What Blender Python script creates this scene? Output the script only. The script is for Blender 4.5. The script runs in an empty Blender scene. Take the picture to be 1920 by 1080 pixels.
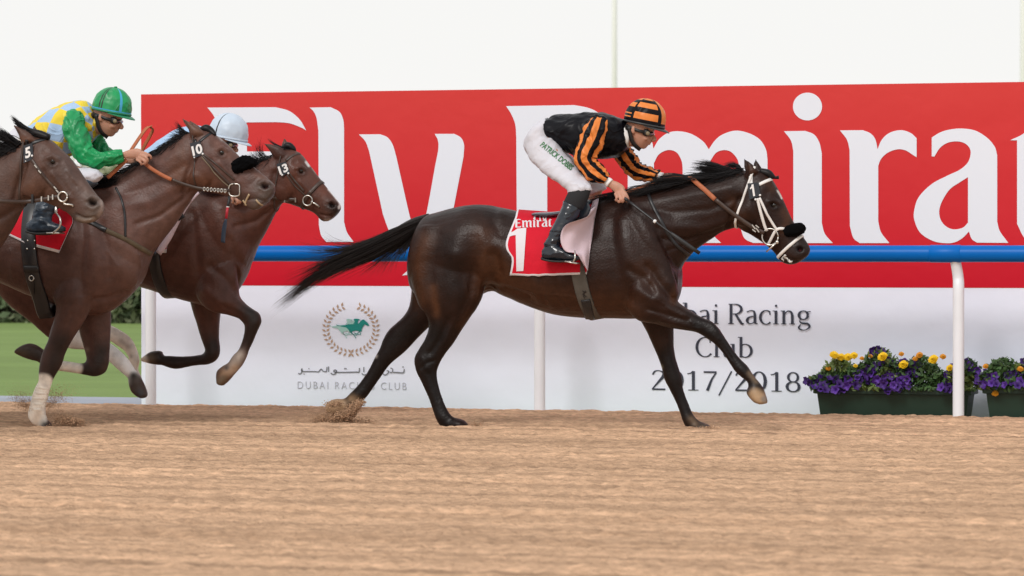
import bpy, bmesh, math, random
import numpy as np
from mathutils import Vector, Matrix
from mathutils.bvhtree import BVHTree

random.seed(7)
RNG = np.random.default_rng(7)
SC = bpy.context.scene
COL = SC.collection

# ------------------------------------------------------------------ camera
F_PX = 6600.0                                  # focal length in pixels of a 1920 wide frame
YAW = math.atan(F_PX / 21300.0)                # camera turned a little towards the oncoming field
TILT = math.atan(72.0 / F_PX)
CAM = Vector((0.0, 0.0, 1.10))
cam_data = bpy.data.cameras.new('camera')
cam = bpy.data.objects.new('camera', cam_data)
COL.objects.link(cam)
cam.location = CAM
cam.rotation_euler = (math.pi / 2 - TILT, 0, YAW)
cam_data.sensor_width = 36.0
cam_data.lens = 36.0 * F_PX / 1920.0
cam_data.clip_start = 0.1
cam_data.clip_end = 3000.0
cam_data.dof.use_dof = True
cam_data.dof.focus_distance = 22.0
cam_data.dof.aperture_fstop = 5.0
SC.camera = cam

# ------------------------------------------------------------------ sky and sun
SUN_EL = math.radians(41.0)
SUN_TRAVEL = Vector((0.22, 1.0, 0)).normalized()      # the light comes from behind the camera, slightly left
world = bpy.data.worlds.new('World')
SC.world = world
world.use_nodes = True
wn, wl = world.node_tree.nodes, world.node_tree.links
wn.clear()
w_out = wn.new('ShaderNodeOutputWorld')
w_bg = wn.new('ShaderNodeBackground')
w_sky = wn.new('ShaderNodeTexSky')
w_sky.sky_type = 'NISHITA'
w_sky.sun_disc = False
w_sky.sun_elevation = SUN_EL
w_sky.sun_rotation = math.atan2(-SUN_TRAVEL.x, -SUN_TRAVEL.y)
w_sky.dust_density = 6.0
w_sky.air_density = 1.0
w_sky.ozone_density = 0.6
w_mix = wn.new('ShaderNodeMixRGB')
w_tc = wn.new('ShaderNodeTexCoord'); w_sp = wn.new('ShaderNodeSeparateXYZ'); w_mr = wn.new('ShaderNodeMapRange')
wl.new(w_tc.outputs['Generated'], w_sp.inputs[0]); wl.new(w_sp.outputs[2], w_mr.inputs[0])
w_mr.inputs[1].default_value = 0.0; w_mr.inputs[2].default_value = 0.9      # milky haze, thick at the horizon, thinner overhead
w_mr.inputs[3].default_value = 0.95; w_mr.inputs[4].default_value = 0.70
wl.new(w_mr.outputs[0], w_mix.inputs[0])
w_mix.inputs[2].default_value = (8.62, 8.58, 8.42, 1)
wl.new(w_sky.outputs[0], w_mix.inputs[1])
wl.new(w_mix.outputs[0], w_bg.inputs[0])
w_bg.inputs[1].default_value = 0.115
wl.new(w_bg.outputs[0], w_out.inputs[0])

sun_d = bpy.data.lights.new('sun', 'SUN')
sun_d.energy = 1.5
sun_d.angle = math.radians(18.0)
sun_d.color = (1.0, 0.99, 0.975)
sun = bpy.data.objects.new('sun', sun_d)
COL.objects.link(sun)
sdir = Vector((SUN_TRAVEL.x * math.cos(SUN_EL), SUN_TRAVEL.y * math.cos(SUN_EL), -math.sin(SUN_EL)))
sun.rotation_euler = sdir.to_track_quat('-Z', 'Y').to_euler()
sun.location = (-3, -8, 12)

vs = SC.view_settings
vs.view_transform = 'Standard'
vs.look = 'None'
vs.exposure = 0.0
vs.gamma = 1.0
vs.use_curve_mapping = False
SC.render.engine = 'CYCLES'
SC.cycles.use_denoising = True
SC.cycles.max_bounces = 6
SC.cycles.diffuse_bounces = 3
SC.cycles.glossy_bounces = 3
SC.cycles.transparent_max_bounces = 8

# ------------------------------------------------------------------ projection helpers
_cy, _sy = math.cos(YAW), math.sin(YAW)
_ct, _st = math.cos(TILT), math.sin(TILT)
FW = np.array([-_sy * _ct, _cy * _ct, -_st])
RT = np.array([_cy, _sy, 0.0])
UPV = np.cross(RT, FW)
CAMN = np.array(CAM)

def ray(px, py):
    return FW + RT * ((px - 960.0) / F_PX) + UPV * ((540.0 - py) / F_PX)

def U(px, py, Y):
    """point of the plane at depth Y (parallel to the rail) seen at a pixel of the 1920x1080 frame"""
    d = ray(px, py)
    return CAMN + d * (Y / d[1])

def UV_(px, py, Y):
    px, py, Y = [np.asarray(t, float) for t in (px, py, Y)]
    d = FW + RT * ((px - 960.0) / F_PX)[..., None] + UPV * ((540.0 - py) / F_PX)[..., None]
    return CAMN + d * (Y / d[..., 1])[..., None]

def G(px, py, z=0.0):
    """ground point at height z"""
    d = ray(px, py)
    return CAMN + d * ((z - CAMN[2]) / d[2])

def proj(V):
    q = np.asarray(V) - CAMN
    dep = q @ FW
    return np.stack([960 + F_PX * (q @ RT) / dep, 540 - F_PX * (q @ UPV) / dep], 1)

def MPP(Y):
    return Y / _cy / F_PX          # metres for one pixel at that depth, near the frame centre

# ------------------------------------------------------------------ noise (numpy)
_perm = np.random.default_rng(3).random(65536)

def _hash(ix, iy, iz):
    h = (ix * 73856093) ^ (iy * 19349663) ^ (iz * 83492791)
    h = (h ^ (h >> 13)) * 1274126177
    return _perm[(h ^ (h >> 16)) & 65535]

def vnoise(x, y, z=None):
    x = np.asarray(x, float); y = np.asarray(y, float)
    z = np.zeros_like(x) if z is None else np.asarray(z, float)
    ix, iy, iz = np.floor(x).astype(np.int64), np.floor(y).astype(np.int64), np.floor(z).astype(np.int64)
    fx, fy, fz = x - ix, y - iy, z - iz
    fx, fy, fz = [t * t * (3 - 2 * t) for t in (fx, fy, fz)]
    r = 0
    for dx in (0, 1):
        for dy in (0, 1):
            for dz in (0, 1):
                w = (fx if dx else 1 - fx) * (fy if dy else 1 - fy) * (fz if dz else 1 - fz)
                r = r + w * _hash(ix + dx, iy + dy, iz + dz)
    return r * 2 - 1

def fbm(x, y, z=None, o=3):
    r, a, s = 0, 1.0, 1.0
    for k in range(o):
        r = r + a * vnoise(np.asarray(x) * s + 17.3 * k, np.asarray(y) * s + 9.1 * k, None if z is None else np.asarray(z) * s)
        a *= .5; s *= 2.03
    return r

# ------------------------------------------------------------------ mesh helpers
def catmull(A, sub):
    A = np.asarray(A, float)
    if len(A) < 3 or sub < 2:
        return A
    P = np.vstack([2 * A[0] - A[1], A, 2 * A[-1] - A[-2]])
    out = []
    for i in range(1, len(P) - 2):
        for k in range(sub):
            t = k / sub
            out.append(.5 * ((2 * P[i]) + (-P[i - 1] + P[i + 1]) * t + (2 * P[i - 1] - 5 * P[i] + 4 * P[i + 1] - P[i + 2]) * t * t
                             + (-P[i - 1] + 3 * P[i] - 3 * P[i + 1] + P[i + 2]) * t ** 3))
    out.append(A[-1])
    return np.array(out)

def resample(A, n):
    A = np.asarray(A, float)
    d = np.r_[0, np.cumsum(np.linalg.norm(np.diff(A[:, :3], axis=0), axis=1))]
    if d[-1] == 0: return np.repeat(A[:1], n, 0)
    t = np.linspace(0, d[-1], n)
    return np.stack([np.interp(t, d, A[:, k]) for k in range(A.shape[1])], 1)

class MB:
    """collects geometry for ONE mesh"""
    def __init__(s):
        s.v, s.f, s.m, s.n = [], [], [], 0
    def add(s, V, F, m=0):
        V = np.asarray(V, float).reshape(-1, 3)
        s.v.append(V)
        s.f += [tuple(int(i) + s.n for i in f) for f in F]
        s.m += list(m) if hasattr(m, '__len__') else [m] * len(F)
        s.n += len(V)
        return s
    def loft(s, R, cap=True, m=0, closed=True, mfun=None):
        R = np.asarray(R, float)
        k, n = R.shape[:2]
        F, M = [], []
        for i in range(k - 1):
            for j in range(n if closed else n - 1):
                j2 = (j + 1) % n
                F.append((i * n + j, i * n + j2, (i + 1) * n + j2, (i + 1) * n + j))
                M.append(mfun(i, j) if mfun else m)
        V = R.reshape(-1, 3)
        if cap and closed:
            V = np.vstack([V, R[0].mean(0), R[-1].mean(0)])
            for j in range(n):
                j2 = (j + 1) % n
                F.append((k * n, j2, j)); F.append((k * n + 1, (k - 1) * n + j, (k - 1) * n + j2))
                M += [M[0], M[-n] if mfun else m]
        return s.add(V, F, M)
    def tube(s, P, r, n=8, m=0, sub=1, flat=1.0, ref=(0, 1, 0)):
        P = np.asarray(P, float)
        r = np.broadcast_to(np.asarray(r, float), (len(P),))
        if sub > 1:
            A = catmull(np.c_[P, r], sub); P, r = A[:, :3], A[:, 3]
        return s.loft(tube_rings(P, r, n, flat, ref), m=m)
    def ell(s, c, rad, rot=None, n=14, m=0):
        la = np.linspace(0, math.pi, n // 2 + 1)[1:-1]
        R = []
        for t in la:
            a = np.arange(n) * 2 * math.pi / n
            R.append(np.stack([np.sin(t) * np.cos(a), np.sin(t) * np.sin(a), np.full(n, np.cos(t))], 1))
        R = np.array(R)
        top, bot = np.array([0, 0, 1.]), np.array([0, 0, -1.])
        k = len(R)
        V = np.vstack([R.reshape(-1, 3), top, bot]) * np.asarray(rad, float)
        if rot is not None: V = V @ np.asarray(rot).T
        F = []
        for i in range(k - 1):
            for j in range(n):
                j2 = (j + 1) % n
                F.append((i * n + j, (i + 1) * n + j, (i + 1) * n + j2, i * n + j2))
        for j in range(n):
            j2 = (j + 1) % n
            F.append((k * n, j, j2)); F.append((k * n + 1, (k - 1) * n + j2, (k - 1) * n + j))
        return s.add(V + np.asarray(c), F, m)
    def box(s, c, d, m=0, rot=None):
        V = np.array([[x, y, z] for x in (-.5, .5) for y in (-.5, .5) for z in (-.5, .5)]) * np.asarray(d, float)
        if rot is not None: V = V @ np.asarray(rot).T
        return s.add(V + np.asarray(c), [(0, 1, 3, 2), (4, 6, 7, 5), (0, 4, 5, 1), (2, 3, 7, 6), (0, 2, 6, 4), (1, 5, 7, 3)], m)
    def build(s, name, mats, parent=None, smooth=True, col=None):
        V = np.vstack(s.v) if s.v else np.zeros((0, 3))
        return mkobj(name, V, s.f, mats, parent, smooth, s.m, col)

def tube_rings(P, r, n=8, flat=1.0, ref=(0, 1, 0)):
    P = np.asarray(P, float)
    T = np.gradient(P, axis=0)
    T /= np.linalg.norm(T, axis=1)[:, None] + 1e-12
    ref = np.asarray(ref, float)
    a = np.arange(n) * 2 * math.pi / n
    R = []
    for i in range(len(P)):
        e2 = ref - T[i] * (ref @ T[i])
        if np.linalg.norm(e2) < .15:
            e2 = np.array([0.3, 0, 1.]) - T[i] * (np.array([.3, 0, 1.]) @ T[i])
        e2 /= np.linalg.norm(e2)
        e1 = np.cross(T[i], e2)
        R.append(P[i] + r[i] * (np.cos(a)[:, None] * e1 + flat * np.sin(a)[:, None] * e2))
    return np.array(R)

def mkobj(name, V, F, mats, parent=None, smooth=True, midx=None, col=None):
    me = bpy.data.meshes.new(name)
    me.from_pydata([tuple(v) for v in np.asarray(V)], [], [tuple(int(i) for i in f) for f in F])
    if not isinstance(mats, (list, tuple)): mats = [mats]
    for m in mats: me.materials.append(m)
    if smooth and len(me.polygons):
        me.polygons.foreach_set('use_smooth', [True] * len(me.polygons))
    if midx is not None and len(mats) > 1:
        me.polygons.foreach_set('material_index', [int(i) for i in midx])
    if col is not None:
        at = me.color_attributes.new('Col', 'FLOAT_COLOR', 'POINT')
        C = np.ones((len(V), 4), np.float32); C[:, :3] = col
        at.data.foreach_set('color', C.ravel())
    me.update()
    o = bpy.data.objects.new(name, me)
    COL.objects.link(o)
    if parent is not None: o.parent = parent
    return o

def tag(o, label=None, cat=None, group=None, kind=None):
    if label: o['label'] = label
    if cat: o['category'] = cat
    if group: o['group'] = group
    if kind: o['kind'] = kind
    return o

def empty(name, loc, label, cat, group=None):
    """the thing's root; its parts are modelled in world space, so the root's location is taken out again"""
    o = bpy.data.objects.new(name, None)
    o.empty_display_size = .2
    COL.objects.link(o)
    o['_loc'] = [float(t) for t in loc]
    tag(o, label, cat, group)
    return o

def settle():
    """move every root Empty to its thing's base and keep the parts where they are"""
    for o in list(COL.objects):
        if o.type == 'EMPTY' and '_loc' in o.keys():
            L = Vector(o['_loc'])
            o.location = L
            for c in o.children:
                c.location = c.location - L
            del o['_loc']

def remesh(mb, voxel, iters=4, lam=.5, mu=-.53):
    V = np.vstack(mb.v)
    me = bpy.data.meshes.new('tmp')
    me.from_pydata([tuple(v) for v in V], [], mb.f)
    o = bpy.data.objects.new('tmp', me)
    COL.objects.link(o)
    md = o.modifiers.new('r', 'REMESH')
    md.mode = 'VOXEL'; md.voxel_size = voxel; md.adaptivity = 0
    bpy.context.view_layer.update()
    ev = o.evaluated_get(bpy.context.evaluated_depsgraph_get())
    m2 = bpy.data.meshes.new_from_object(ev)
    n = len(m2.vertices)
    W = np.empty(n * 3); m2.vertices.foreach_get('co', W); W = W.reshape(-1, 3)
    F = [tuple(p.vertices) for p in m2.polygons]
    E = np.empty(len(m2.edges) * 2, int); m2.edges.foreach_get('vertices', E); E = E.reshape(-1, 2)
    bpy.data.objects.remove(o); bpy.data.meshes.remove(me); bpy.data.meshes.remove(m2)
    return taubin(W, E, iters, lam, mu), F, E

def taubin(W, E, iters, lam=.5, mu=-.53):
    n = len(W)
    if n == 0: return W
    i, j = np.r_[E[:, 0], E[:, 1]], np.r_[E[:, 1], E[:, 0]]
    deg = np.bincount(i, minlength=n)[:, None] + 1e-9
    for k in range(iters):
        for s in (lam, mu):
            A = np.stack([np.bincount(i, W[j, c], n) for c in range(3)], 1) / deg
            W = W + s * (A - W)
    return W

def vnormals(V, F):
    Q = np.array([(f[0], f[1], f[2], f[3 % len(f)] if len(f) > 3 else f[0]) for f in F])
    N = np.cross(V[Q[:, 2]] - V[Q[:, 0]], np.where((Q[:, 3] == Q[:, 0])[:, None], V[Q[:, 2]] - V[Q[:, 1]], V[Q[:, 3]] - V[Q[:, 1]]))
    out = np.zeros_like(V)
    for k in range(4):
        for c in range(3):
            out[:, c] += np.bincount(Q[:, k], N[:, c], len(V))
    return out / (np.linalg.norm(out, axis=1)[:, None] + 1e-12)

def seg_dist(P, pts):
    P = np.asarray(P); pts = np.asarray(pts, float)
    best = np.full(len(P), 1e9)
    if len(pts) == 1:
        return np.linalg.norm(P - pts[0], axis=1)
    for a, b in zip(pts[:-1], pts[1:]):
        d = b - a
        t = np.clip(((P - a) @ d) / (d @ d + 1e-9), 0, 1)
        best = np.minimum(best, np.linalg.norm(P - a - t[:, None] * d, axis=1))
    return best

# ------------------------------------------------------------------ materials
def mat(name, color, rough=.6, spec=.5, metal=0., var=0., vscale=20., bump=0., bscale=60., coat=0., sheen=0., attr=False,
        crease=0., rvar=0., stretch=(1, 1, 1), trans=0., aniso=0., emit=None, sss=0.):
    m = bpy.data.materials.new(name)
    m.use_nodes = True
    nt = m.node_tree; N, L = nt.nodes, nt.links
    b = N['Principled BSDF']
    b.inputs['Roughness'].default_value = rough
    b.inputs['Specular IOR Level'].default_value = spec
    b.inputs['Metallic'].default_value = metal
    b.inputs['Coat Weight'].default_value = coat
    b.inputs['Coat Roughness'].default_value = .15
    b.inputs['Sheen Weight'].default_value = sheen
    b.inputs['Transmission Weight'].default_value = trans
    if sss:
        b.inputs['Subsurface Weight'].default_value = sss
        b.inputs['Subsurface Radius'].default_value = (.02, .008, .004)
        b.inputs['Subsurface Scale'].default_value = .3
    src = None
    if attr:
        a = N.new('ShaderNodeAttribute'); a.attribute_name = 'Col'; src = a.outputs['Color']
    if var > 0 or bump > 0 or crease > 0 or rvar > 0:
        tc = N.new('ShaderNodeTexCoord'); mp = N.new('ShaderNodeMapping')
        mp.inputs['Scale'].default_value = stretch
        L.new(tc.outputs['Object'], mp.inputs[0])
    if var > 0:
        nz = N.new('ShaderNodeTexNoise'); nz.inputs['Scale'].default_value = vscale; nz.inputs['Detail'].default_value = 5
        L.new(mp.outputs[0], nz.inputs['Vector'])
        mr = N.new('ShaderNodeMapRange'); mr.inputs[1].default_value = .25; mr.inputs[2].default_value = .75
        mr.inputs[3].default_value = 1 - var; mr.inputs[4].default_value = 1 + var
        L.new(nz.outputs[0], mr.inputs[0])
        mx = N.new('ShaderNodeMixRGB'); mx.blend_type = 'MULTIPLY'; mx.inputs[0].default_value = 1
        if src is None: mx.inputs[1].default_value = (*color, 1)
        else: L.new(src, mx.inputs[1])
        L.new(mr.outputs[0], mx.inputs[2])
        src = mx.outputs[0]
    if src is None: b.inputs['Base Color'].default_value = (*color, 1)
    else: L.new(src, b.inputs['Base Color'])
    if bump > 0:
        nz2 = N.new('ShaderNodeTexNoise'); nz2.inputs['Scale'].default_value = bscale; nz2.inputs['Detail'].default_value = 4
        L.new(mp.outputs[0], nz2.inputs['Vector'])
        bp = N.new('ShaderNodeBump'); bp.inputs['Strength'].default_value = 1; bp.inputs['Distance'].default_value = bump
        L.new(nz2.outputs[0], bp.inputs['Height']); L.new(bp.outputs[0], b.inputs['Normal'])
    if rvar > 0:
        nr = N.new('ShaderNodeTexNoise'); nr.inputs['Scale'].default_value = 7; nr.inputs['Detail'].default_value = 4
        L.new(mp.outputs[0], nr.inputs['Vector'])
        rr = N.new('ShaderNodeMapRange'); rr.inputs[1].default_value = .3; rr.inputs[2].default_value = .7; rr.inputs[3].default_value = rough - rvar; rr.inputs[4].default_value = rough + rvar
        L.new(nr.outputs[0], rr.inputs[0]); L.new(rr.outputs[0], b.inputs['Roughness'])
    if crease > 0:                      # sharp folds of thin cloth
        nc = N.new('ShaderNodeTexNoise'); nc.inputs['Scale'].default_value = 6.0; nc.inputs['Detail'].default_value = 2.0; nc.inputs['Distortion'].default_value = 0.7
        L.new(mp.outputs[0], nc.inputs['Vector'])
        s1 = N.new('ShaderNodeMath'); s1.operation = 'SUBTRACT'; s1.inputs[1].default_value = .5; L.new(nc.outputs[0], s1.inputs[0])
        s2 = N.new('ShaderNodeMath'); s2.operation = 'ABSOLUTE'; L.new(s1.outputs[0], s2.inputs[0])
        s3 = N.new('ShaderNodeMath'); s3.operation = 'POWER'; s3.inputs[1].default_value = .7; L.new(s2.outputs[0], s3.inputs[0])
        bc = N.new('ShaderNodeBump'); bc.inputs['Strength'].default_value = 1; bc.inputs['Distance'].default_value = crease; bc.invert = True
        L.new(s3.outputs[0], bc.inputs['Height'])
        if bump > 0: L.new(bp.outputs[0], bc.inputs['Normal'])
        L.new(bc.outputs[0], b.inputs['Normal'])
    return m

def srgb(r, g, b):
    return tuple((c / 255 / 12.92) if c <= 10 else ((c / 255 + .055) / 1.055) ** 2.4 for c in (r, g, b))

# text shapes come from Blender's built-in font
def text_mesh(s, offset=0.0, spacing=1.0, align='LEFT'):
    cu = bpy.data.curves.new('t', 'FONT'); cu.body = s; cu.offset = offset; cu.space_character = spacing
    cu.resolution_u = 4
    o = bpy.data.objects.new('t', cu); COL.objects.link(o)
    bpy.context.view_layer.update()
    me = bpy.data.meshes.new_from_object(o.evaluated_get(bpy.context.evaluated_depsgraph_get()))
    V = np.array([v.co[:] for v in me.vertices])[:, :2]
    F = [tuple(p.vertices) for p in me.polygons]
    bpy.data.objects.remove(o); bpy.data.curves.remove(cu); bpy.data.meshes.remove(me)
    lo, hi = V.min(0), V.max(0)
    return (V - lo) / (hi[1] - lo[1]), F          # height 1, starts at 0
# ================================================================== HORSE TOOLS
def st_rings(st, Y0, n=20, sub=4, e=1.0):
    """st rows: ax, ay, bx, by (two opposite outline points, px), half width (m), side offset (m), [bias]"""
    A = np.array([list(r) + [0.0] * (7 - len(r)) for r in st], float)
    A = catmull(A, sub)
    t = np.arange(n) * 2 * math.pi / n
    R = []
    for ax, ay, bx, by, w, yo, bi in A:
        a, b = U(ax, ay, Y0 + yo), U(bx, by, Y0 + yo)
        c, u = (a + b) / 2, (a - b) / 2
        ct = np.sign(np.cos(t)) * np.abs(np.cos(t)) ** e
        sn = np.sign(np.sin(t)) * np.abs(np.sin(t)) ** e
        R.append(c + ct[:, None] * u + (sn * max(w, .004) * (1 + bi * np.cos(t)))[:, None] * np.array([0, 1., 0]))
    return np.array(R)

def side_w(N, side):
    return np.clip(-N[:, 1] * 1.6 + .25, 0, 1) if side == 'n' else (np.clip(N[:, 1] * 1.6 + .25, 0, 1) if side == 'f' else np.ones(len(N)))

class Surf:
    """a finished skin: vertices, faces, ray casts"""
    def __init__(s, V, F):
        s.V, s.F = V, F
        s.bvh = BVHTree.FromPolygons([tuple(v) for v in V], F)
    def hit(s, px, py, Y=None):
        d = ray(px, py); d = d / np.linalg.norm(d)
        r = s.bvh.ray_cast(Vector(CAMN + d * 5), Vector(d))
        if r[0] is None:
            return (U(px, py, Y), np.array([0, -1., 0])) if Y is not None else None
        n = np.array(r[1])
        if n @ d > 0: n = -n
        return np.array(r[0]), n
    def cast(s, o, d):
        r = s.bvh.ray_cast(Vector(o), Vector(d))
        return None if r[0] is None else (np.array(r[0]), np.array(r[1]))

def ribbon(P, Nn, w, th, mb=None):
    """strap through points P with outward normals Nn"""
    P, Nn = np.asarray(P, float), np.asarray(Nn, float)
    w = np.broadcast_to(np.asarray(w, float), (len(P),))
    T = np.gradient(P, axis=0); T /= np.linalg.norm(T, axis=1)[:, None] + 1e-12
    S = np.cross(Nn, T); S /= np.linalg.norm(S, axis=1)[:, None] + 1e-12
    Nn = np.cross(T, S)
    R = np.stack([P + S * w[:, None] / 2, P + S * w[:, None] * .42 + Nn * th, P - S * w[:, None] * .42 + Nn * th, P - S * w[:, None] / 2], 1)
    mb = mb or MB()
    return mb.loft(R)

def strap(surf, pts, w, m, name, parent, th=.004, off=.001, Y=None, step=3.0, smooth=3, sub=4):
    """strap laid on the near side of a body along a pixel path"""
    A = catmull(np.array(pts, float), sub) if len(pts) > 2 else np.array(pts, float)
    L = np.linalg.norm(np.diff(A, axis=0), axis=1).sum()
    A = resample(np.c_[A, np.zeros(len(A))], max(3, int(L / step)))[:, :2]
    H = [surf.hit(p[0], p[1], Y) for p in A]
    last = next((h for h in H if h is not None), None)
    if last is None: return None
    P, Nn = [], []
    for h in H:
        if h is not None: last = h
        P.append(last[0]); Nn.append(last[1])
    P, Nn = np.array(P), np.array(Nn)
    for _ in range(smooth):
        P[1:-1] = (P[:-2] + 2 * P[1:-1] + P[2:]) / 4
        Nn[1:-1] = (Nn[:-2] + 2 * Nn[1:-1] + Nn[2:]) / 4
    Nn /= np.linalg.norm(Nn, axis=1)[:, None]
    P = P + Nn * off
    return ribbon(P, Nn, w, th).build(name, m, parent)

def loop(surf, top, bot, Y0, w, m, name, parent, th=.004, off=.001, n=48, R=.6, a0=0, a1=360, cinch=0):
    """band round a body in the plane through two pixels and the depth axis"""
    a, b = U(top[0], top[1], Y0), U(bot[0], bot[1], Y0)
    c, u = (a + b) / 2, a - b
    u /= np.linalg.norm(u); yv = np.array([0, 1., 0])
    P, Nn = [], []
    full = (a1 - a0) >= 360
    for k in range(n if full else n + 1):
        t = math.radians(a0 + (a1 - a0) * k / n)
        d = math.cos(t) * u - math.sin(t) * yv
        h = surf.cast(c + d * R, -d)
        if h is None or np.linalg.norm(h[0] - c) > R: continue
        P.append(h[0] + d * off); Nn.append(d)
    P, Nn = np.array(P), np.array(Nn)
    for _ in range(3):
        if full: P = (np.roll(P, 1, 0) + 2 * P + np.roll(P, -1, 0)) / 4
        else: P[1:-1] = (P[:-2] + 2 * P[1:-1] + P[2:]) / 4
    if full: P, Nn = np.vstack([P, P[:1]]), np.vstack([Nn, Nn[:1]])
    return ribbon(P, Nn, w, th).build(name, m, parent)

def patch_of(surf, contours2, m, name, parent, off=.002, Y=None, dens=None):
    """flat printed shape (pixel contours) laid on a surface"""
    V2, F = contours2
    P = []
    for p in V2:
        h = surf.hit(p[0], p[1], Y)
        P.append(h[0] + h[1] * off if h else U(p[0], p[1], Y or 21))
    return MB().add(P, F).build(name, m, parent, smooth=False)

def affine_text(s, o, ex, ey, offset=0, sp=1.0):
    """text mapped by origin, baseline end and cap-height vector in pixels"""
    V2, F = text_mesh(s, offset, sp); w = V2[:, 0].max()
    o, ex, ey = [np.array(t, float) for t in (o, ex, ey)]
    return np.array([o + (ex - o) * p[0] / w + ey * p[1] for p in V2]), F

def strands(mb, guides, n, Y0, r0, jit=3.0, yj=.03, seg=9, rg=RNG, lenvar=.35, sub=3, pw=1.5, tail_jit=1.0, clumps=0):
    """hair between guide polylines (px); each a thin tapered three-sided tube"""
    G_ = [resample(catmull(np.array(g, float), 5), seg) for g in guides]
    AA, YY, RR = [], [], []
    CL = [(rg.random() * (len(G_) - 1), rg.normal(0, jit * 2.2, 2), rg.uniform(.72, 1.0)) for _ in range(clumps)]
    for k in range(n):
        q = rg.random() * (len(G_) - 1)
        coff = 0
        if clumps:
            cq, cd, cl = CL[rg.integers(0, clumps)]
            q = float(np.clip(cq + rg.normal(0, .10), 0, len(G_) - 1.001))
        i = min(int(q), len(G_) - 2); f = q - i
        A = G_[i] * (1 - f) + G_[i + 1] * f
        L = (1 - lenvar * rg.random() ** 1.5) * (cl if clumps else 1)
        t = np.linspace(0, L, seg)
        if clumps:
            A = A + cd * np.linspace(0, 1, seg)[:, None] ** 1.6
        A = np.stack([np.interp(t, np.linspace(0, 1, seg), A[:, c]) for c in (0, 1)], 1)
        g = t[:, None] ** pw
        ph = rg.random() * 6
        wob = np.stack([np.sin(t * 6 + ph), np.cos(t * 5 + ph * 1.7)], 1) * rg.normal(0, .5) * jit * g
        AA.append(A + rg.normal(0, .5, 2) + rg.normal(0, jit, 2) * g * tail_jit + wob)
        YY.append(Y0 + rg.normal(0, yj * .5) + rg.normal(0, yj) * t ** 1.2)
        RR.append(r0 * rg.uniform(.6, 1.3) * (1 - .88 * (t / L) ** 1.6))
    return hair_mesh(mb, np.array(AA), np.array(YY), np.array(RR))

def hair_mesh(mb, A, Y, r):
    """A (n, seg, 2) pixels, Y and r (n, seg): one thin tapered tube each"""
    P = UV_(A[..., 0], A[..., 1], Y)
    n, k = P.shape[:2]
    T = np.gradient(P, axis=1); T /= np.linalg.norm(T, axis=2)[..., None] + 1e-12
    e2 = np.cross(T, np.array([0, 1., 0.05])); e2 /= np.linalg.norm(e2, axis=2)[..., None] + 1e-12
    e1 = np.cross(T, e2)
    n3 = np.array([[math.cos(a), math.sin(a)] for a in (0.3, 2.4, 4.5)])
    V = P[:, :, None, :] + r[:, :, None, None] * (n3[None, None, :, :1] * e1[:, :, None, :] + n3[None, None, :, 1:] * e2[:, :, None, :])
    i, j = np.meshgrid(np.arange(k - 1), np.arange(3), indexing='ij'); j2 = (j + 1) % 3
    f = np.stack([i * 3 + j, i * 3 + j2, (i + 1) * 3 + j2, (i + 1) * 3 + j], -1).reshape(-1, 4)
    F = (f[None] + 3 * k * np.arange(n)[:, None, None]).reshape(-1, 4)
    mb.add(V.reshape(-1, 3), F)
    return mb

M_EYE = mat('eye', (.006, .004, .003), rough=.12, spec=.5)
M_BIT = mat('bit_steel', (.62, .60, .56), rough=.28, metal=.9)
M_BLEATH = mat('black_leather', (.012, .012, .014), rough=.38, spec=.5, var=.2, vscale=30)
M_BRLEATH = mat('brown_leather', (.045, .025, .018), rough=.45, spec=.5, var=.2, vscale=30)
M_RUBBER = mat('orange_rubber', (.42, .13, .055), rough=.7, var=.15, vscale=60, bump=.001, bscale=300)
M_WSTRAP = mat('white_strap', (.74, .72, .70), rough=.45, var=.05, vscale=40)
M_FLEECE = mat('black_fleece', (.004, .004, .0045), rough=1, spec=.02, bump=.004, bscale=160)
M_HAIR = mat('black_hair', (.006, .005, .006), rough=.45, spec=.25)
M_HAIRB = mat('dark_hair', (.012, .008, .007), rough=.45, spec=.25)

def coat_mat(name, rough=.43, spec=.19):
    m = mat(name, (.05, .03, .02), rough=rough, spec=spec, attr=True, var=.20, vscale=22, bump=.0025, bscale=80, rvar=.08)
    return m

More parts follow.
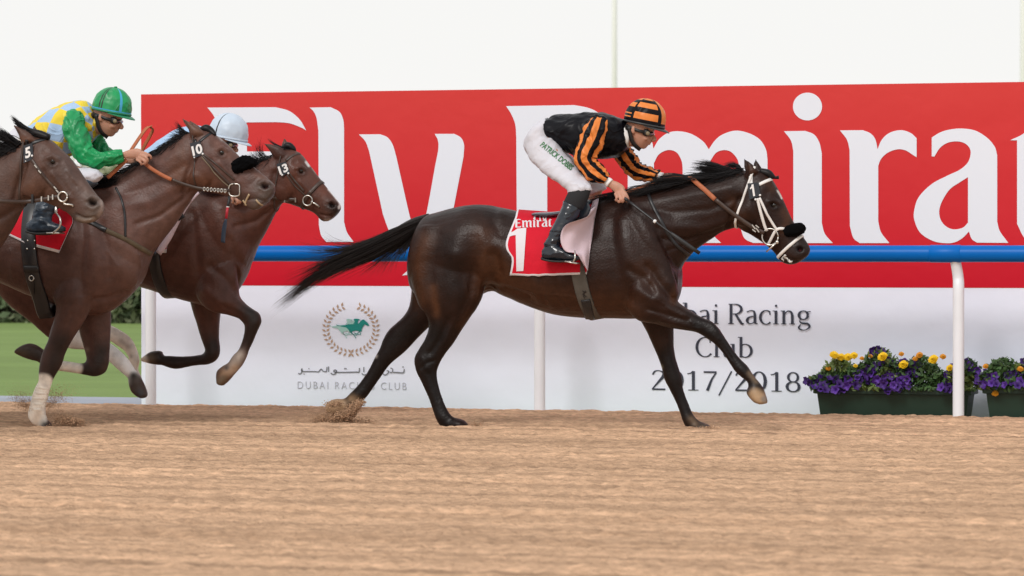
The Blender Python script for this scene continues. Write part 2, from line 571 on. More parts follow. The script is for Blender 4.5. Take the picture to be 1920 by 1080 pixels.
def make_horse(name, Y0, lofts, strokes, base, paint, label, foot, voxel=.0095, ells=(), group='racing horses', eye=None, mat_=None, iters=5):
    root = empty(name, foot, label, 'horse', group)
    mb = MB()
    for L in lofts:
        mb.loft(st_rings(L['st'], Y0, n=L.get('n', 22), sub=L.get('sub', 4), e=L.get('e', 1.0)))
    for (px, py, yo, rad, ang) in ells:
        ca, sa = math.cos(math.radians(ang)), math.sin(math.radians(ang))
        mb.ell(U(px, py, Y0 + yo), rad, rot=np.array([[ca, 0, -sa], [0, 1, 0], [sa, 0, ca]]), n=20)
    V, F, E = remesh(mb, voxel, iters)
    N = vnormals(V, F)
    P = proj(V)
    yl = V[:, 1] - Y0
    D = np.zeros(len(V))
    for s in strokes:
        pts, sg, amp = s[0], s[1], s[2]
        side = s[3] if len(s) > 3 else 'n'
        w = np.exp(-(seg_dist(P, pts) / sg) ** 2) * side_w(N, side)
        if side == 'n': w = w * np.clip((-yl + .10) / .08, 0, 1)
        if side == 'f': w = w * np.clip((yl + .02) / .06, 0, 1)
        D += amp * w * (1.35 if sg > 6 else 1.7)
    D += .0007 * fbm(V[:, 0] * 24, V[:, 2] * 24, V[:, 1] * 24, 2)
    V = V + N * D[:, None]
    V = taubin(V, E, 1)
    N = vnormals(V, F)
    C = np.tile(np.array(base, float), (len(V), 1))
    for p in paint:
        pts, sg, col, st = p[:4]
        side = p[4] if len(p) > 4 else 'a'
        hard = p[5] if len(p) > 5 else 2
        d = seg_dist(P, catmull(np.array(pts, float), 4) if len(pts) > 2 else pts) / sg
        w = np.exp(-d ** hard) * st
        if side == 'n': w = w * np.clip((-yl + .03) / .04, 0, 1)
        if side == 'f': w = w * np.clip((yl + .03) / .04, 0, 1)
        C = C * (1 - w[:, None]) + np.array(col) * w[:, None]
    nz = 1 + .10 * fbm(V[:, 0] * 9, V[:, 2] * 9, V[:, 1] * 9, 3)
    C = np.clip(C * nz[:, None], .002, 1)
    body = mkobj('body', V, F, mat_, root, True, col=C)
    return root, Surf(V, F), body

def eyeball(surf, px, py, Y, r, root, M=None):
    h = surf.hit(px, py, Y)
    p = h[0] - h[1] * r * .62
    mb = MB(); mb.ell(p, (r * 1.15, r, r), n=16); mb.build('eye', M or M_EYE, root)

def bit_ring(surf, px, py, rpx, Y, parent, off=.012, tube=.0045, dee=False):
    h = surf.hit(px, py, Y); c = h[0] + h[1] * off
    k = MPP(Y) * rpx
    a = np.linspace(0, 2 * math.pi, 25)
    if dee:
        q = [(-.2, 1), (.75, .85), (.85, 0), (.75, -.85), (-.2, -1), (-.8, -.75), (-1.0, 0), (-.8, .75), (-.2, 1)]
        P = np.array([c + np.array([x * k, 0, z * k]) for x, z in catmull(np.array(q), 3)])
    else:
        P = np.array([c + k * np.array([math.cos(t), 0, math.sin(t)]) for t in a])
    P[:, 1] += .02 * (P[:, 0] - c[0])
    mb = MB(); mb.tube(P, tube, 8); return mb.build('bit_ring', M_BIT, parent), c

M_PLATE = mat('number_plate_black', (.018, .024, .034), rough=.45)
M_NUM = mat('number_white', (.80, .80, .80), rough=.5)
def number_plate(surf, quad, num, o, ex, ey, Y, parent, th=.006, studs=()):
    """quad: four pixels; the plate is a thin slab standing on the cheek"""
    c = np.mean(quad, 0); h = surf.hit(c[0], c[1], Y)
    Yp = h[0][1] - .022
    A = np.array([U(q[0], q[1], Yp) for q in quad])
    A[:, 1] += (A[:, 0] - A[:, 0].mean()) * .25
    mb = MB(); mb.loft([A, A + np.array([0, th, 0])]); pl = mb.build('number_plate', M_PLATE, parent, smooth=False)
    V2, F = affine_text(num, o, ex, ey, .035, .95)
    if num == '1':
        q, F = fill([[(0, .74), (.32, .84), (.46, 1), (.86, 1), (.86, 0), (.44, 0), (.44, .70), (0, .62)]])
        V2 = np.array([np.array(o) + (np.array(ex, float) - np.array(o)) * p[0] + np.array(ey) * p[1] for p in q])
    B = np.array([U(p[0], p[1], Yp) for p in V2]); B[:, 1] += (B[:, 0] - A[:, 0].mean()) * .25 - .0025
    MB().add(B, F).build('number', M_NUM, pl, smooth=False)
    for s in studs:
        p = U(s[0], s[1], Yp - .001); mb = MB(); mb.ell(p, (.007, .004, .007), n=10); mb.build('stud', M_NUM, pl)
    return pl

def fuzzy_pad(pts, Y0, w, name, m, parent, voxel=.007, amp=.004, yo=0):
    mb = MB(); mb.loft(st_rings([(*p, w, yo) for p in pts], Y0, n=24, sub=3, e=.75))
    V, F, E = remesh(mb, voxel * .75, 2)
    V = V + vnormals(V, F) * (amp * fbm(V[:, 0] * 70, V[:, 2] * 70, V[:, 1] * 70, 2))[:, None]
    return mkobj(name, V, F, m, parent)
# ================================================================== THE SETTING
Y_RAIL, Y_BAN, Y_EDGE = 23.0, 23.62, 23.10

# ---- sand track: a real height field, combed along the running direction
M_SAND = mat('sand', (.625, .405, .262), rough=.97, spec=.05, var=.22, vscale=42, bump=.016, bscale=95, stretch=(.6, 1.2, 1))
def shade_streaks(m):
    # furrow shade painted into the sand colour as bands along the harrow's path
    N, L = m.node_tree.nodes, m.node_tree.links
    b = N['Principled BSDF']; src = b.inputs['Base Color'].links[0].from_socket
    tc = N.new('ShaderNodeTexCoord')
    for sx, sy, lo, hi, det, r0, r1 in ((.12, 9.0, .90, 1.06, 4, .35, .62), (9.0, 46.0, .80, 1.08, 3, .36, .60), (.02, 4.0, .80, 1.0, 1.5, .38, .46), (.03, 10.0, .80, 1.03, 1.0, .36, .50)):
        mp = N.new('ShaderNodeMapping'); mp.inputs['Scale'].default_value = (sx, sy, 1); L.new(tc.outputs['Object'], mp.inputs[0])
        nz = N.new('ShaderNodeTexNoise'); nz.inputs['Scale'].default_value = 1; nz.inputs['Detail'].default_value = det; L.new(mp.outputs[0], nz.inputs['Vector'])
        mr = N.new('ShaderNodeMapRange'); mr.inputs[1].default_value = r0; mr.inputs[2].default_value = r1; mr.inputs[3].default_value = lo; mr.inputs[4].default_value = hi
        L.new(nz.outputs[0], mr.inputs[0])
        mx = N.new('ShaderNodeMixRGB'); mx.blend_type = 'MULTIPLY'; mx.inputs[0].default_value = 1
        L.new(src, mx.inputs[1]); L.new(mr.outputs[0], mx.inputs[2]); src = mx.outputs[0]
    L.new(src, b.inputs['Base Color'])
shade_streaks(M_SAND)
def sand_h(x, y):
    wy = y + .012 * vnoise(x * .5, y * 2.0) + .006 * vnoise(x * 2.5, y * 3.0)
    h = .003 * fbm(x * 1.3, y * 6.0, o=2)
    for per, dep, wid, sd in ((.40, .020, .10, 0.), (.133, .011, .16, 5.)):                  # furrows left by the harrow's tines
        ph = wy / per; fl = np.floor(ph); fr = ph - fl
        k = dep * (.65 + .35 * vnoise(x * .35, fl * 3.7 + sd))
        h = h - k * np.exp(-((fr - .5) / wid) ** 2) + .45 * k * np.exp(-((fr - .82) / (wid * 1.2)) ** 2)
    h = h + .010 * np.maximum(0, vnoise(x * 11.0, y * 16.0)) ** 1.3                            # clods
    c1 = vnoise(x * 16.0 + 3, y * 20.0)
    h -= .006 * np.exp(-(c1 / .14) ** 2)
    h += .004 * vnoise(x * 28, y * 34)
    for yy, a, s in ((17.9, .020, .09), (15.2, .014, .07), (13.75, .022, .10), (13.1, .012, .06), (12.45, .026, .10), (20.1, .012, .08)):
        yc = yy + .06 * vnoise(x * .35, yy)
        h -= a * np.exp(-((y - yc) / s) ** 2) * (.75 + .25 * vnoise(x * 5, y * 8))
        h += a * .7 * np.exp(-((y - yc - 1.9 * s) / (s * .8)) ** 2)
    h += .012 * np.exp(-((y - 22.98) / .10) ** 2) * (1 + .5 * vnoise(x * 9, y) + .3 * vnoise(x * 2.5, y))
    h -= .05 * np.clip((y - 23.05) / .12, 0, 1) ** 2
    return h
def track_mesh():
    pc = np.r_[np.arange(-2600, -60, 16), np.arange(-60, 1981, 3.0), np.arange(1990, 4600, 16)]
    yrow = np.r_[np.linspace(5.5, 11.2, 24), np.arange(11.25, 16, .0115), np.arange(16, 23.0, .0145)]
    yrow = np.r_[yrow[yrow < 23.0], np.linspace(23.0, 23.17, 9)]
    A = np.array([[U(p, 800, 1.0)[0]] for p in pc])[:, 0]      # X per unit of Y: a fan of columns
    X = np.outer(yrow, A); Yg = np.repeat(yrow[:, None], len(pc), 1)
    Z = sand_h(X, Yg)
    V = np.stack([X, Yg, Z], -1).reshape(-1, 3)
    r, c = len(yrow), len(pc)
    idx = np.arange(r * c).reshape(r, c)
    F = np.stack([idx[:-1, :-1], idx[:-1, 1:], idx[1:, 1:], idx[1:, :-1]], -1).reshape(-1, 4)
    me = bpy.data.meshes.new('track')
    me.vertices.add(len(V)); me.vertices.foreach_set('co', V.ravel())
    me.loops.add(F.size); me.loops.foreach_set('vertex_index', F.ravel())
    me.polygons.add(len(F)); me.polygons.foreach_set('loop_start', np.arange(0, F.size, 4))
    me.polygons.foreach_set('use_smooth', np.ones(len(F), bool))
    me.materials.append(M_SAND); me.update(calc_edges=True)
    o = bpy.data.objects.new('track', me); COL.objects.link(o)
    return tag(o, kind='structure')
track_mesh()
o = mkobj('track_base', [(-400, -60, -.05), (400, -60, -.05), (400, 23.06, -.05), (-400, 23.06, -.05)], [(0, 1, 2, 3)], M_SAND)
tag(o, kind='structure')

# ---- ground beyond the rail
M_GRASS = mat('turf', (.185, .265, .085), rough=.9, spec=.15, var=.16, vscale=.8, bump=.05, bscale=14, stretch=(.3, 1, 1))
tag(mkobj('grass_field', [(-700, 23.2, -.06), (700, 23.2, -.06), (700, 1500, -.06), (-700, 1500, -.06)], [(0, 1, 2, 3)], M_GRASS), kind='structure')
M_PATH = mat('paving', (.33, .36, .42), rough=.8, var=.1, vscale=3)
mb = MB(); mb.box((-60, 24.42, -.06), (160, 1.05, .05)); tag(mb.build('path', M_PATH, smooth=False), kind='structure')

# ---- clipped hedge at the far side of the grass
M_LEAF = mat('hedge_leaf', (.07, .105, .045), rough=.7, var=.5, vscale=1.3)
M_LEAF2 = mat('hedge_leaf_light', (.16, .19, .10), rough=.7, var=.4, vscale=1.1)
M_TWIG = mat('twig', (.06, .045, .03), rough=.9)
def leaves(mb, C, size, mats=1, flat=0):
    n = len(C)
    a = RNG.normal(size=(n, 3)); a /= np.linalg.norm(a, axis=1)[:, None]
    b = np.cross(a, RNG.normal(size=(n, 3))); b /= np.linalg.norm(b, axis=1)[:, None]
    s = size * RNG.uniform(.6, 1.3, (n, 1))
    V = np.stack([C - a * s, C + b * s * .5, C + a * s, C - b * s * .5], 1).reshape(-1, 3)
    F = np.arange(n * 4).reshape(-1, 4)
    mb.add(V, F, list(RNG.integers(0, mats, n)))
hx0, hx1 = U(-420, 560, 51)[0], U(700, 560, 51)[0]
hr = empty('hedge', ((hx0 + hx1) / 2, 51, -.12), 'long clipped green hedge at the far edge of the grass', 'hedge')
mb = MB()
n = 9000
cx = RNG.uniform(hx0, hx1, n); top = 1.25 + .12 * vnoise(cx * .8, cx * 0); face = RNG.random(n)
cz = np.where(face < .7, RNG.uniform(-.1, 1, n) * top, top + RNG.normal(0, .03, n))
cy = np.where(face < .7, 51 + .18 * vnoise(cx * 1.3, cz * 1.6) + RNG.normal(0, .08, n), 51 + RNG.uniform(0, 1.4, n))
leaves(mb, np.stack([cx, cy, cz], 1), .10, 2)
mb.build('foliage', [M_LEAF, M_LEAF2], hr, smooth=False)['kind'] = 'stuff'
mb = MB(); mb.box(((hx0 + hx1) / 2, 51.85, .5), (hx1 - hx0, 1.3, 1.2)); mb.build('branches', M_TWIG, hr, smooth=False)

# ---- trees far away, the leaf colour itself paled to stand for haze
M_TLEAF = mat('hazed_leaf', (.36, .38, .24), rough=.8, var=.3, vscale=.5)
M_TLEAF2 = mat('hazed_leaf_light', (.46, .47, .32), rough=.8, var=.3, vscale=.5)
tl = ['round pale tree far behind the grass, at the picture edge', 'low pale tree far behind, left of the racing pair',
      'dusty tree seen under the green rider\'s arm', 'dusty tree beside the banner\'s left end', 'pale tree half hidden by the banner']
for k, (px, hh) in enumerate(((10, 5.0), (90, 4.4), (185, 5.2), (235, 5.6), (330, 5.1))):
    p = U(px, 560, 130 + 4 * k)
    tr = empty('tree', (p[0], p[1], -.12), tl[k], 'tree', 'trees far behind the grass')
    mb = MB(); mb.tube([(p[0], p[1], -.12), (p[0] + .1, p[1], 1.2), (p[0], p[1], hh * .6)], [.22, .16, .08], 8, sub=3)
    for q in range(5):
        an = q * 1.3; mb.tube([(p[0], p[1], 1.1 + .2 * q), (p[0] + math.cos(an) * 1.1, p[1] + math.sin(an) * 1.1, 2.4 + .3 * q)], [.09, .03], 6)
    mb.build('trunk', M_TWIG, tr)
    mb = MB(); n = 1500
    ctr = RNG.normal(size=(26, 3)); ctr /= np.linalg.norm(ctr, axis=1)[:, None]
    ctr = ctr * np.array([1.5, 1.5, hh * .3]) * RNG.uniform(.4, 1, (26, 1)) + np.array([p[0], p[1], hh * .66])
    C = ctr[RNG.integers(0, 26, n)] + RNG.normal(size=(n, 3)) * .35
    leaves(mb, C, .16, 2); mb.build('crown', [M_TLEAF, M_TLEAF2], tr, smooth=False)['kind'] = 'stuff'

# ---- light masts standing far off in the haze
M_MAST = mat('pale_mast', (.74, .74, .70), rough=.6)
for px, w, lb in ((1152, .15, 'thin pale mast rising behind the banner above the leading rider'),
                  (1919, .20, 'pale mast at the far right edge of the sky')):
    p = U(px, 400, 190)
    mr = empty('light_mast', (p[0], p[1], -.12), lb, 'mast', 'masts behind the banner')
    mb = MB(); mb.tube([(p[0], p[1], -.12), (p[0], p[1], 9), (p[0], p[1], 24)], [w * 1.05, w, w * .8], 12); mb.build('pole', M_MAST, mr)
    mb = MB(); mb.box((p[0], p[1], 24.3), (3, .4, .9)); mb.build('lamp_head', M_MAST, mr, smooth=False)

# ---- the sponsor's board
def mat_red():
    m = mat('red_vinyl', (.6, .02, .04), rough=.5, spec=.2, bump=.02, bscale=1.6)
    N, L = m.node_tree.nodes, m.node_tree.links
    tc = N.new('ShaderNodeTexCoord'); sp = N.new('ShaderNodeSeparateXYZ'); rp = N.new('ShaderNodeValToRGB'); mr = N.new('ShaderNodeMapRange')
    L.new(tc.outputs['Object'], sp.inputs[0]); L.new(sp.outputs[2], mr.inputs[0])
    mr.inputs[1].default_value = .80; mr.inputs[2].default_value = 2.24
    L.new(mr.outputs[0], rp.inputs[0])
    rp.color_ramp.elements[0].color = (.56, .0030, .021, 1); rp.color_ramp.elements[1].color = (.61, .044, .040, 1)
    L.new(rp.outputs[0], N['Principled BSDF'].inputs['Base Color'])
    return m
M_RED = mat_red()
M_WHITE = mat('white_vinyl', (.81, .84, .97), rough=.55, spec=.2, var=.03, vscale=1.3, bump=.02, bscale=1.6)
M_LET = mat('white_print', (.74, .78, .86), rough=.5, spec=.3)
M_INK = mat('dark_print', (.03, .035, .06), rough=.6)
M_GREY = mat('grey_print', (.50, .51, .57), rough=.6)
M_GOLD = mat('bronze_print', (.46, .30, .20), rough=.6, var=.1, vscale=6)
M_TEAL = mat('teal_print', (.0, .24, .21), rough=.6)
M_TEAL2 = mat('pale_teal_print', (.36, .60, .56), rough=.6)
M_STEEL = mat('grey_steel', (.35, .36, .38), rough=.5, metal=.6)

zt = U(1000, 166.5, Y_BAN)[2]; zm = U(1000, 537, Y_BAN)[2]
bx0 = U(264.5, 300, Y_BAN)[0]; bx1 = U(4200, 300, Y_BAN)[0]
ban = empty('billboard', ((bx0 + bx1) / 2, Y_BAN, -.12), 'long red and white advertising board with giant white letters behind the rail', 'board')
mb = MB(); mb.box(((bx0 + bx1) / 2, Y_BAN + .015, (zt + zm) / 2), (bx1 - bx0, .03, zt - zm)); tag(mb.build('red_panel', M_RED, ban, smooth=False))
mb = MB(); mb.box(((bx0 + bx1) / 2, Y_BAN + .017, (zm - .1) / 2 - .001), (bx1 - bx0, .03, zm + .1)); mb.build('white_panel', M_WHITE, ban, smooth=False)
for k in range(9):
    x = bx0 + .08 + k * (bx1 - bx0 - .16) / 8
    mb = MB(); mb.tube([(x, Y_BAN + .06, -.12), (x, Y_BAN + .06, zt - .03)], .025, 8); mb.build('support_post', M_STEEL, ban)

def contour(pts, sub=7):
    """pts: (x, y) smooth or (x, y, 1) corner; smooth runs between corners are splined"""
    n = len(pts)
    cs = [i for i, p in enumerate(pts) if len(p) > 2]
    out = []
    if not cs:
        A = np.array([p[:2] for p in pts], float)
        B = catmull(np.vstack([A[-2:], A, A[:3]]), sub)
        return B[2 * sub:2 * sub + n * sub]
    for a, b in zip(cs, cs[1:] + [cs[0] + n]):
        run = np.array([pts[i % n][:2] for i in range(a, b + 1)], float)
        out.append((catmull(run, sub) if len(run) > 2 else run)[:-1])
    return np.vstack(out)

def fill(contours):
    cu = bpy.data.curves.new('t', 'CURVE'); cu.dimensions = '2D'; cu.fill_mode = 'BOTH'
    for c in contours:
        sp = cu.splines.new('POLY'); sp.points.add(len(c) - 1)
        for i, p in enumerate(c): sp.points[i].co = (p[0], p[1], 0, 1)
        sp.use_cyclic_u = True
    o = bpy.data.objects.new('t', cu); COL.objects.link(o); bpy.context.view_layer.update()
    me = bpy.data.meshes.new_from_object(o.evaluated_get(bpy.context.evaluated_depsgraph_get()))
    V = np.array([v.co[:] for v in me.vertices])[:, :2]; F = [tuple(p.vertices) for p in me.polygons]
    bpy.data.objects.remove(o); bpy.data.curves.remove(cu); bpy.data.meshes.remove(me)
    return V, F

def solid(V2, F, f3, th):
    """flat shape -> thin solid; f3 maps 2D points to 3D, th is an offset vector for the back"""
    A = np.array([f3(p) for p in V2]); n = len(A)
    mb = MB(); mb.add(np.vstack([A, A + np.asarray(th)]), [tuple(f) for f in F] + [tuple(i + n for i in reversed(f)) for f in F])
    # rim
    cnt = {}
    for f in F:
        for a, b in zip(f, f[1:] + f[:1]): cnt[(a, b)] = 1
    R = [(a, b, b + n, a + n) for (a, b) in cnt if (b, a) not in cnt]
    mb.f += R; mb.m += [0] * len(R)
    return mb

GLY = {}
GLY['F'] = [[(389, 201.7, 1), (517, 201, 1), (542, 208), (561.7, 224), (574, 244.5, 1), (564.5, 239), (542, 231), (518, 229, 1), (462, 229.5, 1), (463, 284, 1),
             (505, 284, 1), (527, 288), (545, 304, 1), (525, 309), (505, 310, 1), (463, 310, 1), (463, 420, 1), (468, 437), (482, 453.6, 1), (424, 453.6, 1), (416, 443), (411, 424, 1), (411, 260, 1), (408, 235), (400, 216)]]
GLY['l'] = [[(580.5, 201.7, 1), (620, 201, 1), (636.7, 210), (643.6, 225), (645, 241, 1), (645, 416, 1), (650.5, 435.5), (663, 453.6, 1), (611.7, 453.6, 1), (602, 441), (597.8, 421.7, 1), (597, 245, 1), (593.6, 221.7), (588, 209)]]
GLY['y'] = [[(673, 252, 1), (712.8, 251.7, 1), (726.7, 257.8), (736.4, 271.7), (743, 294, 1), (768, 404), (777, 430, 1), (790, 420, 1), (799, 402), (815.5, 313), (821.7, 280), (821, 263), (815, 251, 1), (851.7, 251, 1), (864, 258), (870, 271.7), (869, 294, 1), (850, 392.5, 1),
             (838, 450), (815, 495), (785, 512), (754, 516.5, 1), (768, 503), (778, 484), (782, 468, 1), (762, 464), (742, 450), (729.5, 433), (718, 402, 1), (692, 283, 1), (685, 265)]]
GLY['E'] = [[(949, 199, 1), (1077, 197, 1), (1102, 202), (1121, 211), (1136, 228, 1), (1115, 225), (1090, 224, 1), (1026, 224.5, 1), (1026, 303, 1), (1075, 303, 1), (1095, 306), (1112, 322, 1), (1095, 328), (1075, 329, 1), (1026, 329, 1), (1026, 426, 1), (1085, 426, 1), (1115, 420), (1140, 398, 1), (1134, 430), (1122, 454, 1), (985, 454, 1), (974, 443), (969, 420, 1), (968, 258, 1), (966, 233), (958, 213)]]
GLY['m'] = [[(1158, 246, 1), (1196, 245.5, 1), (1212, 252), (1222, 265), (1225, 279, 1), (1236, 261), (1253, 249), (1272, 246), (1296, 251), (1318, 265), (1329, 280, 1), (1340, 264), (1354, 252.5), (1378, 245), (1402, 249), (1424, 261), (1436, 280), (1439, 299.4, 1), (1439, 418, 1), (1445, 438), (1460, 455.5, 1), (1412, 455.5, 1), (1396, 447), (1388, 426, 1), (1386, 316, 1), (1383, 299.5), (1371, 285), (1356.5, 281.5), (1342, 287), (1331, 303, 1), (1331, 420, 1), (1337, 440), (1352, 455.5, 1), (1300, 455.5, 1), (1286, 445), (1280, 420, 1), (1280, 316, 1), (1278, 302), (1270, 287), (1258, 281.5), (1246, 283), (1234, 291), (1226, 306, 1), (1226, 420, 1), (1232, 440), (1246, 455.5, 1), (1196, 455.5, 1), (1182, 445), (1177, 420, 1), (1177, 285, 1), (1173, 265)]]
GLY['i'] = [[(1470, 246, 1), (1509.7, 245.4, 1), (1526, 252), (1536, 266.7), (1540.8, 287.4, 1), (1540.8, 418, 1), (1546.7, 438.6), (1561.5, 455.8, 1), (1505, 455.8, 1), (1492, 442), (1487.6, 418, 1), (1487.4, 283, 1), (1483, 263.7)],
            [(1514 + 27.2 * math.cos(t * math.pi / 14), 199.7 + 26 * math.sin(t * math.pi / 14)) for t in range(28)]]
GLY['r'] = [[(1574.9, 244.5, 1), (1617.8, 244, 1), (1632.6, 250.4), (1641.5, 262), (1645.4, 280, 1), (1653.4, 262), (1668, 249), (1689, 244), (1706.7, 249), (1718.6, 259, 1), (1718.6, 294.9, 1), (1711, 290), (1697.9, 282), (1683, 280), (1665, 286), (1652, 297.8), (1646.6, 311, 1), (1646.6, 415, 1), (1652, 435.6), (1667.6, 455.8, 1), (1612, 455.8, 1), (1600, 446), (1593.5, 423.8, 1), (1593, 281.5, 1), (1588, 262)]]
GLY['a'] = [[(1747, 257.8, 1), (1764, 247.7), (1783.5, 242.4), (1805, 241), (1829, 245), (1851, 258.5), (1865, 275), (1869.7, 291, 1), (1869.7, 416, 1), (1875, 434), (1890.6, 455.4, 1), (1832, 455, 1), (1822, 448), (1816.7, 434, 1), (1805, 446), (1790.7, 454), (1774, 456), (1750, 452), (1725.7, 436.7), (1714.4, 412.6), (1714.4, 393), (1723, 369), (1747, 345), (1776, 329.5), (1800, 318), (1815, 304), (1820, 287), (1817, 276), (1807.6, 268), (1793, 265), (1776, 268), (1762, 277.8), (1752, 293.4, 1), (1747, 293.4, 1)],
            [(1815, 332, 1), (1815, 417.4, 1), (1805, 427), (1788, 430), (1774, 424.6), (1764, 412.6), (1761, 395.7), (1766.7, 376.5), (1781, 354.8), (1800, 341.6)]]
GLY['t'] = [[(1894, 263, 1), (1921, 249), (1944, 222, 1), (1957, 222, 1), (1957, 246, 1), (1992, 246, 1), (1990, 263, 1), (1957, 263, 1), (1957, 405, 1), (1962, 425), (1978, 432), (1998, 426, 1), (1988, 445), (1962, 457), (1925, 450), (1907, 420, 1), (1907, 263, 1)]]
GLY['e'] = [[(2012, 350), (2022, 290), (2060, 248), (2110, 242), (2150, 268), (2166, 330), (2160, 348, 1), (2070, 348, 1), (2074, 395), (2100, 424), (2135, 424), (2164, 402, 1), (2150, 440), (2100, 458), (2050, 446), (2020, 410)],
            [(2070, 330, 1), (2118, 330, 1), (2116, 290), (2098, 268), (2080, 280)]]
GLY['s'] = [[(2300, 255, 1), (2298, 296, 1), (2275, 268), (2248, 268), (2240, 288), (2262, 316), (2300, 350), (2312, 395), (2292, 440), (2240, 458), (2192, 446, 1), (2190, 396, 1), (2215, 430), (2250, 434), (2262, 410), (2240, 378), (2205, 348), (2190, 305), (2206, 260), (2250, 241)]]
GLY_F = {k: fill([contour(c) for c in v]) for k, v in GLY.items()}
for k in ('F', 'l', 'y', 'E', 'm', 'i', 'r', 'a', 't', 'e', 's'):
    V2, F = GLY_F[k]
    solid(V2, F, lambda p: U(p[0], p[1], Y_BAN - .003), (0, .0025, 0)).build('letter', M_LET, ban, smooth=False)

# ---- the smaller print on the white panel: pen strokes (points, widths) on a 0..1 em
def pen(mb, P, w, f3, dz, sub=5):
    """one pen stroke: points with widths -> strip; f3 maps (x, y) to 3D"""
    A = np.array([(p[0], p[1], ww) for p, ww in zip(P, (w if hasattr(w, '__len__') else [w] * len(P)))], float)
    A = catmull(A, sub) if len(A) > 2 else A
    T = np.gradient(A[:, :2], axis=0); T /= np.linalg.norm(T, axis=1)[:, None] + 1e-9
    N = np.c_[-T[:, 1], T[:, 0]]
    L = [f3(p, dz) for p in A[:, :2] + N * A[:, 2:3] / 2]; R = [f3(p, dz) for p in A[:, :2] - N * A[:, 2:3] / 2]
    n = len(A)
    mb.add(L + R, [(i, i + 1, n + i + 1, n + i) for i in range(n - 1)])
TK, TN, SR = .115, .045, .04
def stem(x, y0, y1, w=TK): return ([(x, y0), (x, y1)], w)
def serif(x, y, l=.12): return ([(x - l, y), (x + l, y)], SR)
def bowl(cx, cy, rx, ry, a0, a1, wa=TN, wb=TK):
    a = [math.radians(a0 + (a1 - a0) * k / 10) for k in range(11)]
    return ([(cx + rx * math.cos(t), cy + ry * math.sin(t)) for t in a], [wa + (wb - wa) * abs(math.cos(t)) ** 1.3 for t in a])
FONT = {
 'D': (.80, [stem(.17, 0, 1), serif(.17, .02), serif(.17, .98), bowl(.32, .5, .40, .48, -95, 95), ([(.17, .98), (.32, .98)], SR), ([(.17, .02), (.32, .02)], SR)]),
 'R': (.74, [stem(.17, 0, 1), serif(.17, .02), serif(.17, .98, .1), bowl(.34, .74, .27, .24, -95, 95), ([(.17, .98), (.34, .98)], SR), ([(.17, .5), (.34, .5)], SR), ([(.36, .5), (.60, .06), (.72, .02)], [.09, TK, .05])]),
 'C': (.72, [bowl(.42, .5, .34, .49, 55, 318), ([(.62, .90), (.63, .72)], .05)]),
 'u': (.68, [stem(.16, .15, .68), ([(.04, .66), (.16, .66)], SR), ([(.16, .2), (.20, .05), (.34, .03), (.50, .14)], [TK, .1, .06, TN]), stem(.52, 0, .68), ([(.40, .66), (.52, .66)], SR), ([(.52, .02), (.64, .02)], SR)]),
 'b': (.66, [stem(.16, 0, 1.04), ([(.03, 1.02), (.16, 1.02)], SR), bowl(.33, .34, .26, .33, -125, 125)]),
 'l': (.34, [stem(.17, 0, 1.04), ([(.03, 1.02), (.17, 1.02)], SR), serif(.17, .02)]),
 'a': (.60, [stem(.44, .05, .48), ([(.44, .45), (.40, .63), (.26, .67), (.10, .60)], [TK, .08, TN, .06]), ([(.44, .40), (.20, .34), (.11, .18), (.20, .03), (.34, .05), (.44, .14)], [TN, .08, TK, .06, TN, TN]), ([(.44, .05), (.56, .02)], [.07, .04])]),
 'i': (.34, [stem(.17, 0, .68), ([(.03, .66), (.17, .66)], SR), serif(.17, .02), ([(.13, .91), (.22, .91)], .11)]),
 'c': (.56, [bowl(.32, .34, .25, .34, 50, 315), ([(.47, .60), (.48, .46)], .05)]),
 'n': (.70, [stem(.16, 0, .68), ([(.03, .66), (.16, .66)], SR), serif(.16, .02), ([(.18, .50), (.32, .65), (.46, .62), (.52, .45)], [TN, .06, .09, TK]), stem(.52, 0, .47), serif(.52, .02)]),
 'g': (.62, [bowl(.29, .46, .19, .21, 0, 360), ([(.46, .62), (.60, .64)], .05), ([(.18, .28), (.13, .16), (.24, .07), (.46, .04), (.55, -.10), (.40, -.26), (.20, -.26), (.09, -.15), (.18, .0)], [TN, TN, .09, .1, .09, TN, .06, .08, TN])]),
 '2': (.56, [([(.08, .78), (.16, .95), (.30, .98), (.43, .88), (.43, .70), (.28, .42), (.07, .05)], [.06, .06, TN, .08, TK, .08, TN]), ([(.06, .04), (.50, .04)], .08)]),
 '0': (.56, [bowl(.28, .5, .21, .48, 0, 360)]),
 '1': (.56, [stem(.30, 0, .98, .10), ([(.10, .84), (.22, .88), (.30, .98)], [.04, .05, .05]), serif(.30, .02, .17)]),
 '7': (.56, [([(.08, .94), (.50, .94)], .085), ([(.49, .92), (.34, .55), (.20, .0)], [.05, .07, .10])]),
 '8': (.56, [bowl(.28, .73, .16, .24, 0, 360, TN, .085), bowl(.28, .25, .20, .25, 0, 360, TN, .1)]),
 '/': (.50, [([(.02, -.24), (.44, 1.0)], .05)]),
 ' ': (.30, []),
}
def write(s, x0, y0, x1, y1, cap, parent, m, name='lettering'):
    """serif lettering on the board from baseline start (px) to baseline end (px)"""
    tot = sum(FONT[c][0] for c in s); X = 0; q = 0
    for c in s:
        mb = MB()
        for P, w in FONT[c][1]:
            q += 1
            def f3(p, dz, X=X):
                t = (X + p[0]) / tot
                return U(x0 + (x1 - x0) * t, y0 + (y1 - y0) * t - p[1] * cap, Y_BAN - .003 - dz)
            k = (x1 - x0) / tot / cap
            pen(mb, [(p[0], p[1]) for p in P], w, f3, .00012 * q)
        X += FONT[c][0]
        if mb.n: mb.build('letter', m, parent, smooth=False)
write('Dubai Racing', 1213, 606.5, 1521, 608.5, 38, ban, M_INK)
write('Club', 1303, 669, 1412, 670.5, 37, ban, M_INK)
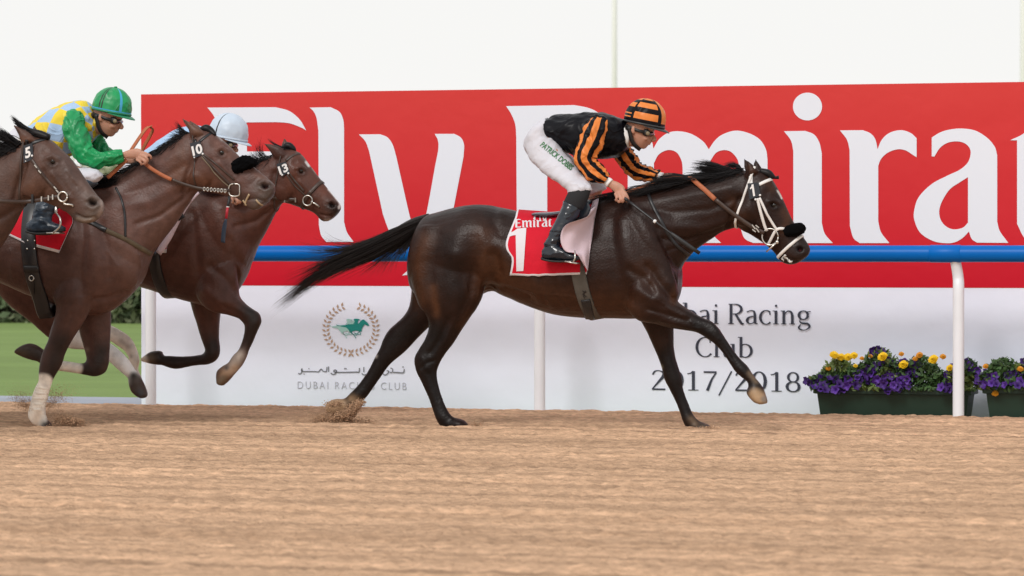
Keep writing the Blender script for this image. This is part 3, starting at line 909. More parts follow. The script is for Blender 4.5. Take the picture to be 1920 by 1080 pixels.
write('2017/2018', 1219, 731, 1503, 734.5, 37, ban, M_INK)

def islands(V2, F):
    par = list(range(len(V2)))
    def fd(a):
        while par[a] != a: par[a] = par[par[a]]; a = par[a]
        return a
    for f in F:
        for b in f[1:]: par[fd(b)] = fd(f[0])
    gr = {}
    for f in F: gr.setdefault(fd(f[0]), []).append(f)
    out = []
    for fs in gr.values():
        ids = sorted({i for f in fs for i in f}); mp = {i: k for k, i in enumerate(ids)}
        out.append((V2[ids], [tuple(mp[i] for i in f) for f in fs]))
    return out
# plain capitals under the emblem
def plain(s, x0, yb, x1, cap, parent, m, yb1=None, off=0.0, sp=1.0, name='lettering'):
    V2, F = text_mesh(s, off, sp); w = V2[:, 0].max()
    for v2, f in islands(V2, F):
        solid(v2, f, lambda p: U(x0 + (x1 - x0) * p[0] / w, yb + ((yb1 or yb) - yb) * p[0] / w - cap * p[1], Y_BAN - .003), (0, .0025, 0)).build('letter', m, parent, smooth=False)
plain('DUBAI RACING CLUB', 558, 728.5, 762, 13.5, ban, M_GREY, 731, -.012, 1.35)
# the line of script above it
mb = MB()
scr = [([(559, 700), (563, 701), (566, 697), (566, 691), (566, 696), (575, 696.5), (590, 696.5), (597, 697), (602, 692), (606, 696), (612, 697)], 2.0),
       ([(612, 697), (613, 688)], 1.8), ([(616, 697), (616, 687)], 1.8),
       ([(620, 699), (624, 702), (629, 700), (631, 695), (627, 694), (626, 697), (634, 698), (650, 698), (668, 697.5), (673, 697.5), (674, 690)], 2.1),
       ([(682, 697.5), (682, 688)], 1.8), ([(678, 700), (682, 703), (686, 702)], 1.8), ([(690, 699), (695, 697), (698, 691)], 1.8), ([(702, 700), (706, 696), (710, 697)], 1.8),
       ([(718, 701), (722, 703), (727, 700), (729, 696), (725, 695)], 1.9), ([(731, 698), (735, 698), (736, 692), (732, 690)], 1.8),
       ([(737, 698), (746, 698.3), (756, 698.5), (758, 692)], 2.1), ([(569, 701), (571, 701)], 1.8), ([(645, 691), (650, 691)], 1.8), ([(754, 688), (757, 688)], 1.8), ([(578, 691), (580, 691)], 1.6)]
for q, (P, w) in enumerate(scr):
    pen(mb, P, w, lambda p, dz: U(p[0], p[1], Y_BAN - .003 - dz), .0002 * q, 4)
mb.build('script_lettering', mat('soft_grey_print', (.17, .175, .20), rough=.6), ban, smooth=False)['kind'] = 'stuff'
# wreath of paired leaves with a galloping horse and rider
emb = ban
for sgn in (-1, 1):
    mb = MB(); cxw, cyw = 658, 617
    for k in range(16):
        t = k / 15
        a = math.radians(-90 + 158 * t) if sgn > 0 else math.radians(-90 - 158 * t)
        # from the bottom up the side; ellipse 47 x 45
        x = cxw + 47 * math.cos(a); y = cyw - 45 * math.sin(a)
        tx, ty = -47 * math.sin(a) * sgn, -45 * math.cos(a) * sgn
        l = math.hypot(tx, ty); tx, ty = tx / l, ty / l
        for side in (-1, 1):
            nx, ny = -ty * side, tx * side
            ex, ey = x + tx * 5 + nx * 7.5, y + ty * 5 + ny * 7.5
            mx_, my_ = (x + ex) / 2, (y + ey) / 2
            wx, wy = -(ey - y) * .22, (ex - x) * .22
            pts = [(x, y), (mx_ + wx, my_ + wy), (ex, ey), (mx_ - wx, my_ - wy)]
            mb.add([U(p[0], p[1], Y_BAN - .003 - .0001 * k) for p in pts], [(0, 1, 2, 3)])
    mb.build('wreath_branch', M_GOLD, ban, smooth=False)['kind'] = 'stuff'
horse_mark = [(636, 611, 1), (645, 609.5), (655, 608), (664, 607.5), (672, 606.5), (677, 601), (682, 599), (685, 601.5), (689, 605), (692.5, 610.5, 1), (689, 611), (684, 608.5), (681, 612), (678, 618), (678, 621.5), (673, 621, 1), (668, 620), (664, 620.5), (660, 622), (658, 625, 1), (653, 618), (649, 614, 1), (642, 613)]
rider_mark = [(662, 607, 1), (665, 603), (663, 599.5), (666, 597.5), (672, 598), (676, 600, 1), (672, 601), (671, 605), (671, 607.5, 1)]
for nm, ct, m, dx, dy, sc_, dz in (('galloping_mark', horse_mark, M_TEAL, 0, 0, 1, .0006), ('rider_mark', rider_mark, M_TEAL, 0, 0, 1, .0009), ('galloping_shadow_mark', horse_mark, M_TEAL2, -17, 1.5, .95, 0), ('rider_shadow_mark', rider_mark, M_TEAL2, -14, .5, 1, .0003)):
    V2, F = fill([contour([(658 + (p[0] - 658) * sc_ + dx, 610 + (p[1] - 610) * sc_ + dy, *p[2:]) for p in ct], 4)])
    solid(V2, F, lambda p: U(p[0], p[1], Y_BAN - .003 - dz), (0, .0002, 0)).build(nm, m, ban, smooth=False)
for m, dx, dz in ((M_TEAL, 0, .0012), (M_TEAL2, -17, .0001)):
    mb = MB()
    for P in ([(659, 623), (663, 628), (667, 633), (666, 634)], [(674, 621), (676, 627), (669, 626), (664, 624)], [(655, 620), (662, 627), (670, 628)], [(637, 611), (630, 609)], [(675, 620), (670, 625)]):
        pen(mb, [(p[0] + dx, p[1]) for p in P], 1.3, lambda p, d: U(p[0], p[1], Y_BAN - .0035 - dz - d), 0, 3)
    mb.build('leg_mark', m, ban, smooth=False)['kind'] = 'stuff'

# ---- running rail
M_BLUE = mat('blue_pvc', (.0, .125, .47), rough=.35, spec=.15, var=.05, vscale=3)
M_PVC = mat('white_pvc', (.79, .82, .87), rough=.35, spec=.5, var=.03, vscale=4)
zr = U(1000, 475.5, Y_RAIL)[2]
rail = empty('running_rail', (U(1012, 768, Y_RAIL)[0], Y_RAIL, 0), 'blue tubular running rail on white posts along the track', 'rail')
rx0, rx1 = U(-2300, 475, Y_RAIL)[0], U(4300, 475, Y_RAIL)[0]
mb = MB(); mb.loft(tube_rings(np.array([(x, Y_RAIL - .02, zr) for x in np.linspace(rx0, rx1, 24)]), np.full(24, .0555), 28)); mb.build('rail_tube', M_BLUE, rail)
for px0, px1 in ((1745, 1803), (1010, 1068), (285, 343)):
    a, b = U(px0, 475, Y_RAIL)[0], U(px1, 475, Y_RAIL)[0]
    mb = MB(); mb.loft(tube_rings(np.array([(a, Y_RAIL - .02, zr), (a + .004, Y_RAIL - .02, zr), (b - .004, Y_RAIL - .02, zr), (b, Y_RAIL - .02, zr)]), np.array([.056, .0585, .0585, .056]), 28))
    mb.build('sleeve_joint', M_BLUE, rail)
for px in (1797, 1012, 283, -420, -1100, -1760, 2640, 3560):
    b = U(px, 780, Y_RAIL)
    x = b[0]; yb = Y_RAIL + .0
    P = [(x, yb, -.1), (x, yb, .3), (x, yb, zr - .28), (x - .006, yb + .02, zr - .16), (x - .018, yb + .005, zr - .07), (x - .024, yb - .02, zr - .02)]
    mb = MB(); mb.tube(P, [.038, .038, .038, .037, .036, .036], 18, sub=5); mb.build('post', M_PVC, rail)

# ---- planters
M_POT = mat('green_plastic', (.012, .035, .022), rough=.45, spec=.4, var=.12, vscale=6)
M_SOIL = mat('potting_soil', (.03, .02, .014), rough=1)
M_PET = mat('petunia_purple', (.040, .008, .135), rough=.65, var=.35, vscale=25)
M_PET2 = mat('petunia_violet', (.080, .022, .25), rough=.65, var=.3, vscale=25)
M_MAR = mat('marigold_yellow', (.80, .52, .006), rough=.6, var=.12, vscale=60)
M_MARO = mat('marigold_orange', (.62, .26, .012), rough=.6, var=.12, vscale=60)
M_FOL = mat('flower_leaf', (.045, .10, .028), rough=.6, var=.4, vscale=18)
M_FOL2 = mat('flower_leaf_lime', (.11, .16, .035), rough=.6, var=.3, vscale=18)
def petunia_mesh():
    mb = MB(); n = 20
    R = []
    for r, z in ((.004, -.020), (.006, -.012), (.016, -.001), (.027, .002)):
        a = np.arange(n) * 2 * math.pi / n
        rr = r * (1 + (.16 * np.cos(5 * a) if r > .01 else 0))
        R.append(np.stack([rr * np.cos(a), rr * np.sin(a), np.full(n, z) + (.004 * np.cos(5 * a + 1) if r > .02 else 0)], 1))
    mb.loft(R, cap=False)
    return mb
def marigold_mesh():
    mb = MB(); n = 14
    for k, (r, z) in enumerate(((.030, 0), (.027, .006), (.022, .012), (.016, .017), (.009, .020))):
        a = np.arange(n) * 2 * math.pi / n + k * .35
        rr = r * (1 + .12 * (np.arange(n) % 2))
        V = np.r_[[(0, 0, z - .006)], np.stack([rr * np.cos(a), rr * np.sin(a), z + .003 * np.cos(a * 3 + k) + .003 * (np.arange(n) % 2)], 1)]
        mb.add(V, [(0, 1 + j, 1 + (j + 1) % n) for j in range(n)])
    R = [np.stack([q * np.cos(np.arange(n) * 2 * math.pi / n), q * np.sin(np.arange(n) * 2 * math.pi / n), np.full(n, zz)], 1) for q, zz in ((.006, -.03), (.012, -.02), (.02, -.004))]
    mb.loft(R, cap=False)
    return mb
_pm = petunia_mesh().build('petunia', [M_PET]); PET_ME = [_pm.data, _pm.data.copy()]; PET_ME[1].materials[0] = M_PET2; bpy.data.objects.remove(_pm)
_mm = marigold_mesh().build('marigold', [M_MAR]); MAR_ME = [_mm.data, _mm.data.copy()]; MAR_ME[1].materials[0] = M_MARO; bpy.data.objects.remove(_mm)
def flower(me, name, p, face, s, parent):
    o = bpy.data.objects.new(name, me); COL.objects.link(o)
    o.rotation_euler = Vector(face).to_track_quat('Z', 'Y').to_euler()
    o.scale = (s, s, s); o.location = p; o.parent = parent
def planter(pxl, pxr, label, mar, npet, seed, clip=None):
    rg = np.random.default_rng(seed)
    Yf, dep = 23.14, .28
    xl, xr = U(pxl, 733, Yf)[0], U(pxr, 733, Yf)[0]
    zt_, zb = U((pxl + pxr) / 2, 728, Yf)[2], -.12
    zr_ = U((pxl + pxr) / 2, 739.5, Yf)[2]
    t = empty('flower_planter', ((xl + xr) / 2, Yf + dep / 2, zb), label, 'planter', 'green flower planters')
    def ring(x0, x1, y0, y1, z): return np.array([(x0, y0, z), (x1, y0, z), (x1, y1, z), (x0, y1, z)])
    i = .022
    mb = MB(); mb.loft([ring(xl + .055, xr - .055, Yf + .05, Yf + dep - .05, zb), ring(xl + i, xr - i, Yf + i, Yf + dep - i, zr_), ring(xl + i + .001, xr - i - .001, Yf + i, Yf + dep - i, zr_ + .001)])
    mb.build('box', M_POT, t, smooth=False)
    mb = MB(); mb.loft([ring(xl + .012, xr - .012, Yf + .012, Yf + dep - .012, zr_ - .002), ring(xl, xr, Yf, Yf + dep, zr_ + .002), ring(xl, xr, Yf, Yf + dep, zt_), ring(xl + .012, xr - .012, Yf + .012, Yf + dep - .012, zt_ + .002), ring(xl + .016, xr - .016, Yf + .016, Yf + dep - .016, zt_ - .02)], cap=False)
    mb.build('rim', M_POT, t, smooth=False)
    mb = MB(); mb.box(((xl + xr) / 2, Yf + dep / 2, zt_ - .015), (xr - xl - .03, dep - .03, .03)); mb.build('soil', M_SOIL, t, smooth=False)
    W = xr - xl
    def top(u): return .205 + .06 * math.sin(u * 9 + seed) * .5 + .045 * math.sin(u * 23 + 1 + seed) - .05 * (abs(u - .5) * 2) ** 3
    # leaves
    mb = MB(); n = 6500
    u = rg.uniform(-.02, 1.02, n); v = rg.uniform(-.01, .98, n); d = rg.uniform(-.03, dep, n)
    d = np.where(v < .1, rg.uniform(-.05, .08, n), d)
    C = np.stack([xl + u * W, Yf + d, zt_ + v * np.array([top(q) for q in u]) - .01], 1)
    a = rg.normal(size=(n, 3)); a /= np.linalg.norm(a, axis=1)[:, None]
    b = np.cross(a, rg.normal(size=(n, 3))); b /= np.linalg.norm(b, axis=1)[:, None]
    s = rg.uniform(.012, .028, (n, 1))
    V = np.stack([C - a * s, C - a * s * .2 + b * s * .45, C + a * s, C - a * s * .2 - b * s * .45], 1).reshape(-1, 3)
    mm = (vnoise(C[:, 0] * 9, C[:, 2] * 9 + seed) > .25).astype(int)
    mb.add(V, np.arange(n * 4).reshape(-1, 4), list(mm))
    o = mb.build('leaves', [M_FOL, M_FOL2], t, smooth=False); o['kind'] = 'stuff'
    mb = MB()
    for k in range(60):
        uu = rg.random(); p0 = np.array([xl + W * (.05 + .9 * uu), Yf + rg.uniform(.04, dep - .04), zt_ - .02]); p1 = p0 + np.array([rg.normal(0, .04), rg.normal(0, .03), top(uu) * .9])
        mb.tube([p0, (p0 + p1) / 2 + rg.normal(0, .01, 3), p1], [.003, .003, .002], 5)
    o = mb.build('stems', M_FOL, t); o['kind'] = 'stuff'
    # petunias in drifts
    cl = [(rg.uniform(-.02, 1.02), rg.uniform(.0, .9)) for _ in range(13)] + [(.0, .45), (.03, .2), (.05, .1), (.5, .05), (.55, .2), (.45, .4), (.62, .45)]
    for k in range(npet):
        c = cl[k % len(cl)]
        uu = c[0] + rg.normal(0, .035); vv = c[1] + rg.normal(0, .16)
        uu = min(max(uu, -.045), 1.045)
        vv = min(max(vv, -.10), .88)
        dd = (-.055 if vv < .12 else -.02 + .11 * max(0, vv - .2)) + rg.normal(0, .018)
        p = (xl + uu * W, Yf + dd, zt_ + vv * top(uu) + .01)
        flower(PET_ME[int(rg.random() < .35)], 'petunia', p, (rg.normal(0, .55) + (-.6 if uu < .05 else 0), -1, .25 + rg.normal(0, .5)), rg.uniform(.75, 1.2), t)
    for (mx_, my_, k, s) in mar:
        p = U(mx_, my_, Yf + rg.uniform(-.04, .0))
        flower(MAR_ME[k], 'marigold', p, (rg.normal(0, .15), -.75, .8), s, t)
planter(1524.7, 1821, 'dark green planter of purple and yellow flowers crossed by the white post',
        [(1564, 666, 0, 1), (1577, 670, 0, .95), (1590, 670, 0, 1), (1601, 667, 0, .9), (1655, 669, 0, 1.15), (1694, 684, 0, 1.1), (1750, 674, 0, 1.15), (1781, 690, 0, .85), (1724, 666, 1, .8), (1716, 673, 1, .6), (1553, 691, 1, .6), (1604, 686, 0, .5), (1690, 664, 1, .6), (1768, 669, 1, .7), (1616, 672, 1, .5), (1632, 668, 1, .5)], 135, 4)
planter(1842, 2138, 'dark green planter of purple flowers cut off by the right picture edge',
        [(1848, 687, 1, .65), (1913, 692, 1, .7), (1866, 738, 1, .75), (1960, 672, 0, 1.1), (2010, 670, 0, 1), (2070, 680, 0, 1)], 120, 11)
# ================================================================== THE LEADER (number 1)
Y1 = 21.0
BLK, DBR, MBR, TAN = (.006, .0045, .0045), (.019, .0074, .0050), (.057, .0215, .0098), (.12, .047, .020)
h1_torso = [(787, 424, 772, 470, .06, 0), (800, 405, 770, 520, .17, 0), (820, 398, 785, 556, .225, 0), (845, 391, 838, 566, .26, 0), (875, 386, 885, 560, .275, 0, .05),
            (910, 384, 918, 547, .26, 0, .05), (945, 390, 950, 557, .255, 0, 0), (985, 398, 990, 574, .268, 0, -.05), (1030, 402, 1040, 590, .28, 0, -.08), (1075, 396, 1090, 596, .275, 0, -.1),
            (1112, 382, 1140, 597, .255, 0, -.15), (1148, 370, 1190, 598, .235, 0, -.15), (1185, 380, 1230, 594, .235, 0, -.05), (1230, 420, 1258, 580, .205, 0), (1262, 460, 1271, 558, .15, 0), (1276, 500, 1274, 535, .06, 0)]
h1_neck = [(1120, 376, 1235, 580, .20, 0, -.2), (1160, 366, 1268, 553, .205, 0, -.2), (1205, 357, 1276, 505, .165, 0, -.15), (1250, 347, 1299, 474, .125, 0, -.1), (1300, 337, 1330, 451, .103, 0), (1350, 328, 1356, 434, .09, 0), (1388, 321, 1382, 426, .082, 0), (1405, 318, 1398, 418, .07, 0)]
h1_head = [(1400, 320, 1376, 396, .055, 0), (1414, 317, 1379, 418, .078, 0), (1430, 321, 1386, 428, .092, 0), (1446, 334, 1394, 433, .10, 0, .1), (1458, 353, 1405, 438, .096, 0, .1), (1468, 373, 1418, 446, .084, 0, 0), (1478, 396, 1434, 457, .068, 0, 0),
           (1489, 418, 1448, 470, .056, 0, 0), (1503, 440, 1457, 481, .052, 0), (1514, 455, 1464, 490, .056, 0), (1519, 466, 1474, 495, .055, 0), (1517, 476, 1486, 496, .045, 0), (1512, 482, 1496, 493, .025, 0)]
h1_nf = [(1255, 500, 1165, 530, .09, -.13), (1272, 548, 1172, 572, .105, -.14), (1270, 564, 1195, 600, .095, -.15), (1288, 578, 1228, 607, .078, -.15), (1305, 589, 1256, 615, .066, -.15), (1318, 596, 1282, 619, .054, -.15), (1333, 602, 1305, 623, .047, -.15), (1348, 616, 1322, 632, .046, -.15),
         (1357, 630, 1335, 641, .042, -.15), (1367, 645, 1347, 652, .032, -.15), (1379, 662, 1360, 668, .028, -.15), (1391, 676, 1370, 684, .030, -.15), (1402, 687, 1379, 697, .036, -.15), (1409, 698, 1390, 707, .034, -.15), (1418, 710, 1401, 716, .030, -.15), (1426, 720, 1403, 725, .034, -.15), (1431, 728, 1399, 733, .044, -.15), (1436, 741, 1403, 743, .052, -.15), (1439, 753, 1414, 754, .054, -.15), (1437, 757, 1425, 758, .04, -.15)]
h1_ff = [(1262, 560, 1190, 570, .09, .12), (1262, 590, 1200, 598, .085, .13), (1263, 620, 1213, 622, .066, .14), (1263, 645, 1223, 645, .054, .14), (1266, 668, 1233, 667, .046, .14), (1273, 692, 1241, 690, .044, .14), (1279, 710, 1246, 711, .044, .14), (1280, 726, 1254, 727, .038, .14), (1285, 742, 1262, 743, .03, .14), (1291, 757, 1269, 758, .028, .14), (1296, 770, 1275, 773, .03, .14), (1303, 782, 1281, 791, .036, .14), (1311, 789, 1289, 804, .034, .14), (1318, 792, 1303, 808, .045, .14), (1327, 796, 1316, 812, .052, .14), (1336, 802, 1328, 814, .04, .14)]
h1_nh = [(890, 420, 790, 425, .07, -.14), (908, 490, 770, 470, .11, -.14), (907, 545, 772, 525, .12, -.145), (896, 574, 785, 570, .105, -.15), (882, 594, 801, 594, .086, -.15), (866, 618, 804, 614, .07, -.15), (850, 644, 797, 636, .055, -.15), (836, 662, 785, 655, .045, -.15), (825, 680, 777, 672, .043, -.15), (819, 698, 780, 695, .038, -.15), (822, 722, 792, 720, .030, -.15), (830, 748, 804, 747, .027, -.15), (837, 765, 811, 767, .029, -.15), (845, 778, 818, 786, .035, -.15), (853, 783, 827, 799, .033, -.15), (862, 785, 843, 803, .045, -.15), (870, 788, 856, 806, .052, -.15), (877, 795, 866, 808, .04, -.15)]
h1_fh = [(885, 530, 775, 500, .09, .12), (872, 565, 772, 545, .10, .13), (845, 585, 768, 574, .09, .14), (815, 604, 758, 592, .074, .14), (796, 621, 743, 606, .06, .14), (776, 642, 728, 620, .05, .14), (759, 660, 718, 638, .045, .14), (743, 673, 712, 654, .04, .14), (729, 686, 704, 668, .033, .14), (714, 707, 690, 696, .029, .14), (700, 727, 673, 720, .029, .14), (690, 741, 658, 736, .035, .14), (679, 754, 649, 745, .034, .14), (668, 766, 641, 748, .036, .14), (655, 774, 628, 748, .046, .14), (636, 778, 616, 754, .054, .14), (622, 778, 611, 764, .045, .14)]
h1_ear_n = [(1398, 334, 1424, 322, .028, -.045), (1397, 325, 1420, 316, .026, -.05), (1395, 312, 1411, 308, .017, -.05), (1394.5, 304, 1403, 302, .010, -.05), (1394, 297, 1396, 297, .004, -.05)]
h1_ear_f = [(1412, 328, 1432, 322, .024, .045), (1413, 316, 1429, 317, .022, .05), (1413, 308, 1424, 308, .015, .05), (1415, 302, 1420, 302, .009, .05), (1417, 297, 1418.5, 297, .004, .05)]
h1_strokes = [
    # shoulder and chest
    ([(1190, 395), (1215, 440), (1245, 490), (1258, 525)], 20, .020), ([(1165, 420), (1175, 470), (1200, 530)], 22, .012),
    ([(1152, 400), (1150, 450), (1160, 510), (1178, 560)], 12, -.008), ([(1232, 430), (1250, 470), (1264, 500)], 7, -.010),
    ([(1215, 500), (1240, 535), (1262, 560)], 7, -.012), ([(1180, 505), (1205, 520), (1225, 545)], 8, -.010), ([(1195, 545), (1225, 562)], 11, .014),
    ([(1230, 545), (1258, 575), (1285, 590)], 8, .008), ([(1215, 580), (1250, 590), (1290, 600)], 4, -.006), ([(1240, 600), (1280, 610), (1310, 617)], 4, .004),
    ([(1335, 605), (1345, 622)], 5, .004), ([(1350, 640), (1372, 672)], 2.5, -.004),
    # neck
    ([(1210, 400), (1260, 425), (1320, 430), (1370, 415)], 11, .009), ([(1240, 448), (1290, 450), (1340, 432), (1372, 420)], 5, -.008), ([(1185, 385), (1240, 375), (1310, 365), (1370, 352)], 9, .006),
    ([(1205, 392), (1260, 398), (1330, 392), (1380, 372)], 7, -.006), ([(1362, 432), (1374, 400), (1388, 372)], 6, -.012),
    # ribs and flank
    ([(925, 480), (930, 510), (918, 540)], 12, -.020), ([(905, 430), (912, 470), (905, 520)], 14, .010), ([(945, 470), (985, 530), (1040, 570)], 18, .008),
    ([(915, 545), (945, 540), (990, 555)], 6, -.008), ([(1000, 520), (1010, 560)], 5, .003), ([(1025, 520), (1036, 570)], 5, .003), ([(1050, 525), (1060, 575)], 5, .003), ([(1012, 520), (1022, 565)], 4, -.003), ([(1038, 520), (1048, 570)], 4, -.003),
    # quarters
    ([(880, 400), (870, 430), (860, 470)], 26, .010), ([(800, 430), (790, 470), (785, 520), (800, 560)], 14, .007), ([(822, 440), (808, 490), (806, 540), (815, 580)], 10, -.005), ([(855, 480), (850, 530), (852, 580)], 16, .012),
    ([(890, 500), (884, 545), (870, 580)], 8, -.008), ([(840, 600), (822, 640), (806, 662)], 5, -.007), ([(852, 600), (836, 640)], 6, .005), ([(932, 392), (925, 415), (940, 440)], 8, -.006), ([(935, 402)], 12, .008),
    ([(792, 672), (800, 690)], 5, .004), ([(805, 700), (822, 750)], 2.5, -.004), ([(790, 690), (800, 680), (815, 676)], 3, -.004),
    # veins
    ([(960, 535), (1010, 548), (1070, 556), (1120, 575)], 2.0, .0028), ([(1230, 560), (1262, 585), (1300, 606)], 1.8, .003), ([(1205, 480), (1222, 505), (1218, 530)], 1.8, .0028), ([(1440, 408), (1450, 425), (1446, 440)], 1.5, .0025), ([(870, 520), (880, 560), (862, 600)], 1.8, .003), ([(848, 610), (830, 650)], 1.5, .0025), ([(1250, 470), (1300, 455), (1350, 436)], 2.2, -.004),
    # head
    ([(1397, 397)], 17, .012), ([(1412, 375), (1420, 410), (1408, 432)], 4, -.006), ([(1437, 395), (1452, 415), (1463, 430)], 3.5, .006), ([(1445, 405), (1460, 428)], 3, -.004),
    ([(1441, 378), (1450, 376), (1458, 381)], 4, .008), ([(1450, 385)], 5, -.010), ([(1438, 384), (1448, 392), (1458, 390)], 2.5, .004), ([(1438, 362)], 7, -.006), ([(1500, 467)], 4.5, -.022), ([(1492, 462), (1500, 459), (1508, 464)], 2.5, .005), ([(1493, 468), (1500, 474), (1507, 472)], 2.5, .004),
    ([(1462, 483), (1478, 484), (1496, 489)], 2, -.006), ([(1480, 440), (1488, 455)], 4, -.003), ([(1395, 432), (1425, 448), (1445, 464)], 3, .003),
    ([(1399, 324), (1400, 312), (1397, 302)], 3, -.008),
]
h1_paint = [([(930, 520), (1000, 555), (1090, 575), (1170, 580)], 34, MBR, .85), ([(925, 500), (960, 540)], 30, MBR, .6), ([(800, 450), (785, 500), (792, 560)], 16, MBR, .8), ([(812, 540), (818, 590)], 8, TAN, .5, 'n'), ([(905, 440), (915, 500), (905, 550)], 22, MBR, .6),
            ([(1205, 500), (1225, 530)], 22, MBR, .35), ([(1268, 540), (1262, 565)], 8, MBR, .8), ([(845, 460), (850, 540)], 22, BLK, .45), ([(930, 395), (1100, 385)], 22, BLK, .5), ([(800, 405), (900, 388)], 8, BLK, .4),
            ([(1375, 380), (1380, 420), (1390, 430)], 10, MBR, .6), ([(1470, 395), (1478, 410), (1470, 430)], 9, MBR, .8), ([(1440, 340), (1448, 352)], 9, MBR, .6), ([(1404, 312), (1412, 322)], 6, MBR, .7), ([(1446, 384), (1456, 390)], 9, BLK, .6), ([(1395, 400)], 14, MBR, .3),
            ([(1502, 467)], 15, (.018, .014, .014), .9), ([(1496, 466), (1504, 466)], 4, (.004, .002, .002), 1), ([(1500, 468)], 2.2, (.12, .012, .016), .8), ([(1458, 358), (1463, 366), (1466, 372)], 1.7, (.6, .58, .55), .95, 'a', 4),
            # black points
            ([(1310, 610), (1345, 632), (1375, 675), (1400, 700), (1418, 725)], 26, BLK, .92), ([(1240, 660), (1262, 715), (1278, 760), (1295, 795)], 24, BLK, .92), ([(1238, 640)], 18, MBR, .4, 'f'),
            ([(820, 625), (800, 680), (815, 740), (835, 790)], 30, BLK, .93, 'n'), ([(770, 620), (735, 650), (700, 710), (665, 750)], 30, BLK, .93, 'f'), ([(865, 610), (880, 590)], 10, MBR, .5, 'n'),
            ([(1416, 741), (1428, 748)], 14, (.36, .24, .14), .95, 'n', 5), ([(1434, 748)], 7, (.20, .17, .15), .8, 'n', 4), ([(1405, 700), (1418, 716)], 5, (.20, .14, .09), .55), ([(1402, 730)], 5, (.05, .05, .055), .7), ([(635, 763), (618, 766)], 17, (.42, .27, .155), .95, 'f', 4), ([(660, 748), (675, 756)], 8, (.30, .19, .11), .8, 'f'),
            ([(1296, 785), (1303, 795)], 7, (.20, .13, .08), .5, 'f'), ([(1238, 688)], 4, (.35, .30, .2), .6, 'f'), ([(1320, 800)], 9, (.10, .075, .055), .6, 'f'), ([(705, 668)], 3, (.5, .45, .42), .5, 'f')]
M_COAT1 = coat_mat('dark_bay_coat', .38, .21)
H1, S1, B1 = make_horse('race_horse', Y1, [dict(st=h1_torso, n=36), dict(st=h1_neck, n=30), dict(st=h1_head, n=28), dict(st=h1_nf), dict(st=h1_ff), dict(st=h1_nh), dict(st=h1_fh), dict(st=h1_ear_n, n=14), dict(st=h1_ear_f, n=14)],
    h1_strokes, DBR, h1_paint, 'dark bay horse in front, white bridle and red number 1 cloth', (U(1080, 800, Y1)[0], Y1, 0), mat_=M_COAT1,
    ells=((1396, 398, -.055, (.085, .035, .085), 0), (1396, 398, .055, (.085, .035, .085), 0)))
eyeball(S1, 1450, 384.5, Y1, .023, H1)

# tail
mb = MB()
g_tail = [[(803, 405), (770, 415), (735, 430), (700, 447), (662, 458), (630, 448), (604, 424)],
          [(803, 406), (770, 418), (732, 435), (692, 453), (650, 466), (600, 470), (540, 452)],
          [(803, 408), (768, 421), (730, 438), (690, 457), (650, 472), (610, 485), (560, 500), (530, 510)],
          [(802, 411), (768, 428), (730, 447), (690, 467), (650, 485), (610, 505), (570, 535), (540, 562), (511, 583)],
          [(800, 416), (768, 436), (730, 457), (690, 478), (650, 495), (610, 514), (572, 540), (535, 568)],
          [(798, 420), (768, 445), (735, 468), (700, 487), (665, 500), (630, 512), (595, 530)]]
strands(mb, g_tail[2:], 1300, Y1, .0020, 2.2, .05, seg=12, lenvar=.5, clumps=26)
strands(mb, g_tail[2:], 420, Y1, .0017, 5.0, .05, seg=12, lenvar=.6)
strands(mb, g_tail[:3], 240, Y1, .0015, 3.5, .05, seg=12, lenvar=.4, clumps=7)
strands(mb, g_tail[1:], 170, Y1, .0011, 13.0, .06, seg=12, lenvar=.5)
strands(mb, [[(700, 452), (660, 455), (620, 440), (598, 418)], [(690, 458), (640, 466), (590, 462), (560, 448)], [(680, 465), (620, 478), (560, 490), (525, 498)]], 70, Y1, .0013, 5, .05, seg=12, lenvar=.4, clumps=6)
strands(mb, [[(795, 425), (770, 450), (752, 474), (745, 490), (742, 512)], [(798, 420), (766, 446), (735, 468), (705, 490), (680, 508), (662, 522)]], 120, Y1, .0016, 4, .04)
strands(mb, [[(785, 432), (770, 455), (762, 470), (757, 488)], [(795, 425), (770, 448), (752, 466), (740, 484)]], 110, Y1, .002, 3, .04)
mb.build('tail', M_HAIRB, H1)['kind'] = 'stuff'
mb = MB(); mb.tube([U(806, 410, Y1), U(775, 422, Y1), U(740, 440, Y1), U(705, 458, Y1), U(660, 478, Y1)], [.035, .042, .036, .026, .006], 12, sub=4); mb.build('tail_core', M_HAIRB, H1)

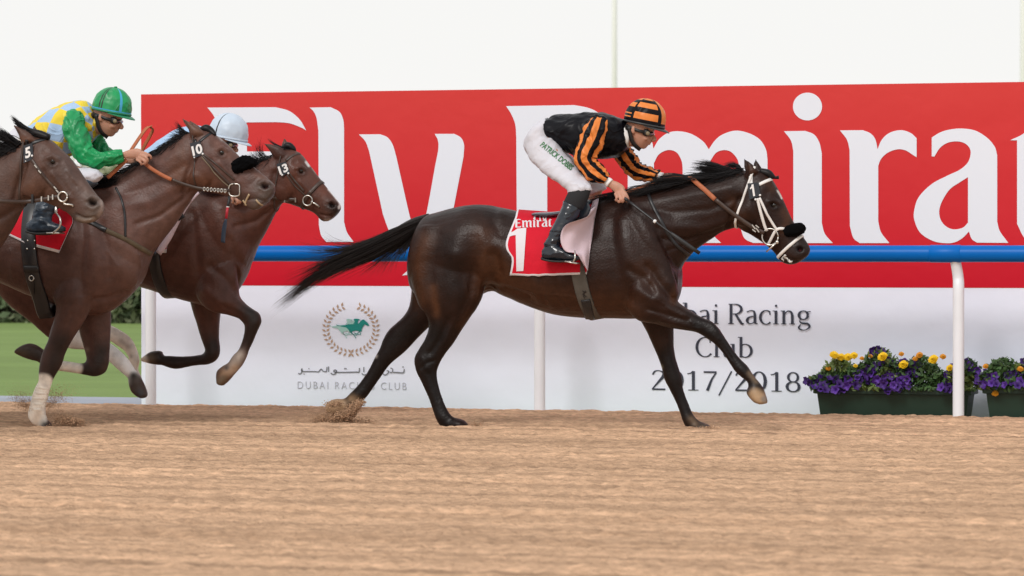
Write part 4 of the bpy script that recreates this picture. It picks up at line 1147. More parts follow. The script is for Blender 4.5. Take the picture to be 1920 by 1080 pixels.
# mane, streaming back from the crest
mb = MB(); rg = np.random.default_rng(5)
crest = catmull(np.array([(1125, 374), (1165, 364), (1205, 354), (1250, 344), (1300, 334), (1350, 326), (1396, 318)], float), 8)
def mane(mb, crest, n, Y0, Lmin, Lmax, up, down, r0, rg, yj=.02, jit=3, zs=-.3, seg=8, drop=(0, 6)):
    m = len(crest)
    AA, YY, RR = [], [], []
    for k in range(n):
        i = rg.random() * (m - 1.01); q = crest[int(i)] * (1 - i % 1) + crest[int(i) + 1] * (i % 1)
        tan = crest[min(int(i) + 3, m - 1)] - crest[max(int(i) - 3, 0)]; tan = tan / np.linalg.norm(tan)
        L = rg.uniform(Lmin, Lmax); lift = rg.uniform(-down, up)
        t = np.linspace(0, 1, seg)[:, None]
        nrm = np.array([tan[1], -tan[0]])          # up from the crest
        A = q + rg.normal(0, 1.2, 2) + np.array([0, rg.uniform(*drop)]) - tan * L * t + nrm * (lift * np.sin(t * 2.0) - 3 * t ** 2)
        AA.append(A + rg.normal(0, jit, 2) * t ** 1.5)
        YY.append(Y0 + rg.normal(0, yj) + (-.05 if lift < 2 else 0) * t[:, 0] * (1 if rg.random() < .85 else -1))
        RR.append(r0 * rg.uniform(.6, 1.3) * (1 - .9 * t[:, 0] ** 1.5))
    hair_mesh(mb, np.array(AA), np.array(YY), np.array(RR))
mane(mb, crest[4:], 1900, Y1, 35, 75, 9, 10, .0026, rg, drop=(-2, 12), jit=2.4)
mane(mb, crest[26:], 900, Y1, 25, 60, 11, 8, .0024, rg, drop=(-3, 8), jit=3)
strands(mb, [[(1385, 321), (1355, 312), (1325, 305), (1300, 303)], [(1370, 322), (1345, 318), (1315, 316), (1292, 320)], [(1350, 326), (1320, 322), (1295, 324)]], 460, Y1, .0019, 2.5, .03, clumps=12)
strands(mb, [[(1392, 319), (1384, 309), (1370, 305), (1358, 308)], [(1390, 320), (1375, 312), (1350, 314)]], 90, Y1, .0018, 2.5, .02)
strands(mb, [[(1330, 332), (1290, 330), (1255, 327), (1225, 338)], [(1300, 338), (1260, 345), (1220, 352), (1185, 362)], [(1250, 352), (1215, 360), (1190, 372), (1165, 376)]], 700, Y1 - .05, .0024, 4, .03)
mb.build('mane', M_HAIR, H1)['kind'] = 'stuff'
mb = MB(); mb.tube([U(1425, 321, Y1 - .01), U(1440, 325, Y1 - .01), U(1449, 331, Y1 - .01), U(1454, 333, Y1 - .01), U(1460, 332.5, Y1 - .01)], [.02, .024, .016, .009, .012], 10, sub=4); mb.build('forelock', M_HAIR, H1)

# bridle
br = bpy.data.objects.new('bridle', None); COL.objects.link(br); br.parent = H1
strap(S1, [(1422, 347), (1436, 340), (1450, 335)], .022, M_WSTRAP, 'browband', br)
strap(S1, [(1408, 330), (1408, 346), (1410, 356)], .024, M_WSTRAP, 'headpiece', br)
loop(S1, (1404, 358), (1380, 429), Y1, .016, M_WSTRAP, 'throat_lash', br, a0=12, a1=215, off=.004)
strap(S1, [(1420, 372), (1427, 400), (1434, 424), (1438, 433)], .019, M_WSTRAP, 'cheek_strap', br)
strap(S1, [(1424, 371), (1438, 400), (1449, 420), (1457, 431)], .016, M_WSTRAP, 'noseband_strap', br, off=.004)
strap(S1, [(1473, 430), (1462, 428), (1454, 432), (1447, 446), (1440, 460)], .018, M_WSTRAP, 'crossed_noseband', br, off=.004)
loop(S1, (1506, 441), (1459, 483), Y1, .020, M_WSTRAP, 'drop_noseband', br, a0=-20, a1=200, off=.004)
fuzzy_pad([(1471, 429, 1473, 441), (1474, 425, 1476, 444), (1484, 420, 1485, 444), (1496, 417.5, 1497, 441.5), (1503, 418, 1503.5, 439), (1506.5, 420.5, 1507, 436), (1508.5, 425, 1508.5, 432)], Y1, .048, 'fleece_noseband', M_FLEECE, br, amp=.0028, yo=-.035)
bit_ring(S1, 1445, 443, 15, Y1, br)
mb = MB(); a = S1.hit(1457, 455, Y1); b = S1.hit(1437, 470, Y1)
mb.tube([U(1457, 454, a[0][1] - .02), U(1446, 464, a[0][1] - .025), U(1437, 472, a[0][1] - .02)], .005, 8); mb.build('bit_lever', M_BIT, br)
mb = MB(); mb.ell(U(1457, 454, a[0][1] - .02), (.012, .008, .012), n=10); mb.build('bit_joint', M_BIT, br)
number_plate(S1, [(1402, 344), (1422, 342), (1425, 367), (1406, 374)], '1', (1409, 369), (1417, 367), (-3, -22), Y1, br, studs=((1407, 371), (1425, 366), (1416.5, 374)))
M_FROTH = mat('froth', (.75, .72, .68), rough=.6, bump=.003, bscale=120)
mb = MB()
for (x, y, r) in ((1467, 485, .008), (1472, 479, .008), (1474, 483, .008), (1479, 489, .008), (1482, 491, .009), (1485, 490, .007), (1470, 481, .008), (1477, 486, .006), (1469, 488, .005)):
    h = S1.hit(x, y, Y1); mb.ell(h[0], (r, .008, r), n=8)
V, F, E = remesh(mb, .004, 1); mkobj('froth', V + .002 * RNG.normal(size=V.shape), F, M_FROTH, br)

# reins
rn = bpy.data.objects.new('reins', None); COL.objects.link(rn); rn.parent = H1
def free_strap(pts, w, m, name, parent, th=.004, ref=(0, -1, 0.0), sub=5):
    """strap through free 3D points (px, py, Y)"""
    P = np.array([U(*p) for p in pts]); P = catmull(P, sub) if len(P) > 2 else resample(P, 6)
    return ribbon(P, np.tile(np.array(ref, float), (len(P), 1)), w, th).build(name, m, parent)
yn = S1.hit(1340, 380)[0][1]; yh = S1.hit(1410, 420)[0][1]; yb = S1.hit(1436, 438)[0][1]
free_strap([(1298, 335, Y1 - .075), (1310, 346, yn + .005), (1325, 359, yn - .014), (1341, 374, yn - .02)], .030, M_RUBBER, 'rein_grip', rn, .007)
free_strap([(1340, 373, yn - .021), (1375, 401, (yn + yh) / 2 - .022), (1410, 425, yh - .018), (1433, 437, yb - .016)], .026, M_BRLEATH, 'rein', rn)
free_strap([(1298, 335, Y1 + .075), (1320, 352, Y1 + .12), (1345, 374, Y1 + .11), (1400, 420, Y1 + .12), (1433, 440, Y1 + .09)], .026, M_BRLEATH, 'rein', rn)
free_strap([(1175, 362, Y1 - .03), (1225, 345, Y1 - .05), (1265, 333, Y1 - .06), (1298, 335, Y1 - .075)], .026, M_RUBBER, 'rein_grip', rn)
mb = MB(); c = U(1417, 428.5, yh - .026)
for s in (-1, 1):
    mb.box(c + np.array([s * .012, 0, -s * .01]), (.006, .006, .032), rot=np.array([[.8, 0, -.6], [0, 1, 0], [.6, 0, .8]])); 
    mb.box(c + np.array([s * .01, 0, s * .013]), (.026, .006, .006), rot=np.array([[.8, 0, .6], [0, 1, 0], [-.6, 0, .8]]))
mb.build('rein_buckle', M_BIT, rn, smooth=False)
# neck strap
strap(S1, [(1215, 362), (1222, 382), (1236, 408), (1252, 438), (1270, 462), (1296, 481)], .022, M_BLEATH, 'neck_strap', H1, off=.003, step=4)

# girth, saddle, number cloth
M_GIRTH = mat('grey_girth', (.085, .075, .062), rough=.75, var=.15, vscale=25)
loop(S1, (1088, 396), (1121, 598), Y1, .095, M_GIRTH, 'girth', H1, th=.008, off=.004, n=60, R=.7)
gx = bpy.data.objects[-1] if False else None
strap(S1, [(1098, 560), (1103, 580), (1107, 597)], .06, M_BLEATH, 'girth_buckle_guard', H1, th=.008, off=.012)
mb = MB()
for P in ([(1093, 545), (1097, 549), (1095, 555), (1098, 559)], [(1099, 545), (1096, 552), (1101, 557)], [(1093, 552), (1101, 547)]):
    pen(mb, P, 1.6, lambda p, d: S1.hit(p[0], p[1], Y1)[0] + np.array([0, -.0145 - .0, 0]), 0, 3)
mb.build('girth_emblem', M_BLEATH, H1, smooth=False)
M_CLOTH = mat('red_cloth', (.58, .008, .025), rough=.75, spec=.2, var=.06, vscale=14, bump=.002, bscale=40)
M_CLOTHW = mat('white_edging', (.68, .66, .70), rough=.7, spec=.2)
M_LINING = mat('pale_pink_lining', (.66, .53, .59), rough=.8, spec=.2, bump=.003, bscale=22)
def cloth_grid(surf, left, right, bot_f, top_f, Y0, nx=26, nv=16, off=.012, wav=.004):
    """near-side saddle cloth: u along the horse, v from spine down; edge functions give pixels"""
    Gd = np.zeros((nv, nx, 3))
    for j in range(nx):
        u = j / (nx - 1)
        for i in range(nv):
            v = i / (nv - 1)
            t, b = top_f(u), bot_f(u)
            lx, rx = left(v), right(v)
            px = lx * (1 - u) + rx * u; py = t * (1 - v) + b * v
            h = surf.hit(px, py)
            if h is None: P, Nn = U(px, py, Y0), np.array([0, 0, 1.])
            else: P, Nn = h
            Gd[i, j] = P + Nn * (off + wav * math.sin(u * 14 + v * 3) * v)
    return Gd
def lerpf(T):
    xs = np.array([t[0] for t in T]); ys = np.array([t[1] for t in T])
    return lambda q: float(np.interp(q, xs, ys))
def cloth_obj(Gd, mats, name, parent, border, th=.006, far=None):
    nv, nx = Gd.shape[:2]
    mb = MB(); V = Gd.reshape(-1, 3); W = V + np.array([0, th, -.001])
    F, M = [], []
    for i in range(nv - 1):
        for j in range(nx - 1):
            F.append((i * nx + j, i * nx + j + 1, (i + 1) * nx + j + 1, (i + 1) * nx + j)); M.append(1 if border(i, j, nv, nx) else 0)
    n = nv * nx
    F2 = [tuple(q + n for q in reversed(f)) for f in F]
    rim = [(j, j + 1, j + 1 + n, j + n) for j in range((nv - 1) * nx, nv * nx - 1)] + [(i * nx, (i + 1) * nx, (i + 1) * nx + n, i * nx + n) for i in range(nv - 1)] + [(i * nx + nx - 1, (i + 1) * nx + nx - 1, (i + 1) * nx + nx - 1 + n, i * nx + nx - 1 + n) for i in range(nv - 1)]
    mb.add(np.vstack([V, W]), F + F2 + rim, M + M + [1] * len(rim))
    return mb.build(name, mats, parent)
Gd = cloth_grid(S1, lerpf([(0, 969), (.12, 966), (.25, 960), (.38, 954), (.48, 950), (.55, 949), (.62, 951), (.68, 956), (.73, 960.5), (.80, 961.5), (.9, 960), (1, 957.5)]), lerpf([(0, 1112), (1, 1100)]), lerpf([(0, 515), (.25, 517.5), (1, 514)]), lerpf([(0, 396), (.5, 401), (.8, 396), (1, 384)]), Y1, 44, 34)
cl = cloth_obj(Gd, [M_CLOTH, M_CLOTHW], 'number_cloth', H1, lambda i, j, nv, nx: i >= nv - 2 or j < 1)
mir = Gd.copy(); mir[:, :, 1] = 2 * Y1 - mir[:, :, 1]
cloth_obj(mir[:, ::-1], [M_CLOTH, M_CLOTHW], 'number_cloth', H1, lambda i, j, nv, nx: i >= nv - 2 or j > nx - 3, th=-.006)
SC1 = Surf(Gd.reshape(-1, 3), [(i * 44 + j, i * 44 + j + 1, (i + 1) * 44 + j + 1, (i + 1) * 44 + j) for i in range(33) for j in range(43)])
V2, F = fill([contour([(956, 437, 1), (963, 434), (970, 429, 1), (987, 427.5, 1), (981.5, 508, 1), (968.5, 508.5, 1), (967, 441, 1), (961, 442), (956, 444, 1)], 3)])
def dense(V2, F, n=1):
    bm = bmesh.new(); vs_ = [bm.verts.new((p[0], p[1], 0)) for p in V2]
    for f in F:
        try: bm.faces.new([vs_[i] for i in f])
        except ValueError: pass
    bmesh.ops.triangulate(bm, faces=bm.faces[:])
    for _ in range(n): bmesh.ops.subdivide_edges(bm, edges=[e for e in bm.edges if e.calc_length() > 5], cuts=2, use_grid_fill=False); bmesh.ops.triangulate(bm, faces=bm.faces[:])
    bm.verts.ensure_lookup_table(); bm.verts.index_update()
    V = np.array([v.co[:2] for v in bm.verts]); Fo = [tuple(v.index for v in f.verts) for f in bm.faces]
    bm.free(); return V, Fo
patch_of(SC1, dense(V2, F, 2), M_CLOTHW, 'number', cl, off=.003, Y=Y1 - .27)
def word(s, x0, yb, scale, dx=1.0, slope=0, y_ref=455.5, rot=0):
    """the board's letters, reduced, for the cloth"""
    X = x0; out = []
    for c in s:
        V2, F = GLY_F[c]; w = V2[:, 0].max() - V2[:, 0].min()
        A = np.stack([X + (V2[:, 0] - V2[:, 0].min()) * scale * dx, yb + (V2[:, 1] - y_ref) * scale + slope * (X - x0 + (V2[:, 0] - V2[:, 0].min()) * scale * dx)], 1)
        out.append((A, F)); X += w * scale * dx + 14 * scale
    return out
for A, F in word('Emirat', 965, 427.5, .062, 1.05, -.03): patch_of(SC1, (A, F), M_CLOTHW, 'letter', cl, off=.003, Y=Y1 - .25)
for A, F in word('Fly', 1000, 413, .05, 1.05, .0): patch_of(SC1, (A, F), M_CLOTHW, 'letter', cl, off=.003, Y=Y1 - .2)
# the front of the cloth folded back by the wind, showing its lining
def flap(pts_l, pts_r, Yl, Yr, n=18, m=12, wav=.008, ph=0.):
    A, B = resample(catmull(np.array(pts_l, float), 4), n), resample(catmull(np.array(pts_r, float), 4), n)
    Gd = np.zeros((n, m, 3))
    for i in range(n):
        for j in range(m):
            u = j / (m - 1); p = A[i] * (1 - u) + B[i] * u
            y = Yl(i / (n - 1)) * (1 - u) + Yr(i / (n - 1)) * u - .02 * math.sin(math.pi * u) + wav * math.sin(u * 9 + i * .35 + ph)
            Gd[i, j] = U(p[0], p[1], y)
    return Gd
ys = lambda px, py, o: S1.hit(px, py, Y1)[0][1] - o
Gf = flap([(1111, 377), (1103, 404), (1083, 413), (1063, 420), (1053, 433), (1051, 452), (1060, 471), (1080, 475), (1091, 491), (1099, 503), (1101, 507)],
          [(1123, 371), (1119, 390), (1115, 408), (1112, 430), (1109.5, 448), (1107, 465), (1105.5, 480), (1104, 490), (1103, 498), (1102.5, 504), (1102, 507.5)],
          lambda v: min(ys(1110 - 30 * v, 380 + 120 * v, .05 + .05 * math.sin(v * 3.1)), Y1 - .30 - .145 * math.sin(min(1, v * 1.05) * 3.1) ** .7 if v > .1 else 99), lambda v: ys(1122 - 22 * v, 376 + 125 * v, .018), 40, 14)
nv, nx = Gf.shape[:2]
cloth_obj(Gf, [M_LINING, M_CLOTHW], 'folded_cloth', H1, lambda i, j, a, b: False, th=.005)
# saddle
M_SADDLE = mat('dark_blue_leather', (.030, .045, .065), rough=.3, spec=.6, coat=.3, var=.2, vscale=20)
mb = MB()
mb.loft(st_rings([(1001, 399, 1001, 406, .07, 0), (1012, 398, 1012, 410, .13, 0, .3), (1040, 397, 1040, 412, .15, 0, .3), (1065, 393, 1066, 410, .15, 0, .3), (1088, 382, 1092, 408, .14, 0, .3), (1104, 374, 1108, 398, .11, 0, .3), (1111, 377, 1112, 388, .05, 0)], Y1, n=24))
mb.build('saddle_seat', M_SADDLE, H1)
mb = MB(); Yf_ = S1.hit(1085, 410, Y1)[0][1]
mb.loft(st_rings([(1060, 392, 1102, 377, .012, 0), (1066, 412, 1108, 392, .014, 0), (1066, 420, 1104, 404, .014, 0), (1064, 428, 1088, 412, .008, 0)], Yf_ - .045, n=20)); mb.build('saddle_flap', M_SADDLE, H1)
# ================================================================== RIDERS
M_SKIN = mat('skin', (.48, .25, .175), rough=.5, spec=.35, var=.08, vscale=30, sss=.15)
M_BREECH = mat('white_breeches', (.59, .585, .64), rough=.65, spec=.25, var=.03, vscale=12, crease=.010)
M_BOOT = mat('patent_boot', (.006, .011, .020), rough=.13, spec=.5, coat=.25, crease=.010)
M_SOCK = mat('black_stocking', (.010, .010, .012), rough=.85)
M_BLACKSILK = mat('black_silk', (.004, .004, .0065), rough=.36, spec=.14, crease=.022)
M_ORANGESILK = mat('orange_silk', (.72, .22, .045), rough=.42, spec=.3, crease=.020)
M_GREENSILK = mat('green_silk', (.008, .27, .085), rough=.36, spec=.4, crease=.022, var=.2, vscale=10)
M_BLUESILK = mat('pale_blue_silk', (.36, .52, .74), rough=.45, spec=.3, crease=.018)
M_YELLOWSILK = mat('yellow_silk', (.78, .60, .045), rough=.42, spec=.3, crease=.018)
M_CUFF = mat('white_cuff', (.80, .80, .80), rough=.7)
M_LENS = mat('goggle_lens', (.012, .012, .016), rough=.06, spec=.9, coat=.7)
M_RIMBLK = mat('black_rubber', (.010, .010, .011), rough=.5)
M_BRASS = mat('goggle_boss', (.22, .17, .10), rough=.5)
M_PEAK = mat('peak_grey', (.03, .032, .034), rough=.4)
M_LIP = mat('lip', (.32, .12, .10), rough=.5)
M_HAIRH = mat('short_hair', (.03, .02, .014), rough=.8)

def folds(R, amp, fa, ft, seed=0.):
    """gathers across a sleeve or jacket: rings R (k, n, 3) pushed in and out"""
    k, n = R.shape[:2]
    c = R.mean(1, keepdims=True)
    d = R - c; d /= np.linalg.norm(d, axis=2, keepdims=True) + 1e-9
    i, j = np.meshgrid(np.arange(k) / k, np.arange(n) / n, indexing='ij')
    w = fbm(i * fa + seed + 1.5 * np.sin(j * 6.28 + seed), np.sin(j * 6.283) * ft + seed * 3, np.cos(j * 6.283) * ft, 3)
    w = np.sign(w) * np.abs(w) ** .8
    return R + d * (amp * w)[:, :, None]

def limb_rings(pts, Y0, n=40, sub=6, flat=.85):
    """pts: px, py, radius px, side offset m"""
    A = catmull(np.array(pts, float), sub)
    P = np.array([U(a[0], a[1], Y0 + a[3]) for a in A])
    return tube_rings(P, A[:, 2] * MPP(Y0), n, flat)

class JK: pass

HAND = dict(palm=[(0, 0, 7.5, 0), (9, 5, 9.5, 0), (18, 11, 10, 0), (23, 16, 8, 0)],
            fingers=[[(23, 12, -.010), (31, 22, -.024), (34, 31, -.018), (31, 34, -.006)], [(20, 16, -.016), (26, 27, -.034), (24, 34, -.026), (21, 33, -.010)],
                     [(15, 18, -.016), (19, 29, -.034), (17, 35, -.026), (15, 33, -.010)], [(9, 18, -.012), (12, 27, -.028), (11, 32, -.020), (10, 30, -.008)],
                     [(14, 6, .018), (25, 13, .032), (31, 23, .028), (31, 28, .016)]],
            fr=[2.9, 3.0, 2.9, 2.5, 3.2])
def add_hand(mb, wx, wy, Yh, ang, side=-1, scale=1.0):
    """wrist pixel, depth, turn in degrees; fingers curled shut round a rein or a whip"""
    ca, sa = math.cos(math.radians(ang)), math.sin(math.radians(ang))
    def T(p): return wx + scale * (p[0] * ca - p[1] * sa), wy + scale * (p[0] * sa + p[1] * ca)
    k = MPP(Yh) * scale
    mb.loft(tube_rings(np.array([U(*T(p), Yh) for p in catmull(np.array([q[:2] for q in HAND['palm']], float), 3)]), catmull(np.array([[q[2]] for q in HAND['palm']]), 3)[:, 0] * k, 14, .55))
    for f, r in zip(HAND['fingers'], HAND['fr']):
        P = catmull(np.array([U(*T(p), Yh + p[2] * -side * -1 if False else Yh + (p[2] if side < 0 else -p[2])) for p in f]), 4)
        mb.tube(P, np.linspace(r, r * .82, len(P)) * k, 10)
        mb.ell(P[-1], (r * .82 * k,) * 3, n=8)

def head_T(dx, dy, sc=1.0, rot=0.0):
    ca, sa = math.cos(math.radians(rot)), math.sin(math.radians(rot))
    def T(x, y):
        x, y = (x - 1209) * sc, (y - 222) * sc
        return 1209 + dx + x * ca - y * sa, 222 + dy + x * sa + y * ca
    return T

def make_helmet(T, Y0, root, pattern, mats, peak, sc=1.0, tuft=False):
    k = MPP(Y0) * sc
    c = U(*T(1209, 225), Y0)
    f = U(*T(1249, 233), Y0) - c; f /= np.linalg.norm(f)           # forward, a little down
    u = np.cross(np.array([0, 1., 0]), f) * -1
    if u[2] < 0: u = -u
    s = np.array([0, 1., 0])
    n, m = 84, 34
    R = []
    for i in range(m + 1):
        la = math.radians(-14 + 103 * i / m)
        lo = np.arange(n) * 2 * math.pi / n
        r1 = np.cos(la) ** .92 if la < 1.56 else .002
        R.append(c + 39.5 * k * r1 * np.cos(lo)[:, None] * f + .112 * sc * r1 * np.sin(lo)[:, None] * s + 40 * k * math.sin(la) * u)
    mb = MB()
    R = folds(np.array(R), .0025, 6, 4, .3)
    mb.loft(R, mfun=lambda i, j: pattern(-14 + 103 * (i + .5) / m, ((j + .5) * 360 / n + 180) % 360 - 180))
    h = mb.build('helmet', mats, root)
    # peak
    mb = MB(); q = []
    for r, dz in ((.97, 0), (1.12, -.006), (1.27, -.016), (1.28, -.021), (1.12, -.013), (.95, -.008)):
        ring = []
        for a in np.linspace(-78, 78, 22):
            e = math.cos(math.radians(a)); ext = 1 + (r - 1) * max(0.08, e)
            ring.append(c + 39.5 * k * ext * math.cos(math.radians(a)) * f + .112 * sc * (1 + (r - 1) * .25) * math.sin(math.radians(a)) * s + (-9.5 * k + dz * max(0, e)) * u)
        q.append(ring)
    mb.loft(np.array(q), closed=False); mb.build('peak', peak, h)
    mb = MB(); ring = np.array([c + 39.9 * k * .975 * math.cos(a) * f + .1135 * sc * .975 * math.sin(a) * s - 7.5 * k * u for a in np.linspace(0, 2 * math.pi, 49)])
    mb.tube(ring, .007, 8, ref=u); mb.build('rim_band', peak, h)
    if tuft:
        mb = MB(); mb.ell(c + 40.5 * k * u, (.012, .012, .006), n=10); mb.build('button', mats[0], h)
    return h, c, f, u, k

def make_rider(d):
    Y0 = d['Y']
    root = empty('person', d['foot'], d['label'], 'person', 'riders')
    T = d['head']; sc = d.get('hsc', 1.0); kk = MPP(Y0)
    J = JK(); J.root = root
    # ---- skin: head, neck, arms, hands and the figure under the clothes, one surface
    mb = MB()
    hs = [(1230, 228, 1177, 220, .080), (1231, 236, 1176, 232, .082), (1228, 243, 1177, 241, .080), (1222.5, 250, 1180, 250, .076), (1222, 257, 1183, 258, .071), (1221, 264, 1186, 265, .063), (1217.5, 269, 1188, 269, .055), (1214, 273.5, 1190, 272, .046), (1210, 278, 1194, 275, .034), (1206, 279.5, 1199, 277, .016)]
    mb.loft(st_rings([(*T(a, b), *T(c_, e), w * sc, 0) for a, b, c_, e, w in hs], Y0, n=26, sub=4, e=.9))
    mb.tube([U(*T(1220, 246), Y0), U(*T(1224.5, 254), Y0), U(*T(1228, 261.5), Y0), U(*T(1224, 264.5), Y0)], np.array([.007, .009, .0115, .008]) * sc, 10, sub=3)
    for s in (-1, 1):
        mb.ell(U(*T(1224.5, 263), Y0 + s * .011), (.009 * sc, .008, .007), n=8)
        mb.ell(U(*T(1187.5, 243), Y0 + s * .082 * sc), (.016 * sc, .012, .027 * sc), n=12)
        mb.ell(U(*T(1211, 259), Y0 + s * .045), (.022 * sc, .022, .018 * sc), n=12)
    mb.ell(U(*T(1218.5, 267), Y0), (.009 * sc, .022, .0055 * sc), n=10); mb.ell(U(*T(1217, 270.3), Y0), (.009 * sc, .020, .006 * sc), n=10)
    nk = d['neck']
    mb.tube([U(*T(1196, 258), Y0), U(*T(1186, 258), Y0), U(nk[0], nk[1], Y0)], [.055 * sc, .058 * sc, .07], 16, sub=3)
    if 'jacket' in d: mb.loft(st_rings([(a * .8 + c_ * .2, b * .8 + e * .2, c_ * .8 + a * .2, e * .8 + b * .2, w * .75, 0) for a, b, c_, e, w in d['jacket']], Y0, n=20))
    for arm in ('near_arm', 'far_arm'):
        if arm in d:
            mb.loft(limb_rings([(a, b, r * .62, yo) for a, b, r, yo in d[arm]] + [(d[arm + '_hand'][0], d[arm + '_hand'][1], 8, d[arm][-1][3])], Y0, 14, 3))
            hx, hy, ang = d[arm + '_hand'][:3]
            add_hand(mb, hx, hy, Y0 + d[arm][-1][3], ang, -1 if arm == 'near_arm' else 1)
    for leg in ('near_leg', 'far_leg'):
        if leg in d: mb.loft(limb_rings([(a, b, r * .7, yo) for a, b, r, yo in d[leg]], Y0, 14, 3))
    V, F, E = remesh(mb, .0055, 2)
    P = proj(V); N = vnormals(V, F)
    def dent(px, py, sg, amp):
        q = T(px, py); return amp * np.exp(-(np.hypot(P[:, 0] - q[0], P[:, 1] - q[1]) / sg) ** 2) * (np.abs(V[:, 1] - Y0) < .09)
    V = V + N * (dent(1218, 251, 5, -.006) + dent(1213, 268.5, 3, -.003) + dent(1188, 243, 2.5, -.006))[:, None]
    V = taubin(V, E, 1)
    J.body = mkobj('body', V, F, M_SKIN, root)
    J.S = Surf(V, F)
    # lips, ears' hair line
    mb = MB(); mb.ell(U(*T(1217.5, 268.6), Y0), (.0085 * sc, .017, .0025), n=8); mb.build('mouth', M_LIP, J.body)
    # ---- helmet, goggles, chin strap
    h, c, f, u, k = make_helmet(T, Y0, root, d['pattern'], d['hmats'], d['peak'], sc, d.get('tuft'))
    mb = MB(); mb.ell(U(*T(1219.5, 250.5), Y0), (.022 * sc, .073 * sc, .022 * sc), n=18, rot=np.array([[.94, 0, .34], [0, 1, 0], [-.34, 0, .94]])); g = mb.build('goggles', M_LENS, root)
    for s in (-1, 1):
        mb = MB(); mb.ell(U(*T(1211.5, 248.5), Y0 + s * .074 * sc), (.026 * sc, .012, .022 * sc), n=14); mb.build('goggle_frame', M_RIMBLK, g)
        mb = MB(); mb.ell(U(*T(1214.5, 250), Y0 + s * .084 * sc), (.0135 * sc, .007, .0135 * sc), n=12); mb.build('goggle_boss', M_BRASS, g)
        mb = MB(); pp = [T(1208, 248), T(1196, 245), T(1184, 240), T(1174, 236)]
        ribbon(np.array([U(x, y, Y0 + s * (.080 - .004 * i) * sc) for i, (x, y) in enumerate(catmull(np.array(pp), 3))]) if False else np.array([U(x, y, Y0 + s * q * sc) for (x, y), q in zip(pp, (.083, .087, .086, .08))]), np.tile([0, float(s), 0], (4, 1)), .020, .004).build('goggle_strap', M_RIMBLK, g)
        pp = [T(1178, 238), T(1181, 250), T(1184, 262), T(1190, 272), T(1200, 280)]
        P_ = np.array([U(x, y, Y0 + s * q * sc) for (x, y), q in zip(pp, (.088, .082, .074, .056, .02))])
        ribbon(catmull(P_, 3), np.tile([-.2, float(s), 0], (len(catmull(P_, 3)), 1)), .026, .005).build('chin_strap', M_RIMBLK, h)
    # hair showing under the helmet
    mb = MB(); mb.ell(U(*T(1181, 240), Y0), (.024 * sc, .083 * sc, .03 * sc), n=16); mb.build('hair', M_HAIRH, J.body)
    # ---- breeches
    if 'pelvis' in d:
        mb = MB(); mb.loft(st_rings([(*r[:4], r[4], r[5] if len(r) > 5 else 0) for r in d['pelvis']], Y0, n=26))
        mb.loft(st_rings(d['near_thigh'], Y0, n=26))
        mb.loft(st_rings(d['far_thigh'], Y0, n=26))
        V, F, E = remesh(mb, .008, 4)
        N = vnormals(V, F); P = proj(V)
        ax = d.get('fold_dir', (.72, .69))
        t = P[:, 0] * ax[0] + P[:, 1] * ax[1]; q = -P[:, 0] * ax[1] + P[:, 1] * ax[0]
        V = V + N * (.0035 * fbm(t * .09, q * .035 + V[:, 1] * 8, None, 3))[:, None]
        kx, ky = d['knee']
        w = np.exp(-((P[:, 0] - kx) ** 2 + (P[:, 1] - ky) ** 2) / 22 ** 2)
        V = V + N * (w * .006 * fbm(P[:, 0] * .11, P[:, 1] * .16, V[:, 1] * 20, 3))[:, None]
        V = taubin(V, E, 1)
        J.breeches = mkobj('breeches', V, F, d.get('breech_mat', M_BREECH), root); J.SB = Surf(V, F)
    # ---- jacket and sleeves
    if 'jacket' in d:
        A = [(a, b, c_, e, w, 0) for a, b, c_, e, w in d['jacket']]
        R = st_rings(A, Y0, n=56, sub=7)
        # close the neck and the waist
        R = folds(R, .009, 8, 2.6, d.get('seed', 1.))
        mb = MB(); k_, n_ = R.shape[:2]
        mb.loft(R, mfun=d.get('jacket_fun') and (lambda i, j: d['jacket_fun'](i / k_, j / n_)))
        ij = np.stack(np.meshgrid(np.arange(k_) / k_, np.abs(np.arange(n_) / n_ - .5) * 2, indexing='ij') + [np.zeros((k_, n_))], -1).reshape(-1, 3)
        J.jacket = mb.build('jacket', d['jacket_mats'], root, col=np.vstack([ij, ij[:1], ij[-1:]]))
    for arm in ('near_arm', 'far_arm'):
        if arm in d:
            R = limb_rings(d[arm], Y0, 60, 8, .9)
            R = folds(R, .0115, 15, 1.9, 2.3 + d.get('seed', 1.) + (arm == 'far_arm'))
            a0 = R[0].mean(0); cap = [a0 + (R[0] - a0) * s_ - (R[1].mean(0) - R[0].mean(0)) / np.linalg.norm(R[1].mean(0) - R[0].mean(0)) * h_ for s_, h_ in ((.15, .034), (.55, .026), (.85, .012))]
            R = np.concatenate([np.array(cap), R])
            mb = MB(); k_ = len(R)
            fun = d.get('sleeve_fun')
            mb.loft(R, mfun=fun and (lambda i, j: fun(i / k_, j / 60)))
            mb.build('sleeve', d['sleeve_mats'], root)
            if d.get('cuff', True):
                (x, y, r, yo), hx = d[arm][-1], d[arm + '_hand']
                mb = MB(); mb.loft(limb_rings([(x, y, r * .72, yo), (x * .6 + hx[0] * .4, y * .6 + hx[1] * .4, 8.6, yo), (hx[0], hx[1], 8.8, yo)], Y0, 24, 3)); mb.build('cuff', M_CUFF, root)
    if 'collar' in d:
        R = limb_rings(d['collar'], Y0, 32, 4, 1.05); mb = MB(); mb.loft(R); mb.build('collar', d['collar_mat'], root)
